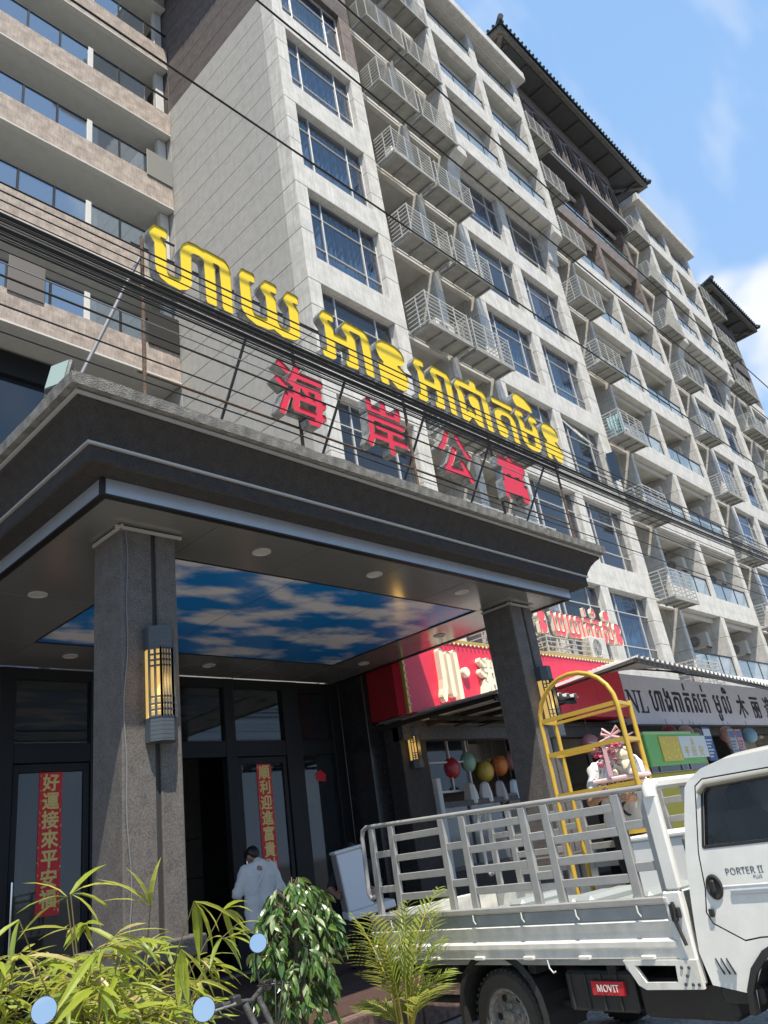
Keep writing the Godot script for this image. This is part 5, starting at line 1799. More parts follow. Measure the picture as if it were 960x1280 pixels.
func build_cables():
	var eye := 1.62
	# heights read at the left end of the picture: direction y/z ratios there, on a line of poles along the pavement
	var r := RandomNumberGenerator.new()
	r.seed = 31
	var nth := ["topmost", "second", "third", "fourth", "fifth", "sixth", "seventh", "eighth", "ninth", "tenth", "eleventh", "lowest"]
	for i in 12:
		var z := -3.72 - r.randf() * 0.28
		var q := 1.040 - i * 0.0056 + r.randf_range(-0.0012, 0.0012)
		cable(eye + q * -z, z, [0.004, 0.008, 0.011, 0.005, 0.008][i % 5], "black cable, %s from above in the thick bundle crossing the roof letters" % nth[i], "cables of the thick bundle", 0.13)
	var singles := [[1.09, 0.007, "thin cable just above the thick bundle"], [1.072, 0.006, "thinnest cable close above the thick bundle"], [1.052, 0.005, "fine cable touching the top of the thick bundle"], [0.90, 0.008, "cable next below the thick bundle"], [0.844, 0.006, "cable across the middle of the red characters"], [0.794, 0.006, "lowest cable, passing at the feet of the red characters"], [0.95, 0.005, "fine cable close below the thick bundle"], [0.925, 0.005, "finest grey cable under the thick bundle"]]
	for s in singles:
		cable(eye + s[0] * 3.85, -3.85, s[1], s[2], "", 0.03, 0.0, M.cable_grey if s[2].contains("grey") else null)
	cable(eye + 1.67 * 4.0, -4.0, 0.012, "single cable crossing the end wall halfway up", "", 0.0)
	cable(eye + 2.21 * 4.0, -4.0, 0.013, "single cable crossing the top corner windows", "", 0.0)
	cable(eye + 2.6 * 4.0, -4.0, 0.014, "highest single cable, over the upper cages", "", 0.0)

# ------------------------------------------------------------------ the flatbed truck
# local axes: x from the near side (0) across to the far side (1.7), y up, z forward; the bed runs z -1.6 .. 1.43, the cab 1.65 .. 3.3
func truck_frame(o: Node3D):
	o.set_meta("local_axes", true)

func wheel(r: float, w: float, dual: bool) -> Array:
	var t := MB.new()
	t.lathe(Vector3.ZERO, V(-1, 0, 0), [[r * 0.60, -w * 0.5], [r * 0.9, -w * 0.5], [r * 0.97, -w * 0.38], [r, -w * 0.25], [r, w * 0.25], [r * 0.97, w * 0.38], [r * 0.9, w * 0.5], [r * 0.66, w * 0.47], [r * 0.60, w * 0.40]], 36)
	for i in 40:
		var a := TAU * i / 40
		var q := V(0, cos(a), sin(a))
		t.bar(q * r * 0.99 + V(-w * 0.42, 0, 0), q * r * 1.005 + V(-w * 0.1, 0, 0), 0.022, 0.012, q)
		t.bar(q * r * 0.99 + V(w * 0.42, 0, 0), q * r * 1.005 + V(w * 0.1, 0, 0), 0.022, 0.012, q)
	var m := MB.new()
	var inset := -0.02 if dual else 0.25
	m.lathe(Vector3.ZERO, V(-1, 0, 0), [[r * 0.62, w * 0.42], [r * 0.58, w * 0.44], [r * 0.55, w * 0.3], [r * 0.50, w * inset], [r * 0.34, w * inset + 0.01], [r * 0.3, w * inset + 0.03], [r * 0.18, w * inset + 0.035], [r * 0.16, w * inset + 0.07], [0.0, w * inset + 0.075]], 36)
	for i in 6:
		var a := TAU * i / 6 + 0.3
		m.lathe(V(-(w * inset + 0.03), cos(a) * r * 0.26, sin(a) * r * 0.26), V(-1, 0, 0), [[0.012, 0.0], [0.012, 0.02], [0.0, 0.02]], 6)
	var h := MB.new()
	for i in 6:
		var a := TAU * (i + 0.5) / 6
		h.lathe(V(-(w * inset + 0.008), cos(a) * r * 0.43, sin(a) * r * 0.43), V(-1, 0, 0), [[r * 0.075, 0.004], [0.0, 0.004]], 14)
	return [t, m, h]

func add_wheel(o: Node3D, at: Vector3, r: float, w: float, dual: bool):
	var q := wheel(r, w, dual)
	var t := piece(o, "wheel", q[0], M.rubber, at)
	piece(t, "rim", q[1], M.rim)
	piece(t, "rim_holes", q[2], M.black)

func build_truck():
	var th := deg_to_rad(-6.0)
	var nx := V(cos(th), 0, -sin(th))
	var nz := V(sin(th), 0, cos(th))
	var o := thing("flatbed_truck", "white flatbed truck with grey slatted rack sides, parked rear towards the porch", "truck", nx * 4.8 - nz * 4.5, "", th)
	truck_frame(o)
	var W := 1.7
	# bed floor and sides
	var fl := MB.new()
	fl.cbox(V(0.03, 0.70, -1.58), V(W - 0.03, 0.78, 1.42), 0.01)
	piece(o, "bed_floor", fl, M.bed_grey)
	var prof := [Vector2(0.0, 0.745), Vector2(0.0, 0.80), Vector2(-0.012, 0.812), Vector2(-0.012, 0.842), Vector2(0.012, 0.858), Vector2(0.008, 0.90), Vector2(-0.008, 0.955), Vector2(0.014, 0.968), Vector2(0.014, 1.045), Vector2(-0.012, 1.055), Vector2(-0.014, 1.085), Vector2(0.03, 1.09), Vector2(0.03, 0.745)]
	for side in 2:
		var m := MB.new()
		var lo := -1.6
		var hi := 1.43
		for i in prof.size():
			var a: Vector2 = prof[i]
			var b: Vector2 = prof[(i + 1) % prof.size()]
			var ax := a.x if side == 0 else W - a.x
			var bx := b.x if side == 0 else W - b.x
			if side == 0:
				m.quad(V(ax, a.y, lo), V(ax, a.y, hi), V(bx, b.y, hi), V(bx, b.y, lo))
			else:
				m.quad(V(ax, a.y, hi), V(ax, a.y, lo), V(bx, b.y, lo), V(bx, b.y, hi))
		var cap := PackedVector2Array()
		for q in prof:
			cap.append(Vector2(q.x if side == 0 else W - q.x, q.y))
		for z in [lo, hi]:
			m.fill([cap], func(q): return Vector3(q.x, q.y, z), V(0, 0, signf(z)))
		var s := piece(o, "side_board", m, M.bed_white)
		if side == 0:
			var band := MB.new()
			band.box(V(0.0135, 0.97, -1.59), V(0.005, 1.043, 1.42))
			piece(s, "recessed_band", band, M.bed_grey)
			var rail := MB.new()
			rail.cbox(V(-0.018, 1.054, -1.6), V(0.036, 1.092, 1.42), 0.006)
			piece(s, "top_rail", rail, M.rack)
			for i in 6:
				var z := -1.3 + i * 0.5
				var hk := MB.new()
				hk.tube([V(-0.014, 1.05, z), V(-0.02, 1.01, z + 0.005), V(-0.016, 0.985, z + 0.02)], 0.007, 6)
				piece(s, "rope_hook", hk, M.white_frame)
				var lt := MB.new()
				lt.cbox(V(-0.03, 0.742, z - 0.05), V(0.0, 0.768, z + 0.05), 0.006)
				piece(s, "hinge", lt, M.bed_white)
			for z in [0.35, 1.0]:
				var hk := MB.new()
				hk.tube([V(0.0, 0.74, z), V(-0.005, 0.69, z + 0.01), V(-0.005, 0.66, z + 0.04), V(-0.005, 0.67, z + 0.06)], 0.006, 6)
				piece(s, "rope_hook", hk, M.white_frame)
	var tg := MB.new()
	tg.cbox(V(0.035, 0.745, -1.62), V(W - 0.035, 1.09, -1.585), 0.01)
	piece(o, "tailgate", tg, M.bed_white)
	var fb := MB.new()
	fb.cbox(V(0.035, 0.745, 1.4), V(W - 0.035, 1.10, 1.43), 0.01)
	piece(o, "headboard", fb, M.bed_white)
	# slatted rack on both long sides
	for side in 2:
		var x := 0.03 if side == 0 else W - 0.07
		var zs := [-1.49, -1.21, -0.55, -0.30, 0.35, 0.57, 1.2, 1.42]
		var sl := MB.new()
		var top := func(z): return 1.81 - 0.027 * (z + 1.6)
		var rl := MB.new()
		rl.tube([V(x + 0.018, 1.24, -1.55), V(x + 0.018, 1.22, -1.6), V(x + 0.018, 1.26, -1.64), V(x + 0.018, 1.45, -1.64), V(x + 0.018, 1.74, -1.64), V(x + 0.018, 1.80, -1.62), V(x + 0.018, 1.825, -1.56), V(x + 0.018, 1.80, -0.6), V(x + 0.018, 1.77, 0.5), V(x + 0.018, 1.745, 1.44)], 0.02, 10)
		var rk := piece(o, "rack_pipe", rl, M.rack)
		for z in zs:
			var post := MB.new()
			post.cbox(V(x, 1.08, z - 0.035), V(x + 0.035, top.call(z), z + 0.035), 0.005)
			piece(rk, "rack_post", post, M.rack)
		for i in 7:
			var fr := [0.15, 0.38, 0.60, 0.82] if i % 2 == 1 else [0.32, 0.72]
			for f in fr:
				var s1 := MB.new()
				var z0: float = zs[i] + 0.036
				var z1: float = zs[i + 1] - 0.036
				var y0: float = lerpf(top.call(z0), 1.09, f)
				s1.cbox(V(x + 0.004, y0 - 0.028, z0), V(x + 0.028, y0 + 0.028, z1), 0.004)
				piece(rk, "slat", s1, M.rack)
	# white guard hoop behind the cab
	var hp := MB.new()
	for x in [0.0, W - 0.06]:
		hp.cbox(V(x - 0.005, 0.60, 1.40), V(x + 0.055, 1.12, 1.53), 0.012)
		hp.cbox(V(x, 1.12, 1.43), V(x + 0.05, 1.70, 1.54), 0.015)
	hp.cbox(V(0.05, 1.72, 1.45), V(W - 0.06, 1.79, 1.54), 0.02)
	hp.tube([V(0.025, 1.68, 1.49), V(0.03, 1.735, 1.49), V(0.06, 1.755, 1.49)], 0.05, 10)
	hp.tube([V(W - 0.035, 1.68, 1.49), V(W - 0.04, 1.735, 1.49), V(W - 0.07, 1.755, 1.49)], 0.05, 10)
	for x in [0.45, 0.85, 1.25]:
		hp.cbox(V(x - 0.02, 1.1, 1.47), V(x + 0.02, 1.72, 1.51), 0.006)
	var hoop := piece(o, "guard_hoop", hp, M.truck_white)
	var la := MB.new()
	la.tube([V(-0.02, 1.06, 1.47), V(-0.03, 1.0, 1.475), V(-0.02, 0.95, 1.46), V(-0.03, 0.90, 1.48), V(-0.03, 0.82, 1.5)], 0.012, 6)
	la.cbox(V(-0.03, 0.95, 1.44), V(-0.004, 1.05, 1.48), 0.006)
	la.cbox(V(-0.03, 0.97, 1.485), V(-0.004, 1.03, 1.51), 0.006)
	piece(hoop, "latch", la, M.plastic)
	# step guard below: white plate with an opening
	var gp := MB.new()
	gp.xf = Transform3D(Basis(V(0, 0, 1), V(0, 1, 0), V(-1, 0, 0)), Vector3.ZERO)
	var out := PackedVector2Array([Vector2(1.0, 0.74), Vector2(1.08, 0.60), Vector2(1.13, 0.575), Vector2(1.53, 0.585), Vector2(1.53, 0.74)])
	if area(out) < 0.0:
		out.reverse()
	var hole := PackedVector2Array([Vector2(1.08, 0.71), Vector2(1.38, 0.71), Vector2(1.37, 0.62), Vector2(1.14, 0.615)])
	if area(hole) > 0.0:
		hole.reverse()
	gp.plate([out, hole], -0.01, 0.02)
	var stg := piece(o, "step_guard", gp, M.bed_white)
	var bo := MB.new()
	for q in [Vector2(1.42, 0.70), Vector2(1.47, 0.70), Vector2(1.42, 0.61), Vector2(1.47, 0.61), Vector2(1.51, 0.61), Vector2(1.445, 0.655)]:
		bo.lathe(V(-0.02, q.y, q.x), V(-1, 0, 0), [[0.010, 0.0], [0.009, 0.008], [0.0, 0.01]], 8)
	piece(stg, "bolts", bo, M.steel)
	# chassis, tool box, wheel guard
	var ch := MB.new()
	for x in [0.45, 1.15]:
		ch.box(V(x, 0.48, -1.5), V(x + 0.1, 0.64, 2.9))
	for z in [-1.3, -0.7, 0.1, 0.8, 1.35]:
		ch.box(V(0.06, 0.64, z), V(W - 0.06, 0.70, z + 0.07))
	ch.tube([V(0.2, 0.33, -0.21), V(1.5, 0.33, -0.21)], 0.06, 10)
	ch.lathe(V(0.7, 0.33, -0.21), V(1, 0, 0), [[0.0, 0.0], [0.14, 0.02], [0.17, 0.14], [0.14, 0.26], [0.0, 0.28]], 16)
	ch.tube([V(0.8, 0.35, -0.2), V(0.8, 0.45, 1.9)], 0.04, 8)
	ch.tube([V(0.30, 0.40, -1.55), V(0.30, 0.42, 1.5)], 0.03, 8)
	piece(o, "chassis", ch, M.chassis)
	var tb := MB.new()
	tb.cbox(V(0.06, 0.42, 0.42), V(0.42, 0.66, 0.98), 0.02)
	for i in 4:
		tb.cbox(V(0.045, 0.43, 0.46 + i * 0.13), V(0.07, 0.65, 0.48 + i * 0.13), 0.006)
	var tool := piece(o, "tool_box", tb, M.plastic)
	var lb := MB.new()
	lb.box(V(0.036, 0.525, 0.66), V(0.058, 0.605, 0.92))
	piece(tool, "red_label", lb, M.red_plastic)
	piece(tool, "label_lettering", text_mesh("MOVIT", 0.044, 0.004, plain(0.6, 0.6, 0.58), "Droid Sans"), null, V(0.033, 0.565, 0.79)).rotation.y = -PI / 2
	var bk := MB.new()
	bk.cbox(V(0.06, 0.40, 1.0), V(0.5, 0.62, 1.66), 0.03)
	piece(o, "fuel_tank", bk, M.black)
	var wg := MB.new()
	var arc := []
	for i in 13:
		var a := lerpf(-0.25, PI + 0.15, i / 12.0)
		arc.append(V(0, 0.36 + 0.40 * sin(a), -0.21 + 0.40 * cos(a)))
	for i in 12:
		var a: Vector3 = arc[i]
		var b: Vector3 = arc[i + 1]
		for t in [0.0, 0.012]:
			var aa: Vector3 = V(0, 0.36, -0.21) + (a - V(0, 0.36, -0.21)) * (1.0 + t * 2.0)
			var bb: Vector3 = V(0, 0.36, -0.21) + (b - V(0, 0.36, -0.21)) * (1.0 + t * 2.0)
			wg.quad(aa + V(0.02, 0, 0), bb + V(0.02, 0, 0), bb + V(0.5, 0, 0), aa + V(0.5, 0, 0))
		var c := V(0.02, 0.36, -0.21)
		wg.quad(c + (a - V(0, 0.36, -0.21)), c + (b - V(0, 0.36, -0.21)), c + (b - V(0, 0.36, -0.21)) * 1.12 + V(0.01, 0, 0), c + (a - V(0, 0.36, -0.21)) * 1.12 + V(0.01, 0, 0))
	piece(o, "mud_guard", wg, M.plastic)
	add_wheel(o, V(0.16, 0.335, -0.21), 0.325, 0.17, true)
	add_wheel(o, V(0.36, 0.335, -0.21), 0.325, 0.17, true)
	add_wheel(o, V(W - 0.16, 0.335, -0.21), 0.325, 0.17, true)
	add_wheel(o, V(0.14, 0.32, 2.21), 0.315, 0.19, false)
	add_wheel(o, V(W - 0.14, 0.32, 2.21), 0.315, 0.19, false)
	# grey ribbed intake between bed and cab
	var it := MB.new()
	for i in 9:
		it.lathe(V(0.20, 0.70 + i * 0.055, 1.62), Vector3.UP, [[0.06, 0.0], [0.075, 0.02], [0.075, 0.035], [0.06, 0.055]], 14)
	it.cbox(V(0.12, 1.18, 1.56), V(0.3, 1.42, 1.70), 0.02)
	piece(o, "air_intake", it, plain(0.12, 0.12, 0.12))
	var before := o.get_child_count()
	build_cab(o, W)
	for i in range(before, o.get_child_count()):
		o.get_child(i).position.z -= 0.09

func text_mesh(t: String, h: float, depth: float, m, font: String) -> TextMesh:
	var tm := TextMesh.new()
	tm.text = t
	var sf := SystemFont.new()
	sf.font_names = PackedStringArray([font])
	tm.font = sf
	tm.font_size = 64
	tm.pixel_size = h / 48.0
	tm.depth = depth
	tm.material = m
	return tm

# how far the cab's skin leans in from the near side at height y
func tumble(y: float) -> float:
	var k := maxf(y - 1.30, 0.0)
	var low := maxf(0.72 - y, 0.0)
	return 0.01 + k * 0.20 + maxf(y - 1.74, 0.0) * 1.6 + low * 0.12 - 0.012 * sin(clampf((y - 0.7) / 0.6, 0.0, 1.0) * PI)

func build_cab(o: Node3D, W: float):
	# side outline in (z, y): rear post leans forward; the front slopes to the windscreen
	var rear := func(y): return 1.64 + maxf(y - 0.75, 0.0) * 0.14 + maxf(y - 1.6, 0.0) * 0.3
	var shell := [[1.66, 0.60], [1.88, 0.56]]
	for i in 9:
		var a := PI - PI * i / 8.0
		shell.append([2.30 + 0.40 * cos(a), 0.46 + 0.36 * sin(a)])
	shell.append_array([[3.0, 0.42], [3.32, 0.46], [3.34, 0.9], [3.26, 1.12], [2.86, 1.68], [2.70, 1.80], [2.4, 1.845], [2.0, 1.835], [1.88, 1.80], [1.80, 1.70], [1.755, 1.5], [1.72, 1.3], [1.64, 0.78]])
	var all := PackedVector2Array()
	for q in shell:
		all.append(Vector2(q[0], q[1]))
	# door lines and window opening
	var door := PackedVector2Array([Vector2(1.815, 1.33), Vector2(1.80, 1.12), Vector2(1.765, 0.99), Vector2(1.79, 0.93), Vector2(1.96, 0.835), Vector2(2.06, 0.85), Vector2(2.32, 0.86), Vector2(2.98, 0.84), Vector2(3.02, 1.05), Vector2(2.95, 1.22), Vector2(2.62, 1.70), Vector2(2.55, 1.735), Vector2(1.93, 1.735), Vector2(1.875, 1.70)])
	var win := PackedVector2Array([Vector2(1.865, 1.355), Vector2(2.80, 1.355), Vector2(2.80, 1.385), Vector2(2.62, 1.64), Vector2(2.56, 1.675), Vector2(1.955, 1.675), Vector2(1.925, 1.655)])
	for p in [all, door, win]:
		if area(p) < 0.0:
			p.reverse()
	var slim: PackedVector2Array = Geometry2D.offset_polygon(door, -0.004)[0]
	var wide: PackedVector2Array = Geometry2D.offset_polygon(door, 0.004)[0]
	var cut := func(p, sgn):
		var q: PackedVector2Array = p.duplicate()
		if (area(q) > 0.0) != (sgn > 0):
			q.reverse()
		return q
	for side in 2:
		var lift := func(q): return Vector3(tumble(q.y) if side == 0 else W - tumble(q.y), q.y, q.x)
		var lift_in := func(q): return Vector3((tumble(q.y) + 0.02) if side == 0 else W - tumble(q.y) - 0.02, q.y, q.x)
		var nrm := V(-1, 0.06, 0) if side == 0 else V(1, 0.06, 0)
		var body := MB.new()
		body.fill([all, cut.call(wide, -1)], lift, nrm, 0.04)
		var bm := piece(o, "cab_side", body, M.truck_white)
		var gap := MB.new()
		gap.fill([all, cut.call(win, -1)], lift_in, nrm, 0.05)
		piece(bm, "door_gap", gap, M.black)
		var dm := MB.new()
		dm.fill([slim, cut.call(win, -1)], lift, nrm, 0.04)
		var dn := piece(o, "door", dm, M.truck_white)
		var gl := MB.new()
		gl.fill([win], lift_in, nrm, 0.05)
		piece(dn, "side_window", gl, M.car_tint)
		var seal := MB.new()
		var wb: PackedVector2Array = Geometry2D.offset_polygon(win, 0.018)[0]
		var lift_out := func(q): return Vector3((tumble(q.y) - 0.004) if side == 0 else W - tumble(q.y) + 0.004, q.y, q.x)
		seal.fill([cut.call(wb, 1), cut.call(win, -1)], lift_out, nrm, 0.05)
		piece(dn, "window_seal", seal, M.plastic)
		if side == 0:
			var vis := MB.new()
			var pts := [V(tumble(1.66) - 0.02, 1.655, 1.90), V(tumble(1.69) - 0.03, 1.70, 1.96), V(tumble(1.70) - 0.03, 1.71, 2.56), V(tumble(1.68) - 0.025, 1.67, 2.66)]
			vis.tube(pts, 0.018, 8)
			piece(dn, "rain_visor", vis, plain(0.25, 0.24, 0.2, 0.3))
			var hd := MB.new()
			hd.xf = Transform3D(Basis(V(1, 0, 0), V(0, 1, 0), V(0, 0, 1)).scaled(V(1, 1.35, 1)), V(tumble(1.12) - 0.004, 1.125, 1.865))
			hd.lathe(Vector3.ZERO, V(-1, 0, 0), [[0.052, -0.004], [0.052, 0.006], [0.044, 0.010], [0.034, 0.004], [0.0, 0.004]], 24)
			hd.cbox(V(-0.026, -0.022, -0.012), V(-0.008, 0.03, 0.014), 0.006)
			piece(dn, "handle", hd, M.plastic)
			var mo := MB.new()
			mo.cbox(V(tumble(1.08) - 0.012, 1.075, 1.96), V(tumble(1.08) + 0.004, 1.105, 2.95), 0.006)
			piece(dn, "side_moulding", mo, M.alu)
			var cr := MB.new()
			cr.cbox(V(tumble(1.14) - 0.004, 1.118, 1.90), V(tumble(1.14) + 0.006, 1.128, 2.95), 0.003)
			piece(dn, "crease", cr, M.truck_white)
			var kl := MB.new()
			kl.cbox(V(tumble(0.99) - 0.014, 0.965, 1.785), V(tumble(0.99), 1.01, 1.82), 0.005)
			piece(dn, "hinge_cap", kl, M.plastic)
			var vn := MB.new()
			for i in 3:
				vn.bar(V(tumble(0.7) - 0.002, 0.745, 1.735 + i * 0.035), V(tumble(0.7) - 0.002, 0.66, 1.765 + i * 0.035), 0.012, 0.006)
			piece(bm, "vent_slots", vn, M.black)
			var tx := piece(dn, "lettering", text_mesh("PORTER II", 0.040, 0.003, plain(0.10, 0.11, 0.12, 0.4), "Droid Sans"), null, V(tumble(1.21) - 0.001, 1.20, 2.075))
			tx.rotation.y = -PI / 2
			var tp := piece(dn, "lettering", text_mesh("PLUS", 0.018, 0.003, plain(0.25, 0.26, 0.28, 0.4), "Droid Sans"), null, V(tumble(1.17) - 0.001, 1.165, 2.15))
			tp.rotation.y = -PI / 2
			var fa := MB.new()
			for i in 10:
				var a0 := PI - PI * i / 10.0
				var a1 := PI - PI * (i + 1) / 10.0
				var c0 := V(0, 0.46 + 0.36 * sin(a0), 2.30 + 0.40 * cos(a0))
				var c1 := V(0, 0.46 + 0.36 * sin(a1), 2.30 + 0.40 * cos(a1))
				var d0 := V(0, 0.46 + 0.40 * sin(a0), 2.30 + 0.44 * cos(a0))
				var d1 := V(0, 0.46 + 0.40 * sin(a1), 2.30 + 0.44 * cos(a1))
				fa.quad(c0 + V(-0.012, 0, 0), c1 + V(-0.012, 0, 0), d1 + V(-0.004, 0, 0), d0 + V(-0.004, 0, 0))
				fa.quad(c0 + V(-0.012, 0, 0), c0 + V(0.45, 0, 0), c1 + V(0.45, 0, 0), c1 + V(-0.012, 0, 0))
			piece(o, "wheel_arch", fa, M.plastic)
	# roof, back, front skins between the sides
	var sk := MB.new()
	var ring := [[3.0, 0.42], [3.32, 0.46], [3.34, 0.9], [3.26, 1.12], [2.86, 1.68], [2.70, 1.80], [2.4, 1.845], [2.0, 1.835], [1.88, 1.80], [1.80, 1.70], [1.755, 1.5], [1.72, 1.3], [1.64, 0.78], [1.66, 0.60]]
	for i in ring.size() - 1:
		var a: Array = ring[i]
		var b: Array = ring[i + 1]
		var n := 10
		for k in n:
			var f0 := float(k) / n
			var f1 := float(k + 1) / n
			var pa := func(q, f): 
				var e := tumble(q[1])
				var bow := 0.05 * (1.0 - pow(2.0 * f - 1.0, 2.0)) * (1.0 if q[1] > 1.75 else 0.0)
				return Vector3(lerpf(e, W - e, f), q[1] + bow, q[0] + (0.06 * (1.0 - pow(2.0 * f - 1.0, 2.0)) if q[0] > 2.75 else 0.0))
			sk.quad(pa.call(a, f0), pa.call(a, f1), pa.call(b, f1), pa.call(b, f0))
	piece(o, "cab_shell", sk, M.truck_white)
	var seat := MB.new()
	for x in [0.28, 0.98]:
		seat.cbox(V(x, 0.86, 1.92), V(x + 0.48, 1.02, 2.45), 0.05)
		seat.cbox(V(x, 1.0, 1.86), V(x + 0.48, 1.52, 2.0), 0.05)
		seat.cbox(V(x + 0.12, 1.50, 1.88), V(x + 0.36, 1.68, 1.97), 0.04)
	piece(o, "seats", seat, plain(0.10, 0.10, 0.11, 0.9))
	var dash := MB.new()
	dash.cbox(V(0.12, 0.85, 2.85), V(W - 0.12, 1.22, 3.15), 0.05)
	piece(o, "dashboard", dash, plain(0.08, 0.08, 0.085, 0.8))
	var sw := MB.new()
	var ringp := []
	for i in 21:
		var a := TAU * i / 20.0
		ringp.append(V(1.22 + 0.19 * cos(a), 1.24 + 0.13 * sin(a), 2.72 - 0.13 * sin(a)))
	sw.tube(ringp, 0.014, 6, false)
	piece(o, "steering_wheel", sw, M.plastic)
	var ws := MB.new()
	ws.quad(V(0.16, 1.16, 3.31), V(W - 0.16, 1.16, 3.31), V(W - 0.2, 1.64, 2.965), V(0.2, 1.64, 2.965))
	piece(o, "windscreen", ws, M.car_tint)
	var bw := MB.new()
	bw.quad(V(0.3, 1.36, 1.722), V(0.3, 1.66, 1.785), V(W - 0.3, 1.66, 1.785), V(W - 0.3, 1.36, 1.722))
	piece(o, "rear_window", bw, M.dark_glass)
	for x in [0.2, W - 0.5]:
		var hl := MB.new()
		hl.cbox(V(x, 0.72, 3.3), V(x + 0.3, 0.92, 3.40), 0.04)
		piece(o, "headlight", hl, plain(0.6, 0.62, 0.62, 0.15))
	var bp := MB.new()
	bp.cbox(V(0.05, 0.38, 3.25), V(W - 0.05, 0.62, 3.42), 0.04)
	piece(o, "bumper", bp, M.plastic)
	var fs := MB.new()
	fs.cbox(V(0.04, 0.5, 1.68), V(0.3, 0.60, 1.95), 0.02)
	piece(o, "foot_step", fs, M.plastic)

# ------------------------------------------------------------------ what is on the bed
func bed_point(n: float, s: float, y: float) -> Vector3:
	var th := deg_to_rad(-6.0)
	return V(cos(th), 0, -sin(th)) * (4.8 + n) + V(sin(th), 0, cos(th)) * s + V(0, y, 0)

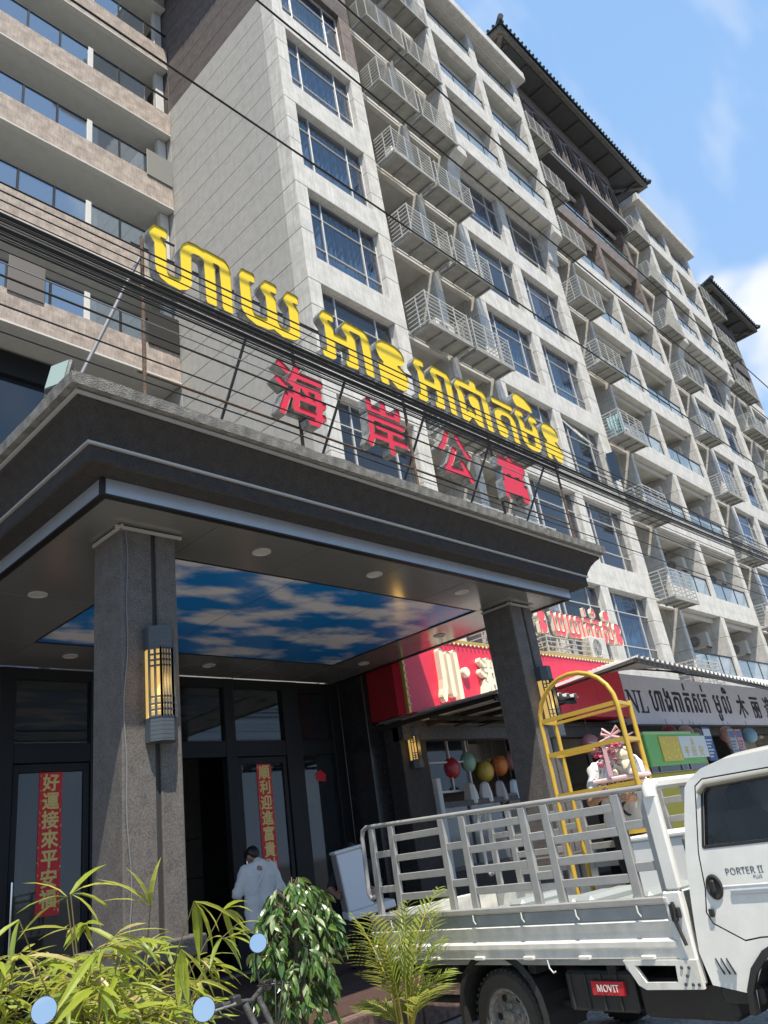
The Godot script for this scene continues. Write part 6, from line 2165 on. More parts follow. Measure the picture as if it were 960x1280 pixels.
func build_truck_load():
	var o := thing("yellow_arch_stand", "yellow tube stand with an arched top and shelves, standing on the truck bed", "flower stand", bed_point(1.15, -4.1, 0.78))
	var r := 0.021
	for e in [1.05, 1.38]:
		var a := -4.57 if e < 1.2 else -4.66
		var b := -3.73 if e < 1.2 else -3.82
		var pts := [bed_point(e, a, 0.79), bed_point(e, a, 2.42)]
		for i in 13:
			var t := PI - PI * i / 12.0
			pts.append(bed_point(e, (a + b) * 0.5 + (b - a) * 0.5 * cos(t), 2.45 + 0.36 * sin(t)))
		pts.append_array([bed_point(e, b, 2.42), bed_point(e, b, 0.79)])
		var m := MB.new()
		m.tube(pts if e < 1.2 else [pts[0], pts[1], bed_point(e, a, 2.5)], r, 8)
		if e > 1.2:
			m.tube([bed_point(e, b, 0.79), bed_point(e, b, 2.5)], r, 8)
		part(o, "arch_tube" if e < 1.2 else "rear_post", m, M.arch_yellow)
	for y in [1.12, 1.46, 1.82, 2.17, 2.47]:
		var m := MB.new()
		m.bar(bed_point(1.05, -4.57, y), bed_point(1.05, -3.73, y), 0.025, 0.035)
		m.bar(bed_point(1.38, -4.66, y), bed_point(1.38, -3.82, y), 0.022, 0.025)
		m.bar(bed_point(1.05, -4.57, y), bed_point(1.38, -4.66, y), 0.022, 0.03)
		m.bar(bed_point(1.05, -3.73, y), bed_point(1.38, -3.82, y), 0.022, 0.03)
		part(o, "shelf_frame", m, M.arch_yellow)
	# bouquet box with a bear, wrapped in clear film
	var c := bed_point(1.22, -3.98, 1.86)
	var q := thing("bouquet", "clear wrapped bouquet of pink flowers with a cream bear, on the yellow stand", "bouquet", c)
	var base := MB.new()
	base.cbox(c + V(-0.16, 0, -0.2), c + V(0.16, 0.035, 0.2), 0.01)
	part(q, "tray", base, plain(0.75, 0.55, 0.55))
	var bear := MB.new()
	bear.ball(c + V(-0.02, 0.10, 0.06), V(0.07, 0.08, 0.07), 10, 14)
	bear.ball(c + V(-0.03, 0.20, 0.07), V(0.055, 0.05, 0.055), 10, 14)
	bear.ball(c + V(-0.03, 0.245, 0.03), V(0.02, 0.02, 0.015), 6, 8)
	bear.ball(c + V(-0.03, 0.245, 0.11), V(0.02, 0.02, 0.015), 6, 8)
	bear.ball(c + V(-0.075, 0.19, 0.075), V(0.025, 0.02, 0.022), 6, 8)
	bear.ball(c + V(-0.08, 0.06, 0.12), V(0.04, 0.035, 0.03), 6, 8)
	bear.ball(c + V(-0.08, 0.06, 0.0), V(0.04, 0.035, 0.03), 6, 8)
	part(q, "toy_bear", bear, plain(0.72, 0.60, 0.42, 0.9))
	var fm := [plain(0.70, 0.05, 0.16), plain(0.75, 0.22, 0.30), plain(0.80, 0.72, 0.70)]
	for k in 3:
		var fl := MB.new()
		for i in 16:
			var p := c + V(rng.randf_range(-0.10, 0.1), 0.14 + rng.randf_range(0.0, 0.18), rng.randf_range(-0.17, 0.08))
			for j in 5:
				var d := V(rng.randf_range(-1, 1), rng.randf_range(-1, 1), rng.randf_range(-1, 1)).normalized()
				fl.ball(p + d * 0.012, V(0.014, 0.009, 0.014), 4, 6)
		part(q, "flowers", fl, fm[k])
	var lv := MB.new()
	for i in 40:
		var p := c + V(rng.randf_range(-0.12, 0.12), 0.06 + rng.randf_range(0.0, 0.16), rng.randf_range(-0.18, 0.1))
		var d := V(rng.randf_range(-1, 1), rng.randf_range(0, 1), rng.randf_range(-1, 1)).normalized() * 0.05
		lv.tri(p, p + d + V(0.012, 0, 0), p + d * 0.6 + V(0, 0, 0.02), Vector3.UP, Vector3.UP, Vector3.UP)
	part(q, "leaves", lv, M.fig_leaf)
	var film := MB.new()
	for i in 24:
		var a0 := TAU * i / 24
		var a1 := TAU * (i + 1) / 24
		var fn := func(a, y): 
			var k := (1.0 + 0.10 * sin(a * 6.0)) * (1.0 if y < 0.28 else 0.25)
			return c + Vector3(cos(a) * 0.17 * k, y, sin(a) * 0.24 * k)
		for yy in [[0.03, 0.28], [0.28, 0.37]]:
			film.quad(fn.call(a1, yy[0]), fn.call(a0, yy[0]), fn.call(a0, yy[1]), fn.call(a1, yy[1]))
	part(q, "clear_film", film, M.glass)
	var bow := MB.new()
	for s in [-1.0, 1.0]:
		bow.tube([c + V(0, 0.37, 0), c + V(0, 0.40, 0.09 * s), c + V(0, 0.44, 0.07 * s), c + V(0, 0.38, 0)], [0.008, 0.014, 0.014, 0.008], 6)
		bow.tube([c + V(0, 0.37, 0), c + V(-0.03, 0.33, 0.12 * s), c + V(-0.02, 0.36, 0.22 * s)], [0.008, 0.014, 0.003], 6)
	bow.box(c + V(-0.178, 0.04, -0.02), c + V(-0.172, 0.30, 0.015))
	part(q, "ribbon", bow, plain(0.78, 0.45, 0.46))
	var w := thing("white_crate", "plain white crate standing on the truck bed right of the yellow stand", "crate", bed_point(1.2, -3.5, 0.78))
	var wm := MB.new()
	var th := Basis(V(0, 1, 0), deg_to_rad(-6.0))
	wm.xf = Transform3D(th, bed_point(1.25, -3.55, 0.785))
	wm.cbox(V(-0.28, 0, -0.34), V(0.28, 0.60, 0.40), 0.012)
	part(w, "body", wm, M.tee)
	var wl := MB.new()
	wl.xf = wm.xf
	wl.cbox(V(-0.295, 0.602, -0.355), V(0.295, 0.64, 0.415), 0.012)
	part(w, "lid", wl, M.tee)
	var fo := thing("folded_sheet", "grey plastic sheet folded on the truck bed beside the yellow stand", "sheet", bed_point(0.9, -4.3, 0.79))
	var fm2 := MB.new()
	for i in 9:
		fm2.xf = Transform3D(th, bed_point(0.72, -4.9 + i * 0.17, 0.79))
		fm2.cbox(V(-0.3, 0, -0.09), V(0.3, 0.26 + 0.04 * sin(i * 1.7), 0.085), 0.03)
	part(fo, "folds", fm2, plain(0.28, 0.31, 0.32, 0.5))

# ------------------------------------------------------------------ bodies: tapered bones joined by a smooth minimum, meshed as surface nets
func nets(bones: Array, cell: float, blend: float, m: MB):
	var lo := V(1e9, 1e9, 1e9)
	var hi := -lo
	for b in bones:
		var rr: float = maxf(b[2], b[3]) + cell * 3.0
		for p in [b[0], b[1]]:
			lo = lo.min(p - V(rr, rr, rr))
			hi = hi.max(p + V(rr, rr, rr))
	var nx := int((hi.x - lo.x) / cell) + 2
	var ny := int((hi.y - lo.y) / cell) + 2
	var nz := int((hi.z - lo.z) / cell) + 2
	var f := PackedFloat32Array()
	f.resize(nx * ny * nz)
	f.fill(1.0)
	for b in bones:
		var a: Vector3 = b[0]
		var ab: Vector3 = b[1] - a
		var l2 := maxf(ab.length_squared(), 1e-9)
		var ra: float = b[2]
		var rb: float = b[3]
		var rr: float = maxf(ra, rb) + cell * 2.5 + blend
		var mn: Vector3 = (a.min(b[1]) - V(rr, rr, rr) - lo) / cell
		var mx: Vector3 = (a.max(b[1]) + V(rr, rr, rr) - lo) / cell
		for z in range(maxi(int(mn.z), 0), mini(int(mx.z) + 1, nz)):
			for y in range(maxi(int(mn.y), 0), mini(int(mx.y) + 1, ny)):
				for x in range(maxi(int(mn.x), 0), mini(int(mx.x) + 1, nx)):
					var p := lo + V(x, y, z) * cell
					var t := clampf((p - a).dot(ab) / l2, 0.0, 1.0)
					var d := (p - a - ab * t).length() - lerpf(ra, rb, t)
					var k := (z * ny + y) * nx + x
					var e := f[k]
					var h := maxf(blend - absf(d - e), 0.0) / blend
					f[k] = minf(d, e) - h * h * blend * 0.25
	var at := {}
	var vs := PackedVector3Array()
	var ns := PackedVector3Array()
	var off := [0, 1, nx, nx + 1, nx * ny, nx * ny + 1, nx * ny + nx, nx * ny + nx + 1]
	var edges := [[0, 1], [2, 3], [4, 5], [6, 7], [0, 2], [1, 3], [4, 6], [5, 7], [0, 4], [1, 5], [2, 6], [3, 7]]
	for z in nz - 1:
		for y in ny - 1:
			for x in nx - 1:
				var k := (z * ny + y) * nx + x
				var mask := 0
				for c in 8:
					if f[k + off[c]] < 0.0:
						mask |= 1 << c
				if mask == 0 or mask == 255:
					continue
				var sum := Vector3.ZERO
				var cnt := 0
				for e in edges:
					var fa := f[k + off[e[0]]]
					var fb := f[k + off[e[1]]]
					if (fa < 0.0) != (fb < 0.0):
						var t := fa / (fa - fb)
						var pa := V(e[0] & 1, (e[0] >> 1) & 1, e[0] >> 2)
						var pb := V(e[1] & 1, (e[1] >> 1) & 1, e[1] >> 2)
						sum += pa.lerp(pb, t)
						cnt += 1
				at[k] = vs.size()
				vs.append(lo + (V(x, y, z) + sum / cnt) * cell)
				var g := V(f[k + 1] + f[k + off[3]] + f[k + off[5]] + f[k + off[7]] - f[k] - f[k + off[2]] - f[k + off[4]] - f[k + off[6]],
					f[k + off[2]] + f[k + off[3]] + f[k + off[6]] + f[k + off[7]] - f[k] - f[k + 1] - f[k + off[4]] - f[k + off[5]],
					f[k + off[4]] + f[k + off[5]] + f[k + off[6]] + f[k + off[7]] - f[k] - f[k + 1] - f[k + off[2]] - f[k + off[3]])
				ns.append(g.normalized())
	var steps := [1, nx, nx * ny]
	for k in at:
		for ax in 3:
			var fa := f[k]
			var fb := f[k + steps[ax]]
			if (fa < 0.0) == (fb < 0.0):
				continue
			var s1: int = steps[(ax + 1) % 3]
			var s2: int = steps[(ax + 2) % 3]
			if at.has(k - s1) and at.has(k - s2) and at.has(k - s1 - s2):
				var q := [at[k], at[k - s1], at[k - s1 - s2], at[k - s2]]
				m.squad(vs[q[0]], vs[q[1]], vs[q[2]], vs[q[3]], ns[q[0]], ns[q[1]], ns[q[2]], ns[q[3]])

func hand_bones(wrist: Vector3, fwd: Vector3, palm: Vector3, thumb_side: float, curl: float) -> Array:
	# fwd: along the fingers, palm: the way the palm faces
	var side := fwd.cross(palm).normalized() * thumb_side
	var b := []
	var kn := wrist + fwd * 0.085
	for i in 4:
		var o := side * (0.030 - i * 0.02)
		b.append([wrist + o * 0.6, kn + o, 0.014, 0.0115])
		var l: float = [0.040, 0.045, 0.042, 0.033][i]
		var d := fwd
		var p := kn + o
		var r := 0.0095
		for j in 3:
			d = (d + palm * curl * (0.7 + 0.25 * j)).normalized()
			var e: Vector3 = p + d * l * [1.0, 0.65, 0.5][j]
			b.append([p, e, r, r - 0.001])
			p = e
			r -= 0.001
	b.append([wrist, wrist + fwd * 0.03 + side * 0.02, 0.02, 0.015])
	var t0 := wrist + fwd * 0.025 + side * 0.026
	var t1 := t0 + (fwd * 0.6 + side * 0.8 + palm * 0.4).normalized() * 0.038
	var t2 := t1 + (fwd * 0.8 + side * 0.2 + palm * (0.5 + curl)).normalized() * 0.032
	b.append([t0, t1, 0.013, 0.0105])
	b.append([t1, t2, 0.0105, 0.009])
	return b

# p: joints in the person's own axes (y up, facing -z); cloth = [top, trousers]
func person(called_label: String, at: Vector3, turn: float, j: Dictionary, top_m, trouser_m, sleeve: float, hem: float, hair_long: bool) -> Node3D:
	var o := thing("person", called_label, "person", at, "", turn)
	o.set_meta("local_axes", true)
	var up: Vector3 = (j.head - j.neck).normalized()
	var face: Vector3 = j.face
	face = (face - up * face.dot(up)).normalized()
	var right := face.cross(up).normalized()
	var body := MB.new()
	var bones := []
	for s in [-1.0, 1.0]:
		var sh: Vector3 = j.shl if s < 0 else j.shr
		var el: Vector3 = j.ell if s < 0 else j.elr
		var wr: Vector3 = j.wrl if s < 0 else j.wrr
		bones.append_array([[sh, el, 0.050, 0.040], [el, wr, 0.041, 0.027]])
		bones.append([j.chest + V(s * 0.08, 0.02, 0), j.hip + V(s * 0.07, 0.05, 0), 0.105, 0.10])
		bones.append([j.neck - up * 0.03, sh, 0.055, 0.055])
		var kn: Vector3 = j.knl if s < 0 else j.knr
		var an: Vector3 = j.anl if s < 0 else j.anr
		bones.append_array([[j.hip + V(s * 0.09, -0.03, 0), kn, 0.085, 0.055], [kn, an, 0.056, 0.036]])
	bones.append([j.chest + V(0, 0.1, 0), j.neck + up * 0.06, 0.075, 0.055])
	nets(bones, 0.016, 0.05, body)
	# head: skull, jaw, nose, ears, brow
	var c: Vector3 = j.head
	var hb := [[c + up * 0.03 + face * -0.02, c + up * 0.03 + face * 0.015, 0.080, 0.078], [c + face * 0.02 - up * 0.01, c + face * 0.045 - up * 0.075, 0.062, 0.038], [c - up * 0.05, j.neck, 0.055, 0.052],
		[c + face * 0.092 + up * 0.02, c + face * 0.112 - up * 0.022, 0.009, 0.014], [c + face * 0.078 + up * 0.035 - right * 0.035, c + face * 0.078 + up * 0.035 + right * 0.035, 0.016, 0.016],
		[c + face * 0.082 - up * 0.055 - right * 0.016, c + face * 0.082 - up * 0.055 + right * 0.016, 0.011, 0.011]]
	for s in [-1.0, 1.0]:
		hb.append([c + right * s * 0.080 - face * 0.01 + up * 0.02, c + right * s * 0.083 - face * 0.008 - up * 0.03, 0.016, 0.011])
		hb.append([c + right * s * 0.038 + face * 0.058 - up * 0.015, c + right * s * 0.042 + face * 0.05 - up * 0.03, 0.026, 0.024])
	nets(hb, 0.007, 0.02, body)
	nets(hand_bones(j.wrl, j.hfl, j.hpl, j.get("tl", -1.0), j.get("curl", 0.35)), 0.0045, 0.006, body)
	nets(hand_bones(j.wrr, j.hfr, j.hpr, j.get("tr", 1.0), j.get("curl", 0.35)), 0.0045, 0.006, body)
	piece(o, "body", body, M.skin)
	for s in [-1.0, 1.0]:
		var ey := MB.new()
		ey.ball(c + right * s * 0.033 + face * 0.083 + up * 0.016, V(0.012, 0.009, 0.012), 6, 8)
		piece(o, "eye", ey, plain(0.05, 0.03, 0.02, 0.2))
	# hair cap, longer behind when wanted
	var hm := MB.new()
	var hs := [[c + up * 0.05 - face * 0.03, c + up * 0.055 + face * 0.01, 0.088, 0.082], [c + up * 0.01 - face * 0.055, c + up * 0.05 - face * 0.03, 0.062, 0.08], [c - up * 0.03 - face * 0.06, c - face * 0.05, 0.042, 0.055]]
	if hair_long:
		hs.append([c - face * 0.06, j.neck - face * 0.10 - V(0, 0.12, 0), 0.075, 0.05])
		hs.append([c + right * 0.07 - face * 0.03, j.neck + right * 0.09 - face * 0.04 - V(0, 0.05, 0), 0.035, 0.03])
		hs.append([c - right * 0.07 - face * 0.03, j.neck - right * 0.09 - face * 0.04 - V(0, 0.05, 0), 0.035, 0.03])
	nets(hs, 0.009, 0.02, hm)
	for i in 60:
		var a := rng.randf_range(0, TAU)
		var d := (up * rng.randf_range(-0.2, 1.0) + right * cos(a) + face * (sin(a) - 0.4)).normalized()
		var p0: Vector3 = c + up * 0.045 - face * 0.02 + d * 0.078
		hm.tube([p0, p0 + d * 0.012 + up * 0.004, p0 + d * 0.014 - up * 0.02], [0.005, 0.004, 0.001], 4, false)
	piece(o, "hair", hm, M.hair)
	# top: torso and sleeves over the body
	var tm := MB.new()
	var tb := []
	for s in [-1.0, 1.0]:
		var sh: Vector3 = j.shl if s < 0 else j.shr
		var el: Vector3 = j.ell if s < 0 else j.elr
		var wr: Vector3 = j.wrl if s < 0 else j.wrr
		tb.append([j.chest + V(s * 0.085, 0.02, 0), j.hip + V(s * 0.085, 0.05, 0), 0.125, 0.122])
		tb.append([j.hip + V(s * 0.085, 0.05, 0), V(s * 0.095 + j.hip.x, hem + 0.10, j.hip.z), 0.122, 0.125])
		tb.append([j.neck - up * 0.035 - face * 0.012, sh, 0.068, 0.074])
		tb.append([sh, sh.lerp(el, minf(sleeve, 1.0)), 0.074, 0.066])
		if sleeve > 1.0:
			tb.append([el, el.lerp(wr, sleeve - 1.0), 0.064, 0.050])
	nets(tb, 0.014, 0.04, tm)
	# soft creases
	for i in tm.v.size():
		var p := tm.v[i]
		tm.v[i] = p + tm.n[i] * (0.006 * sin(p.y * 46.0 + 5.0 * sin(p.x * 17.0)) + 0.004 * sin(p.x * 60.0 + p.y * 25.0))
	piece(o, "top", tm, top_m)
	var col := MB.new()
	var nk: Vector3 = j.neck
	for i in 16:
		var a0 := TAU * i / 16
		var a1 := TAU * (i + 1) / 16
		var fn := func(a, h, r): return nk + right * cos(a) * r + face * sin(a) * r * 1.05 + up * (h - 0.02 * sin(a))
		col.quad(fn.call(a0, -0.03, 0.083), fn.call(a1, -0.03, 0.083), fn.call(a1, 0.02, 0.068), fn.call(a0, 0.02, 0.068))
	piece(o, "collar", col, top_m)
	var pm := MB.new()
	var pb := []
	for s in [-1.0, 1.0]:
		var kn: Vector3 = j.knl if s < 0 else j.knr
		var an: Vector3 = j.anl if s < 0 else j.anr
		pb.append_array([[j.hip + V(s * 0.08, 0.02, 0), kn, 0.115, 0.078], [kn, an + V(0, 0.03, 0), 0.078, 0.066]])
	nets(pb, 0.016, 0.04, pm)
	piece(o, "trousers", pm, trouser_m)
	for s in [-1.0, 1.0]:
		var an: Vector3 = j.anl if s < 0 else j.anr
		var sm := MB.new()
		nets([[an + V(0, -0.035, 0.05), an + V(s * 0.015, -0.045, -0.15), 0.042, 0.036], [an + V(0, -0.03, 0.03), an + V(0, 0.03, 0.0), 0.045, 0.045]], 0.010, 0.02, sm)
		piece(o, "shoe", sm, M.plastic)
	return o

func build_people():
	# man in a white shirt, seen from behind, head bent over a phone
	var j := {"hip": V(0, 0.86, 0), "chest": V(0, 1.20, 0.0), "neck": V(0, 1.39, -0.05), "head": V(-0.03, 1.475, -0.11), "face": V(-0.35, -0.45, -0.8),
		"shl": V(-0.185, 1.31, 0), "shr": V(0.185, 1.31, 0), "ell": V(-0.30, 1.05, -0.02), "elr": V(0.29, 1.04, 0.02), "wrl": V(-0.20, 1.06, -0.25), "wrr": V(0.13, 1.0, -0.22),
		"hfl": V(0.35, 0.2, -0.9).normalized(), "hpl": V(0.6, 0.75, 0.3).normalized(), "hfr": V(-0.6, 0.1, -0.75).normalized(), "hpr": V(-0.2, 0.95, 0.0).normalized(),
		"knl": V(-0.10, 0.47, -0.02), "knr": V(0.10, 0.47, -0.01), "anl": V(-0.11, 0.085, 0.02), "anr": V(0.11, 0.085, 0.03)}
	var man := person("man in a long white shirt seen from behind, head bent, before the glass doors", V(7.0, 0.3, -9.25), -0.4, j, M.shirt, M.dark_cloth, 1.9, 0.56, false)
	var st := MB.new()
	st.bar(V(0.13, 1.375, 0.105), V(-0.14, 1.02, 0.148), 0.035, 0.006, V(0, 0, 1))
	piece(man, "shoulder_strap", st, M.tee)
	var ph := thing("phone", "dark phone held by the man in the white shirt", "phone", man.position + Basis(V(0, 1, 0), -0.4) * V(-0.13, 1.10, -0.33))
	var pm := MB.new()
	pm.xf = Transform3D(Basis.from_euler(V(0.6, -0.2, 0)), ph.position)
	pm.cbox(V(-0.036, -0.075, -0.004), V(0.036, 0.075, 0.004), 0.003)
	part(ph, "case", pm, M.black)
	# porter in dark clothes carrying a white box behind the truck
	var k := {"hip": V(0, 0.74, 0.08), "chest": V(0, 1.05, -0.02), "neck": V(0, 1.23, -0.07), "head": V(0.02, 1.315, -0.12), "face": V(0.3, -0.5, -1.0),
		"shl": V(-0.185, 1.15, -0.02), "shr": V(0.185, 1.15, -0.02), "ell": V(-0.30, 0.93, -0.1), "elr": V(0.31, 0.95, -0.12), "wrl": V(-0.24, 0.84, -0.32), "wrr": V(0.245, 0.87, -0.36),
		"hfl": V(0.25, 0.1, -0.95).normalized(), "hpl": V(0.9, 0.1, 0.25).normalized(), "hfr": V(-0.12, 0.02, -1.0).normalized(), "hpr": V(-1.0, 0.0, 0.0).normalized(),
		"knl": V(-0.13, 0.44, -0.2), "knr": V(0.12, 0.43, -0.16), "anl": V(-0.12, 0.085, 0.0), "anr": V(0.12, 0.085, 0.16)}
	var at := V(7.63, 0.30, -8.05)
	person("porter in dark clothes behind the truck, carrying a white box against his body", at, 2.38, k, M.dark_cloth, M.dark_cloth, 0.9, 0.75, false)
	var bx := thing("white_box", "tall white box carried behind the truck's rear corner, with brown side and tray-like foot", "box", V(7.35, 1.0, -7.75))
	bx.set_meta("local_axes", true)
	bx.rotation = V(0.0, -0.6, 0.12)
	var m1 := MB.new()
	m1.cbox(V(-0.16, 0.0, -0.22), V(0.16, 0.66, 0.24), 0.012)
	piece(bx, "carton", m1, M.box_white)
	var m2 := MB.new()
	m2.cbox(V(-0.172, 0.01, -0.21), V(-0.161, 0.65, 0.23), 0.004)
	piece(bx, "brown_side", m2, M.box_brown)
	var m3 := MB.new()
	m3.cbox(V(-0.18, -0.09, -0.24), V(0.42, -0.002, 0.26), 0.012)
	piece(bx, "tray", m3, M.tee)
	var m4 := MB.new()
	m4.cbox(V(-0.18, 0.662, -0.24), V(0.18, 0.70, 0.26), 0.012)
	piece(bx, "lid", m4, M.tee)
	# young woman on the truck bed beside the yellow stand
	var w := {"hip": V(0, 0.80, 0.04), "chest": V(0, 1.10, -0.04), "neck": V(0, 1.27, -0.10), "head": V(0.0, 1.36, -0.16), "face": V(0.25, -0.35, -1.0),
		"shl": V(-0.165, 1.19, -0.06), "shr": V(0.165, 1.19, -0.06), "ell": V(-0.25, 0.96, -0.14), "elr": V(0.25, 0.95, -0.16), "wrl": V(-0.13, 0.92, -0.36), "wrr": V(0.13, 0.98, -0.36),
		"hfl": V(0.4, 0.1, -0.9).normalized(), "hpl": V(0.6, 0.6, 0.2).normalized(), "hfr": V(-0.4, 0.1, -0.9).normalized(), "hpr": V(-0.6, 0.6, 0.2).normalized(),
		"knl": V(-0.09, 0.44, -0.02), "knr": V(0.09, 0.44, -0.02), "anl": V(-0.10, 0.085, 0.0), "anr": V(0.10, 0.085, 0.02)}
	var gp := bed_point(1.48, -4.18, 0.785)
	var girl := person("young woman in a white printed tee standing on the truck bed behind the yellow stand", gp, PI / 2 + 0.35, w, M.tee, M.dark_cloth, 0.75, 0.62, true)
	for e in [["Lucas", V(0.02, 1.08, -0.175), 0.085], ["k", V(0.03, 0.86, -0.115), 0.16]]:
		var tx := piece(girl, "print", text_mesh(e[0], e[2], 0.02, M.black, "Droid Serif"), null, e[1])
		tx.rotation = V(0.08, PI, 0.1)

# ------------------------------------------------------------------ plants
func leaf_mesh(l: float, w: float, droop: float, fold: float, segs := 4) -> MB:
	# blade along +z from the origin, curving down
	var m := MB.new()
	var prev := []
	for i in segs + 1:
		var f := float(i) / segs
		var half := w * 0.5 * pow(sin(PI * clampf(f * 0.92 + 0.06, 0.0, 1.0)), 0.8) * (1.0 - 0.35 * f)
		if i == segs:
			half = 0.0005
		var y := -droop * f * f * l
		var row := [V(-half, y + fold * half, f * l), V(0, y, f * l), V(half, y + fold * half, f * l)]
		if i > 0:
			for s in 2:
				m.quad(prev[s], prev[s + 1], row[s + 1], row[s])
		prev = row
	return m

func pot(o: Node3D, at: Vector3, r: float, h: float):
	var m := MB.new()
	m.lathe(at, Vector3.UP, [[0.0, 0.0], [r * 0.75, 0.0], [r * 0.95, h * 0.9], [r * 1.04, h * 0.9], [r * 1.04, h], [r * 0.94, h], [r * 0.92, h * 0.88], [0.0, h * 0.87]], 28)
	part(o, "pot", m, M.pot)

func aim(d: Vector3, roll := 0.0) -> Basis:
	var z := d.normalized()
	var x := Vector3.UP.cross(z)
	if x.length() < 0.05:
		x = Vector3.RIGHT
	x = x.normalized()
	return Basis(x, z.cross(x), z) * Basis(V(0, 0, 1), roll)

func bamboo(at: Vector3, label: String, height: float, shoots: int, seed_: int, spread: float, fans := []):
	var r := RandomNumberGenerator.new()
	r.seed = seed_
	var o := thing("bamboo_plant", label, "bamboo", at, "")
	pot(o, at, 0.3, 0.42)
	var protos := [leaf_mesh(0.22, 0.034, 0.28, 0.25), leaf_mesh(0.18, 0.03, 0.45, 0.2), leaf_mesh(0.27, 0.038, 0.35, 0.3), leaf_mesh(0.13, 0.02, 0.15, 0.3)]
	var mats := [M.bamboo_leaf, M.bamboo_leaf, M.bamboo_leaf_b, M.bamboo_leaf_b, M.bamboo_dry]
	var shared := {}
	for p in 4:
		for q in 3:
			shared[p * 3 + q] = protos[p].done([M.bamboo_leaf, M.bamboo_leaf_b, M.bamboo_dry][q])
	var st := MB.new()
	var spots := []
	for s in shoots:
		var a := r.randf_range(0, TAU)
		var base := at + V(cos(a), 0, sin(a)) * r.randf_range(0.02, 0.2) + V(0, 0.36, 0)
		var lean := V(cos(a), 0, sin(a)) * r.randf_range(0.1, spread)
		var h := height * r.randf_range(0.66, 1.0) - 0.36
		var pts := []
		for i in 7:
			var f := i / 6.0
			pts.append(base + V(0, h * f, 0) + lean * f * f + V(sin(f * 5.0 + s), 0, cos(f * 4.0 + s)) * 0.012)
		st.tube(pts, [0.008, 0.0075, 0.007, 0.006, 0.005, 0.004, 0.002], 5, false)
		for i in range(2, 7):
			var p: Vector3 = pts[i]
			for tw in 3:
				var ta := r.randf_range(0, TAU)
				var td := V(cos(ta), r.randf_range(0.0, 0.7), sin(ta)).normalized()
				var tip := p + td * r.randf_range(0.06, 0.2)
				st.tube([p, tip], [0.003, 0.0015], 4, false)
				var n := r.randi_range(3, 6)
				for k in n:
					var fa := ta + r.randf_range(-1.1, 1.1)
					spots.append([p.lerp(tip, r.randf_range(0.5, 1.0)), V(cos(fa), r.randf_range(-0.55, 0.45), sin(fa)), r.randf_range(-0.6, 0.6), r.randf_range(0.75, 1.25)])
	for fan in fans:
		# a bare shoot ending in a fan of long blades
		var foot := at + V(0, 0.5, 0)
		var tip: Vector3 = fan[0]
		st.tube([foot, foot.lerp(tip, 0.5) + V(0, 0.08, 0), tip], [0.006, 0.005, 0.003], 5, false)
		var dir: Vector3 = fan[1]
		for k in fan[2]:
			var f: float = (k + 0.5) / fan[2] * 2.0 - 1.0
			var side := dir.cross(V(0.5, 0.1, -0.85)).normalized()
			var d: Vector3 = (dir.normalized() + side * f * 0.75 + V(r.randf_range(-0.1, 0.1), 0, r.randf_range(-0.1, 0.1))).normalized()
			var m := MeshInstance3D.new()
			m.name = "leaf"
			m.mesh = shared[6 + (k % 3 if k % 4 != 2 else 0) % 2]
			o.add_child(m, true)
			m.transform = Transform3D(aim(d, r.randf_range(-0.4, 0.4)).scaled_local(Vector3.ONE * r.randf_range(0.95, 1.2)), tip - at)
	part(o, "stems", st, M.stem)
	# the leaves nearest the street one by one, the rest as one mass
	spots.sort_custom(func(a, b): return a[0].z + a[0].y * 0.7 - a[0].x * 0.3 > b[0].z + b[0].y * 0.7 - b[0].x * 0.3)
	var rest := {}
	for i in spots.size():
		var e: Array = spots[i]
		var kind := r.randi() % 4
		var tone := 0 if r.randf() < 0.55 else (1 if r.randf() < 0.75 else 2)
		var xf := Transform3D(aim(e[1], e[2]).scaled_local(Vector3.ONE * e[3]), e[0])
		if i < 150:
			var m := MeshInstance3D.new()
			m.name = "leaf"
			m.mesh = shared[kind * 3 + tone]
			o.add_child(m, true)
			m.transform = Transform3D(xf.basis, xf.origin - at)
		else:
			if not rest.has(tone):
				rest[tone] = MB.new()
			add_mesh(rest[tone], protos[kind], xf)
	for tone in rest:
		stuff(part(o, "foliage", rest[tone], [M.bamboo_leaf, M.bamboo_leaf_b, M.bamboo_dry][tone]))

func add_mesh(m: MB, src: MB, xf: Transform3D):
	for i in src.v.size():
		m.v.append(xf * src.v[i])
		m.n.append((xf.basis * src.n[i]).normalized())
		m.t.append(src.t[i])

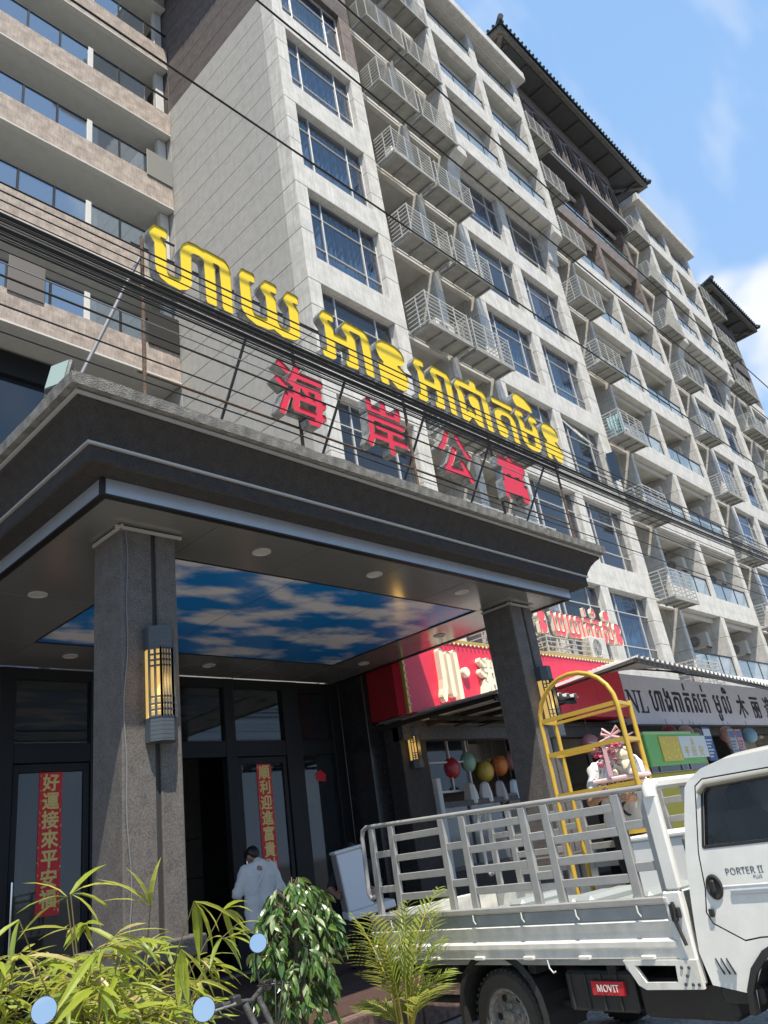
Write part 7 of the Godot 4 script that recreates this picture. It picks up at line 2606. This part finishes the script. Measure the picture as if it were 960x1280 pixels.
func fig_tree(at: Vector3):
	var r := RandomNumberGenerator.new()
	r.seed = 99
	var o := thing("fig_tree", "small weeping fig with drooping dark green leaves before the man in the white shirt", "tree", at)
	pot(o, at, 0.26, 0.4)
	var tr := MB.new()
	tr.tube([at + V(0, 0.34, 0), at + V(0.02, 0.6, 0.01), at + V(-0.01, 0.85, 0), at + V(0.0, 1.1, 0.0), at + V(0.02, 1.3, 0)], [0.026, 0.022, 0.019, 0.013, 0.005], 8)
	tr.tube([at + V(0.03, 0.34, 0.03), at + V(-0.02, 0.6, -0.01), at + V(0.03, 0.9, 0.02), at + V(-0.08, 1.2, 0.0)], [0.018, 0.016, 0.012, 0.005], 8)
	var protos := [leaf_mesh(0.085, 0.04, 0.3, 0.3), leaf_mesh(0.07, 0.034, 0.5, 0.2), leaf_mesh(0.096, 0.042, 0.2, 0.4)]
	var fresh := leaf_mat(lin(0.075, 0.145, 0.03), 0.5)
	fresh.roughness = 0.32
	var mats := [M.fig_leaf, fresh, M.fig_pale]
	var shared := {}
	for p in 3:
		for q in 3:
			shared[p * 3 + q] = protos[p].done(mats[q])
	var spots := []
	for b in 96:
		var a := r.randf_range(0, TAU)
		var h := r.randf_range(0.55, 1.38)
		var reach := (0.32 if h < 1.1 else 0.32 * sqrt(maxf(0.06, 1.0 - pow((h - 1.1) / 0.3, 2.0)))) * r.randf_range(0.55, 1.05)
		if h < 0.75:
			reach *= 0.75
		var p0 := at + V(0, h - 0.04, 0)
		var p1 := p0 + V(cos(a) * reach * 0.6, 0.09, sin(a) * reach * 0.6)
		var p2 := p0 + V(cos(a) * reach, 0.02, sin(a) * reach)
		var p3 := p2 + V(cos(a) * 0.03, -r.randf_range(0.08, 0.2), sin(a) * 0.03)
		tr.tube([p0, p1, p2, p3], [0.006, 0.004, 0.003, 0.001], 4, false)
		for k in 19:
			var f := r.randf()
			var p := p1.lerp(p2, f * 2.0) if f < 0.5 else p2.lerp(p3, f * 2.0 - 1.0)
			var fa := a + r.randf_range(-1.6, 1.6)
			spots.append([p, V(cos(fa) * 0.7, r.randf_range(-1.3, -0.15), sin(fa) * 0.7), r.randf_range(-0.9, 0.9), r.randf_range(0.75, 1.2)])
	# a low side branch reaching left
	var q0 := at + V(-0.02, 0.82, 0.0)
	var q1 := at + V(-0.42, 0.98, 0.06)
	tr.tube([q0, q0.lerp(q1, 0.5) + V(0, 0.06, 0), q1], [0.006, 0.004, 0.002], 4, false)
	for k in 34:
		spots.append([q0.lerp(q1, r.randf_range(0.35, 1.05)) + V(0, 0.02, 0), V(r.randf_range(-0.8, 0.4), r.randf_range(-1.3, -0.3), r.randf_range(-0.6, 0.6)), r.randf_range(-0.9, 0.9), r.randf_range(0.8, 1.2)])
	part(o, "trunk", tr, M.bark)
	spots.sort_custom(func(a, b): return a[0].z - a[0].x * 0.7 > b[0].z - b[0].x * 0.7)
	var rest := [MB.new(), MB.new(), MB.new()]
	for i in spots.size():
		var e: Array = spots[i]
		var kind := r.randi() % 3
		var tone := 0 if r.randf() < 0.5 else (1 if r.randf() < 0.65 else 2)
		var xf := Transform3D(aim(e[1], e[2]).scaled_local(Vector3.ONE * e[3]), e[0])
		if i < 220:
			var m := MeshInstance3D.new()
			m.name = "leaf"
			m.mesh = shared[kind * 3 + tone]
			o.add_child(m, true)
			m.transform = Transform3D(xf.basis, xf.origin - at)
		else:
			add_mesh(rest[tone], protos[kind], xf)
	for tone in 3:
		stuff(part(o, "foliage", rest[tone], mats[tone]))

func palm(at: Vector3):
	var r := RandomNumberGenerator.new()
	r.seed = 1234
	var o := thing("areca_palm", "young feather palm with yellow stalks before the truck's rear wheel", "palm", at)
	pot(o, at, 0.22, 0.36)
	for i in 15:
		var a := TAU * i / 15.0 * 2.4 + r.randf_range(-0.3, 0.3)
		var l := r.randf_range(0.7, 1.13) if i < 11 else r.randf_range(0.35, 0.6)
		var out := r.randf_range(0.18, 0.5) if i < 11 else r.randf_range(0.6, 0.95)
		var base := at + V(cos(a), 0, sin(a)) * 0.05 + V(0, 0.32, 0)
		var pts := []
		for k in 9:
			var f := k / 8.0
			pts.append(base + V(cos(a) * out * l * f * f, l * (f - 0.30 * out * f * f * f), sin(a) * out * l * f * f))
		var rib := MB.new()
		rib.tube(pts, [0.009, 0.008, 0.007, 0.006, 0.005, 0.004, 0.003, 0.002, 0.001], 5, false)
		var fr := part(o, "frond", rib, M.palm_stem)
		var lf := MB.new()
		for k in 17:
			var f := 0.36 + 0.63 * k / 16.0
			var x := f * 8.0
			var i0 := mini(int(x), 7)
			var p: Vector3 = pts[i0].lerp(pts[i0 + 1], x - i0)
			var d: Vector3 = (pts[i0 + 1] - pts[i0]).normalized()
			var side := d.cross(V(-sin(a), 0.35, cos(a)) if absf(d.y) > 0.9 else Vector3.UP).normalized()
			for s in [-1.0, 1.0]:
				var len := 0.23 * sin(PI * (0.18 + 0.8 * (f - 0.36) / 0.66)) * r.randf_range(0.85, 1.1) + 0.03
				var dir: Vector3 = (side * s * 0.85 + d * 0.75 + V(0, r.randf_range(-0.1, 0.2), 0)).normalized()
				var lm := leaf_mesh(len, 0.021, 0.22, 0.35, 3)
				add_mesh(lf, lm, Transform3D(aim(dir, s * 0.4), p))
		piece(fr, "leaflets", lf, M.palm_leaf)

func build_plants():
	bamboo(V(1.68, 0, -4.6), "bushy yellow green bamboo at the left edge, below the left door banner", 1.44, 13, 5, 0.38)
	bamboo(V(2.2, 0, -4.35), "middle clump of yellow green bamboo, with one tall shoot across the red banner", 1.38, 11, 17, 0.36, [[V(2.02, 1.63, -4.3), V(-0.7, 0.15, 0.2), 3], [V(2.04, 1.64, -4.3), V(0.75, 0.12, -0.25), 4], [V(1.78, 1.56, -4.3), V(-0.5, -0.45, 0.2), 2]])
	bamboo(V(2.68, 0, -4.8), "yellow green bamboo clump in front of the left column, its sprays drooping to the right", 1.44, 12, 29, 0.40, [[V(2.78, 1.5, -4.3), V(0.6, -0.5, -0.2), 5], [V(2.62, 1.28, -4.2), V(0.25, -0.9, 0.0), 6], [V(3.08, 1.42, -4.45), V(0.8, -0.15, -0.4), 6], [V(2.5, 1.52, -4.3), V(-0.3, 0.5, 0.0), 4]])
	fig_tree(V(4.0, 0.1, -4.9))
	palm(V(4.72, 0.0, -4.62))

# ------------------------------------------------------------------ motorbikes, of which the handlebars reach into view
func mirror_on(o: Node3D, at: Vector3, foot: Vector3, nrm: Vector3, r: float):
	var m := MB.new()
	m.lathe(at, nrm, [[0.0, -0.02], [r * 0.7, -0.018], [r * 1.05, -0.004], [r * 1.06, 0.003], [r, 0.003]], 24)
	m.tube([foot, foot.lerp(at, 0.5) + V(0.0, 0.0, -0.03), at - nrm.normalized() * 0.015], 0.006, 6)
	var p := part(o, "mirror", m, M.plastic)
	var g := MB.new()
	g.lathe(at, nrm, [[r, 0.0035], [0.0, 0.0035]], 24)
	piece(p, "mirror_glass", g, M.mirror)

func bike(label: String, bar: Vector3, a: float, tall: float, body_mat, turn: float) -> Node3D:
	# bar: middle of the handlebar; a: heading angle of the front wheel in the ground plane
	var f := V(sin(a), 0, cos(a))
	var s := V(cos(a), 0, -sin(a))
	var o := thing("motorbike", label, "motorbike", V(bar.x, 0, bar.z))
	var hb := MB.new()
	hb.tube([bar - s * 0.36 - f * 0.10 + V(0, -0.01, 0), bar - s * 0.2 - f * 0.02, bar + V(0, -0.03, 0), bar + s * 0.2 - f * 0.02, bar + s * 0.36 - f * 0.10 + V(0, -0.01, 0)], 0.012, 8)
	part(o, "handlebar", hb, M.steel)
	for k in [-1.0, 1.0]:
		var g := MB.new()
		g.tube([bar + s * k * 0.25 - f * 0.045, bar + s * k * 0.37 - f * 0.105 + V(0, -0.01, 0)], 0.018, 10)
		part(o, "grip", g, M.black)
		var lv := MB.new()
		lv.tube([bar + s * k * 0.2 + V(0, 0, 0), bar + s * k * 0.25 + f * 0.03, bar + s * k * 0.38 - f * 0.03], 0.006, 6)
		part(o, "brake_lever", lv, M.red_plastic if body_mat == M.red_plastic else M.rim)
		var cl := MB.new()
		cl.cbox(bar + s * k * 0.19 - V(0.025, 0.02, 0.025), bar + s * k * 0.19 + V(0.025, 0.03, 0.025), 0.008)
		part(o, "switch_block", cl, M.plastic)
	var cb := MB.new()
	for k in 3:
		cb.tube([bar + s * (0.18 - 0.05 * k) + V(0, 0.02, 0), bar + f * (0.16 + 0.02 * k) + V(0, 0.06 - 0.02 * k, 0) + s * (0.05 * k - 0.05), bar + f * 0.12 + V(0, -0.2, 0)], 0.0045, 5)
	part(o, "control_cables", cb, M.cable)
	var head := MB.new()
	head.ball(bar + f * 0.05 + V(0, -0.2, 0), V(0.055, 0.065, 0.055), 10, 16)
	part(o, "headlight", head, M.plastic)
	var axle := V(bar.x, 0.29, bar.z) + f * 0.36
	var fk := MB.new()
	for k in [-1.0, 1.0]:
		fk.tube([axle + s * k * 0.08, bar + s * k * 0.08 + V(0, -0.03, 0)], 0.018, 8)
	part(o, "fork", fk, M.steel)
	var rear := V(bar.x, 0.29, bar.z) - f * 0.9
	for w in [axle, rear]:
		var t := MB.new()
		t.lathe(w, s, [[0.215, -0.04], [0.27, -0.042], [0.29, -0.02], [0.29, 0.02], [0.27, 0.042], [0.215, 0.04], [0.215, -0.04]], 28)
		var tn := part(o, "wheel", t, M.rubber)
		var sp := MB.new()
		for i in 6:
			var b := TAU * i / 6
			sp.bar(w, w + (f * cos(b) + V(0, sin(b), 0)) * 0.22, 0.02)
		piece(tn, "spokes", sp, M.rim)
	var bd := MB.new()
	nets([[bar - f * 0.02 + V(0, -0.3, 0), bar - f * 0.25 + V(0, -0.42, 0), 0.09, 0.14], [bar - f * 0.25 + V(0, -0.42, 0), rear + V(0, 0.42, 0) + f * 0.1, 0.13, 0.11], [axle + V(0, 0.32, 0) + f * 0.15, axle + V(0, 0.33, 0) - f * 0.2, 0.06, 0.07], [bar - f * 0.1 + V(0, -0.5, 0), rear + f * 0.2 + V(0, 0.06, 0), 0.10, 0.09]], 0.025, 0.05, bd)
	part(o, "body", bd, body_mat)
	var seat := MB.new()
	seat.tube([bar - f * 0.32 + V(0, -0.28, 0), bar - f * 0.6 + V(0, -0.26, 0), bar - f * 1.0 + V(0, -0.22, 0)], [0.09, 0.12, 0.09], 10)
	part(o, "seat", seat, M.plastic)
	return o

func build_motorbikes():
	var a := bike("black motorbike whose right grip and round mirror stand before the weeping fig", V(2.76, 1.04, -3.78), 0.51, 1.0, M.plastic, 0.0)
	mirror_on(a, V(2.915, 1.25, -3.9), V(2.93, 1.06, -3.93), V(-0.5, 0.12, 0.8), 0.046)
	mirror_on(a, V(2.37, 1.06, -3.62), V(2.5, 1.0, -3.62), V(-0.5, 0.12, 0.8), 0.05)
	var b := bike("scooter with red brake lever, its mirrors below the bamboo at the bottom edge", V(1.46, 1.02, -3.86), 3.05, 1.0, M.red_plastic, 0.0)
	mirror_on(b, V(1.74, 1.19, -3.9), V(1.66, 1.04, -3.86), V(-0.35, 0.12, 0.85), 0.052)
	mirror_on(b, V(1.19, 1.205, -3.9), V(1.28, 1.04, -3.86), V(-0.35, 0.12, 0.85), 0.052)
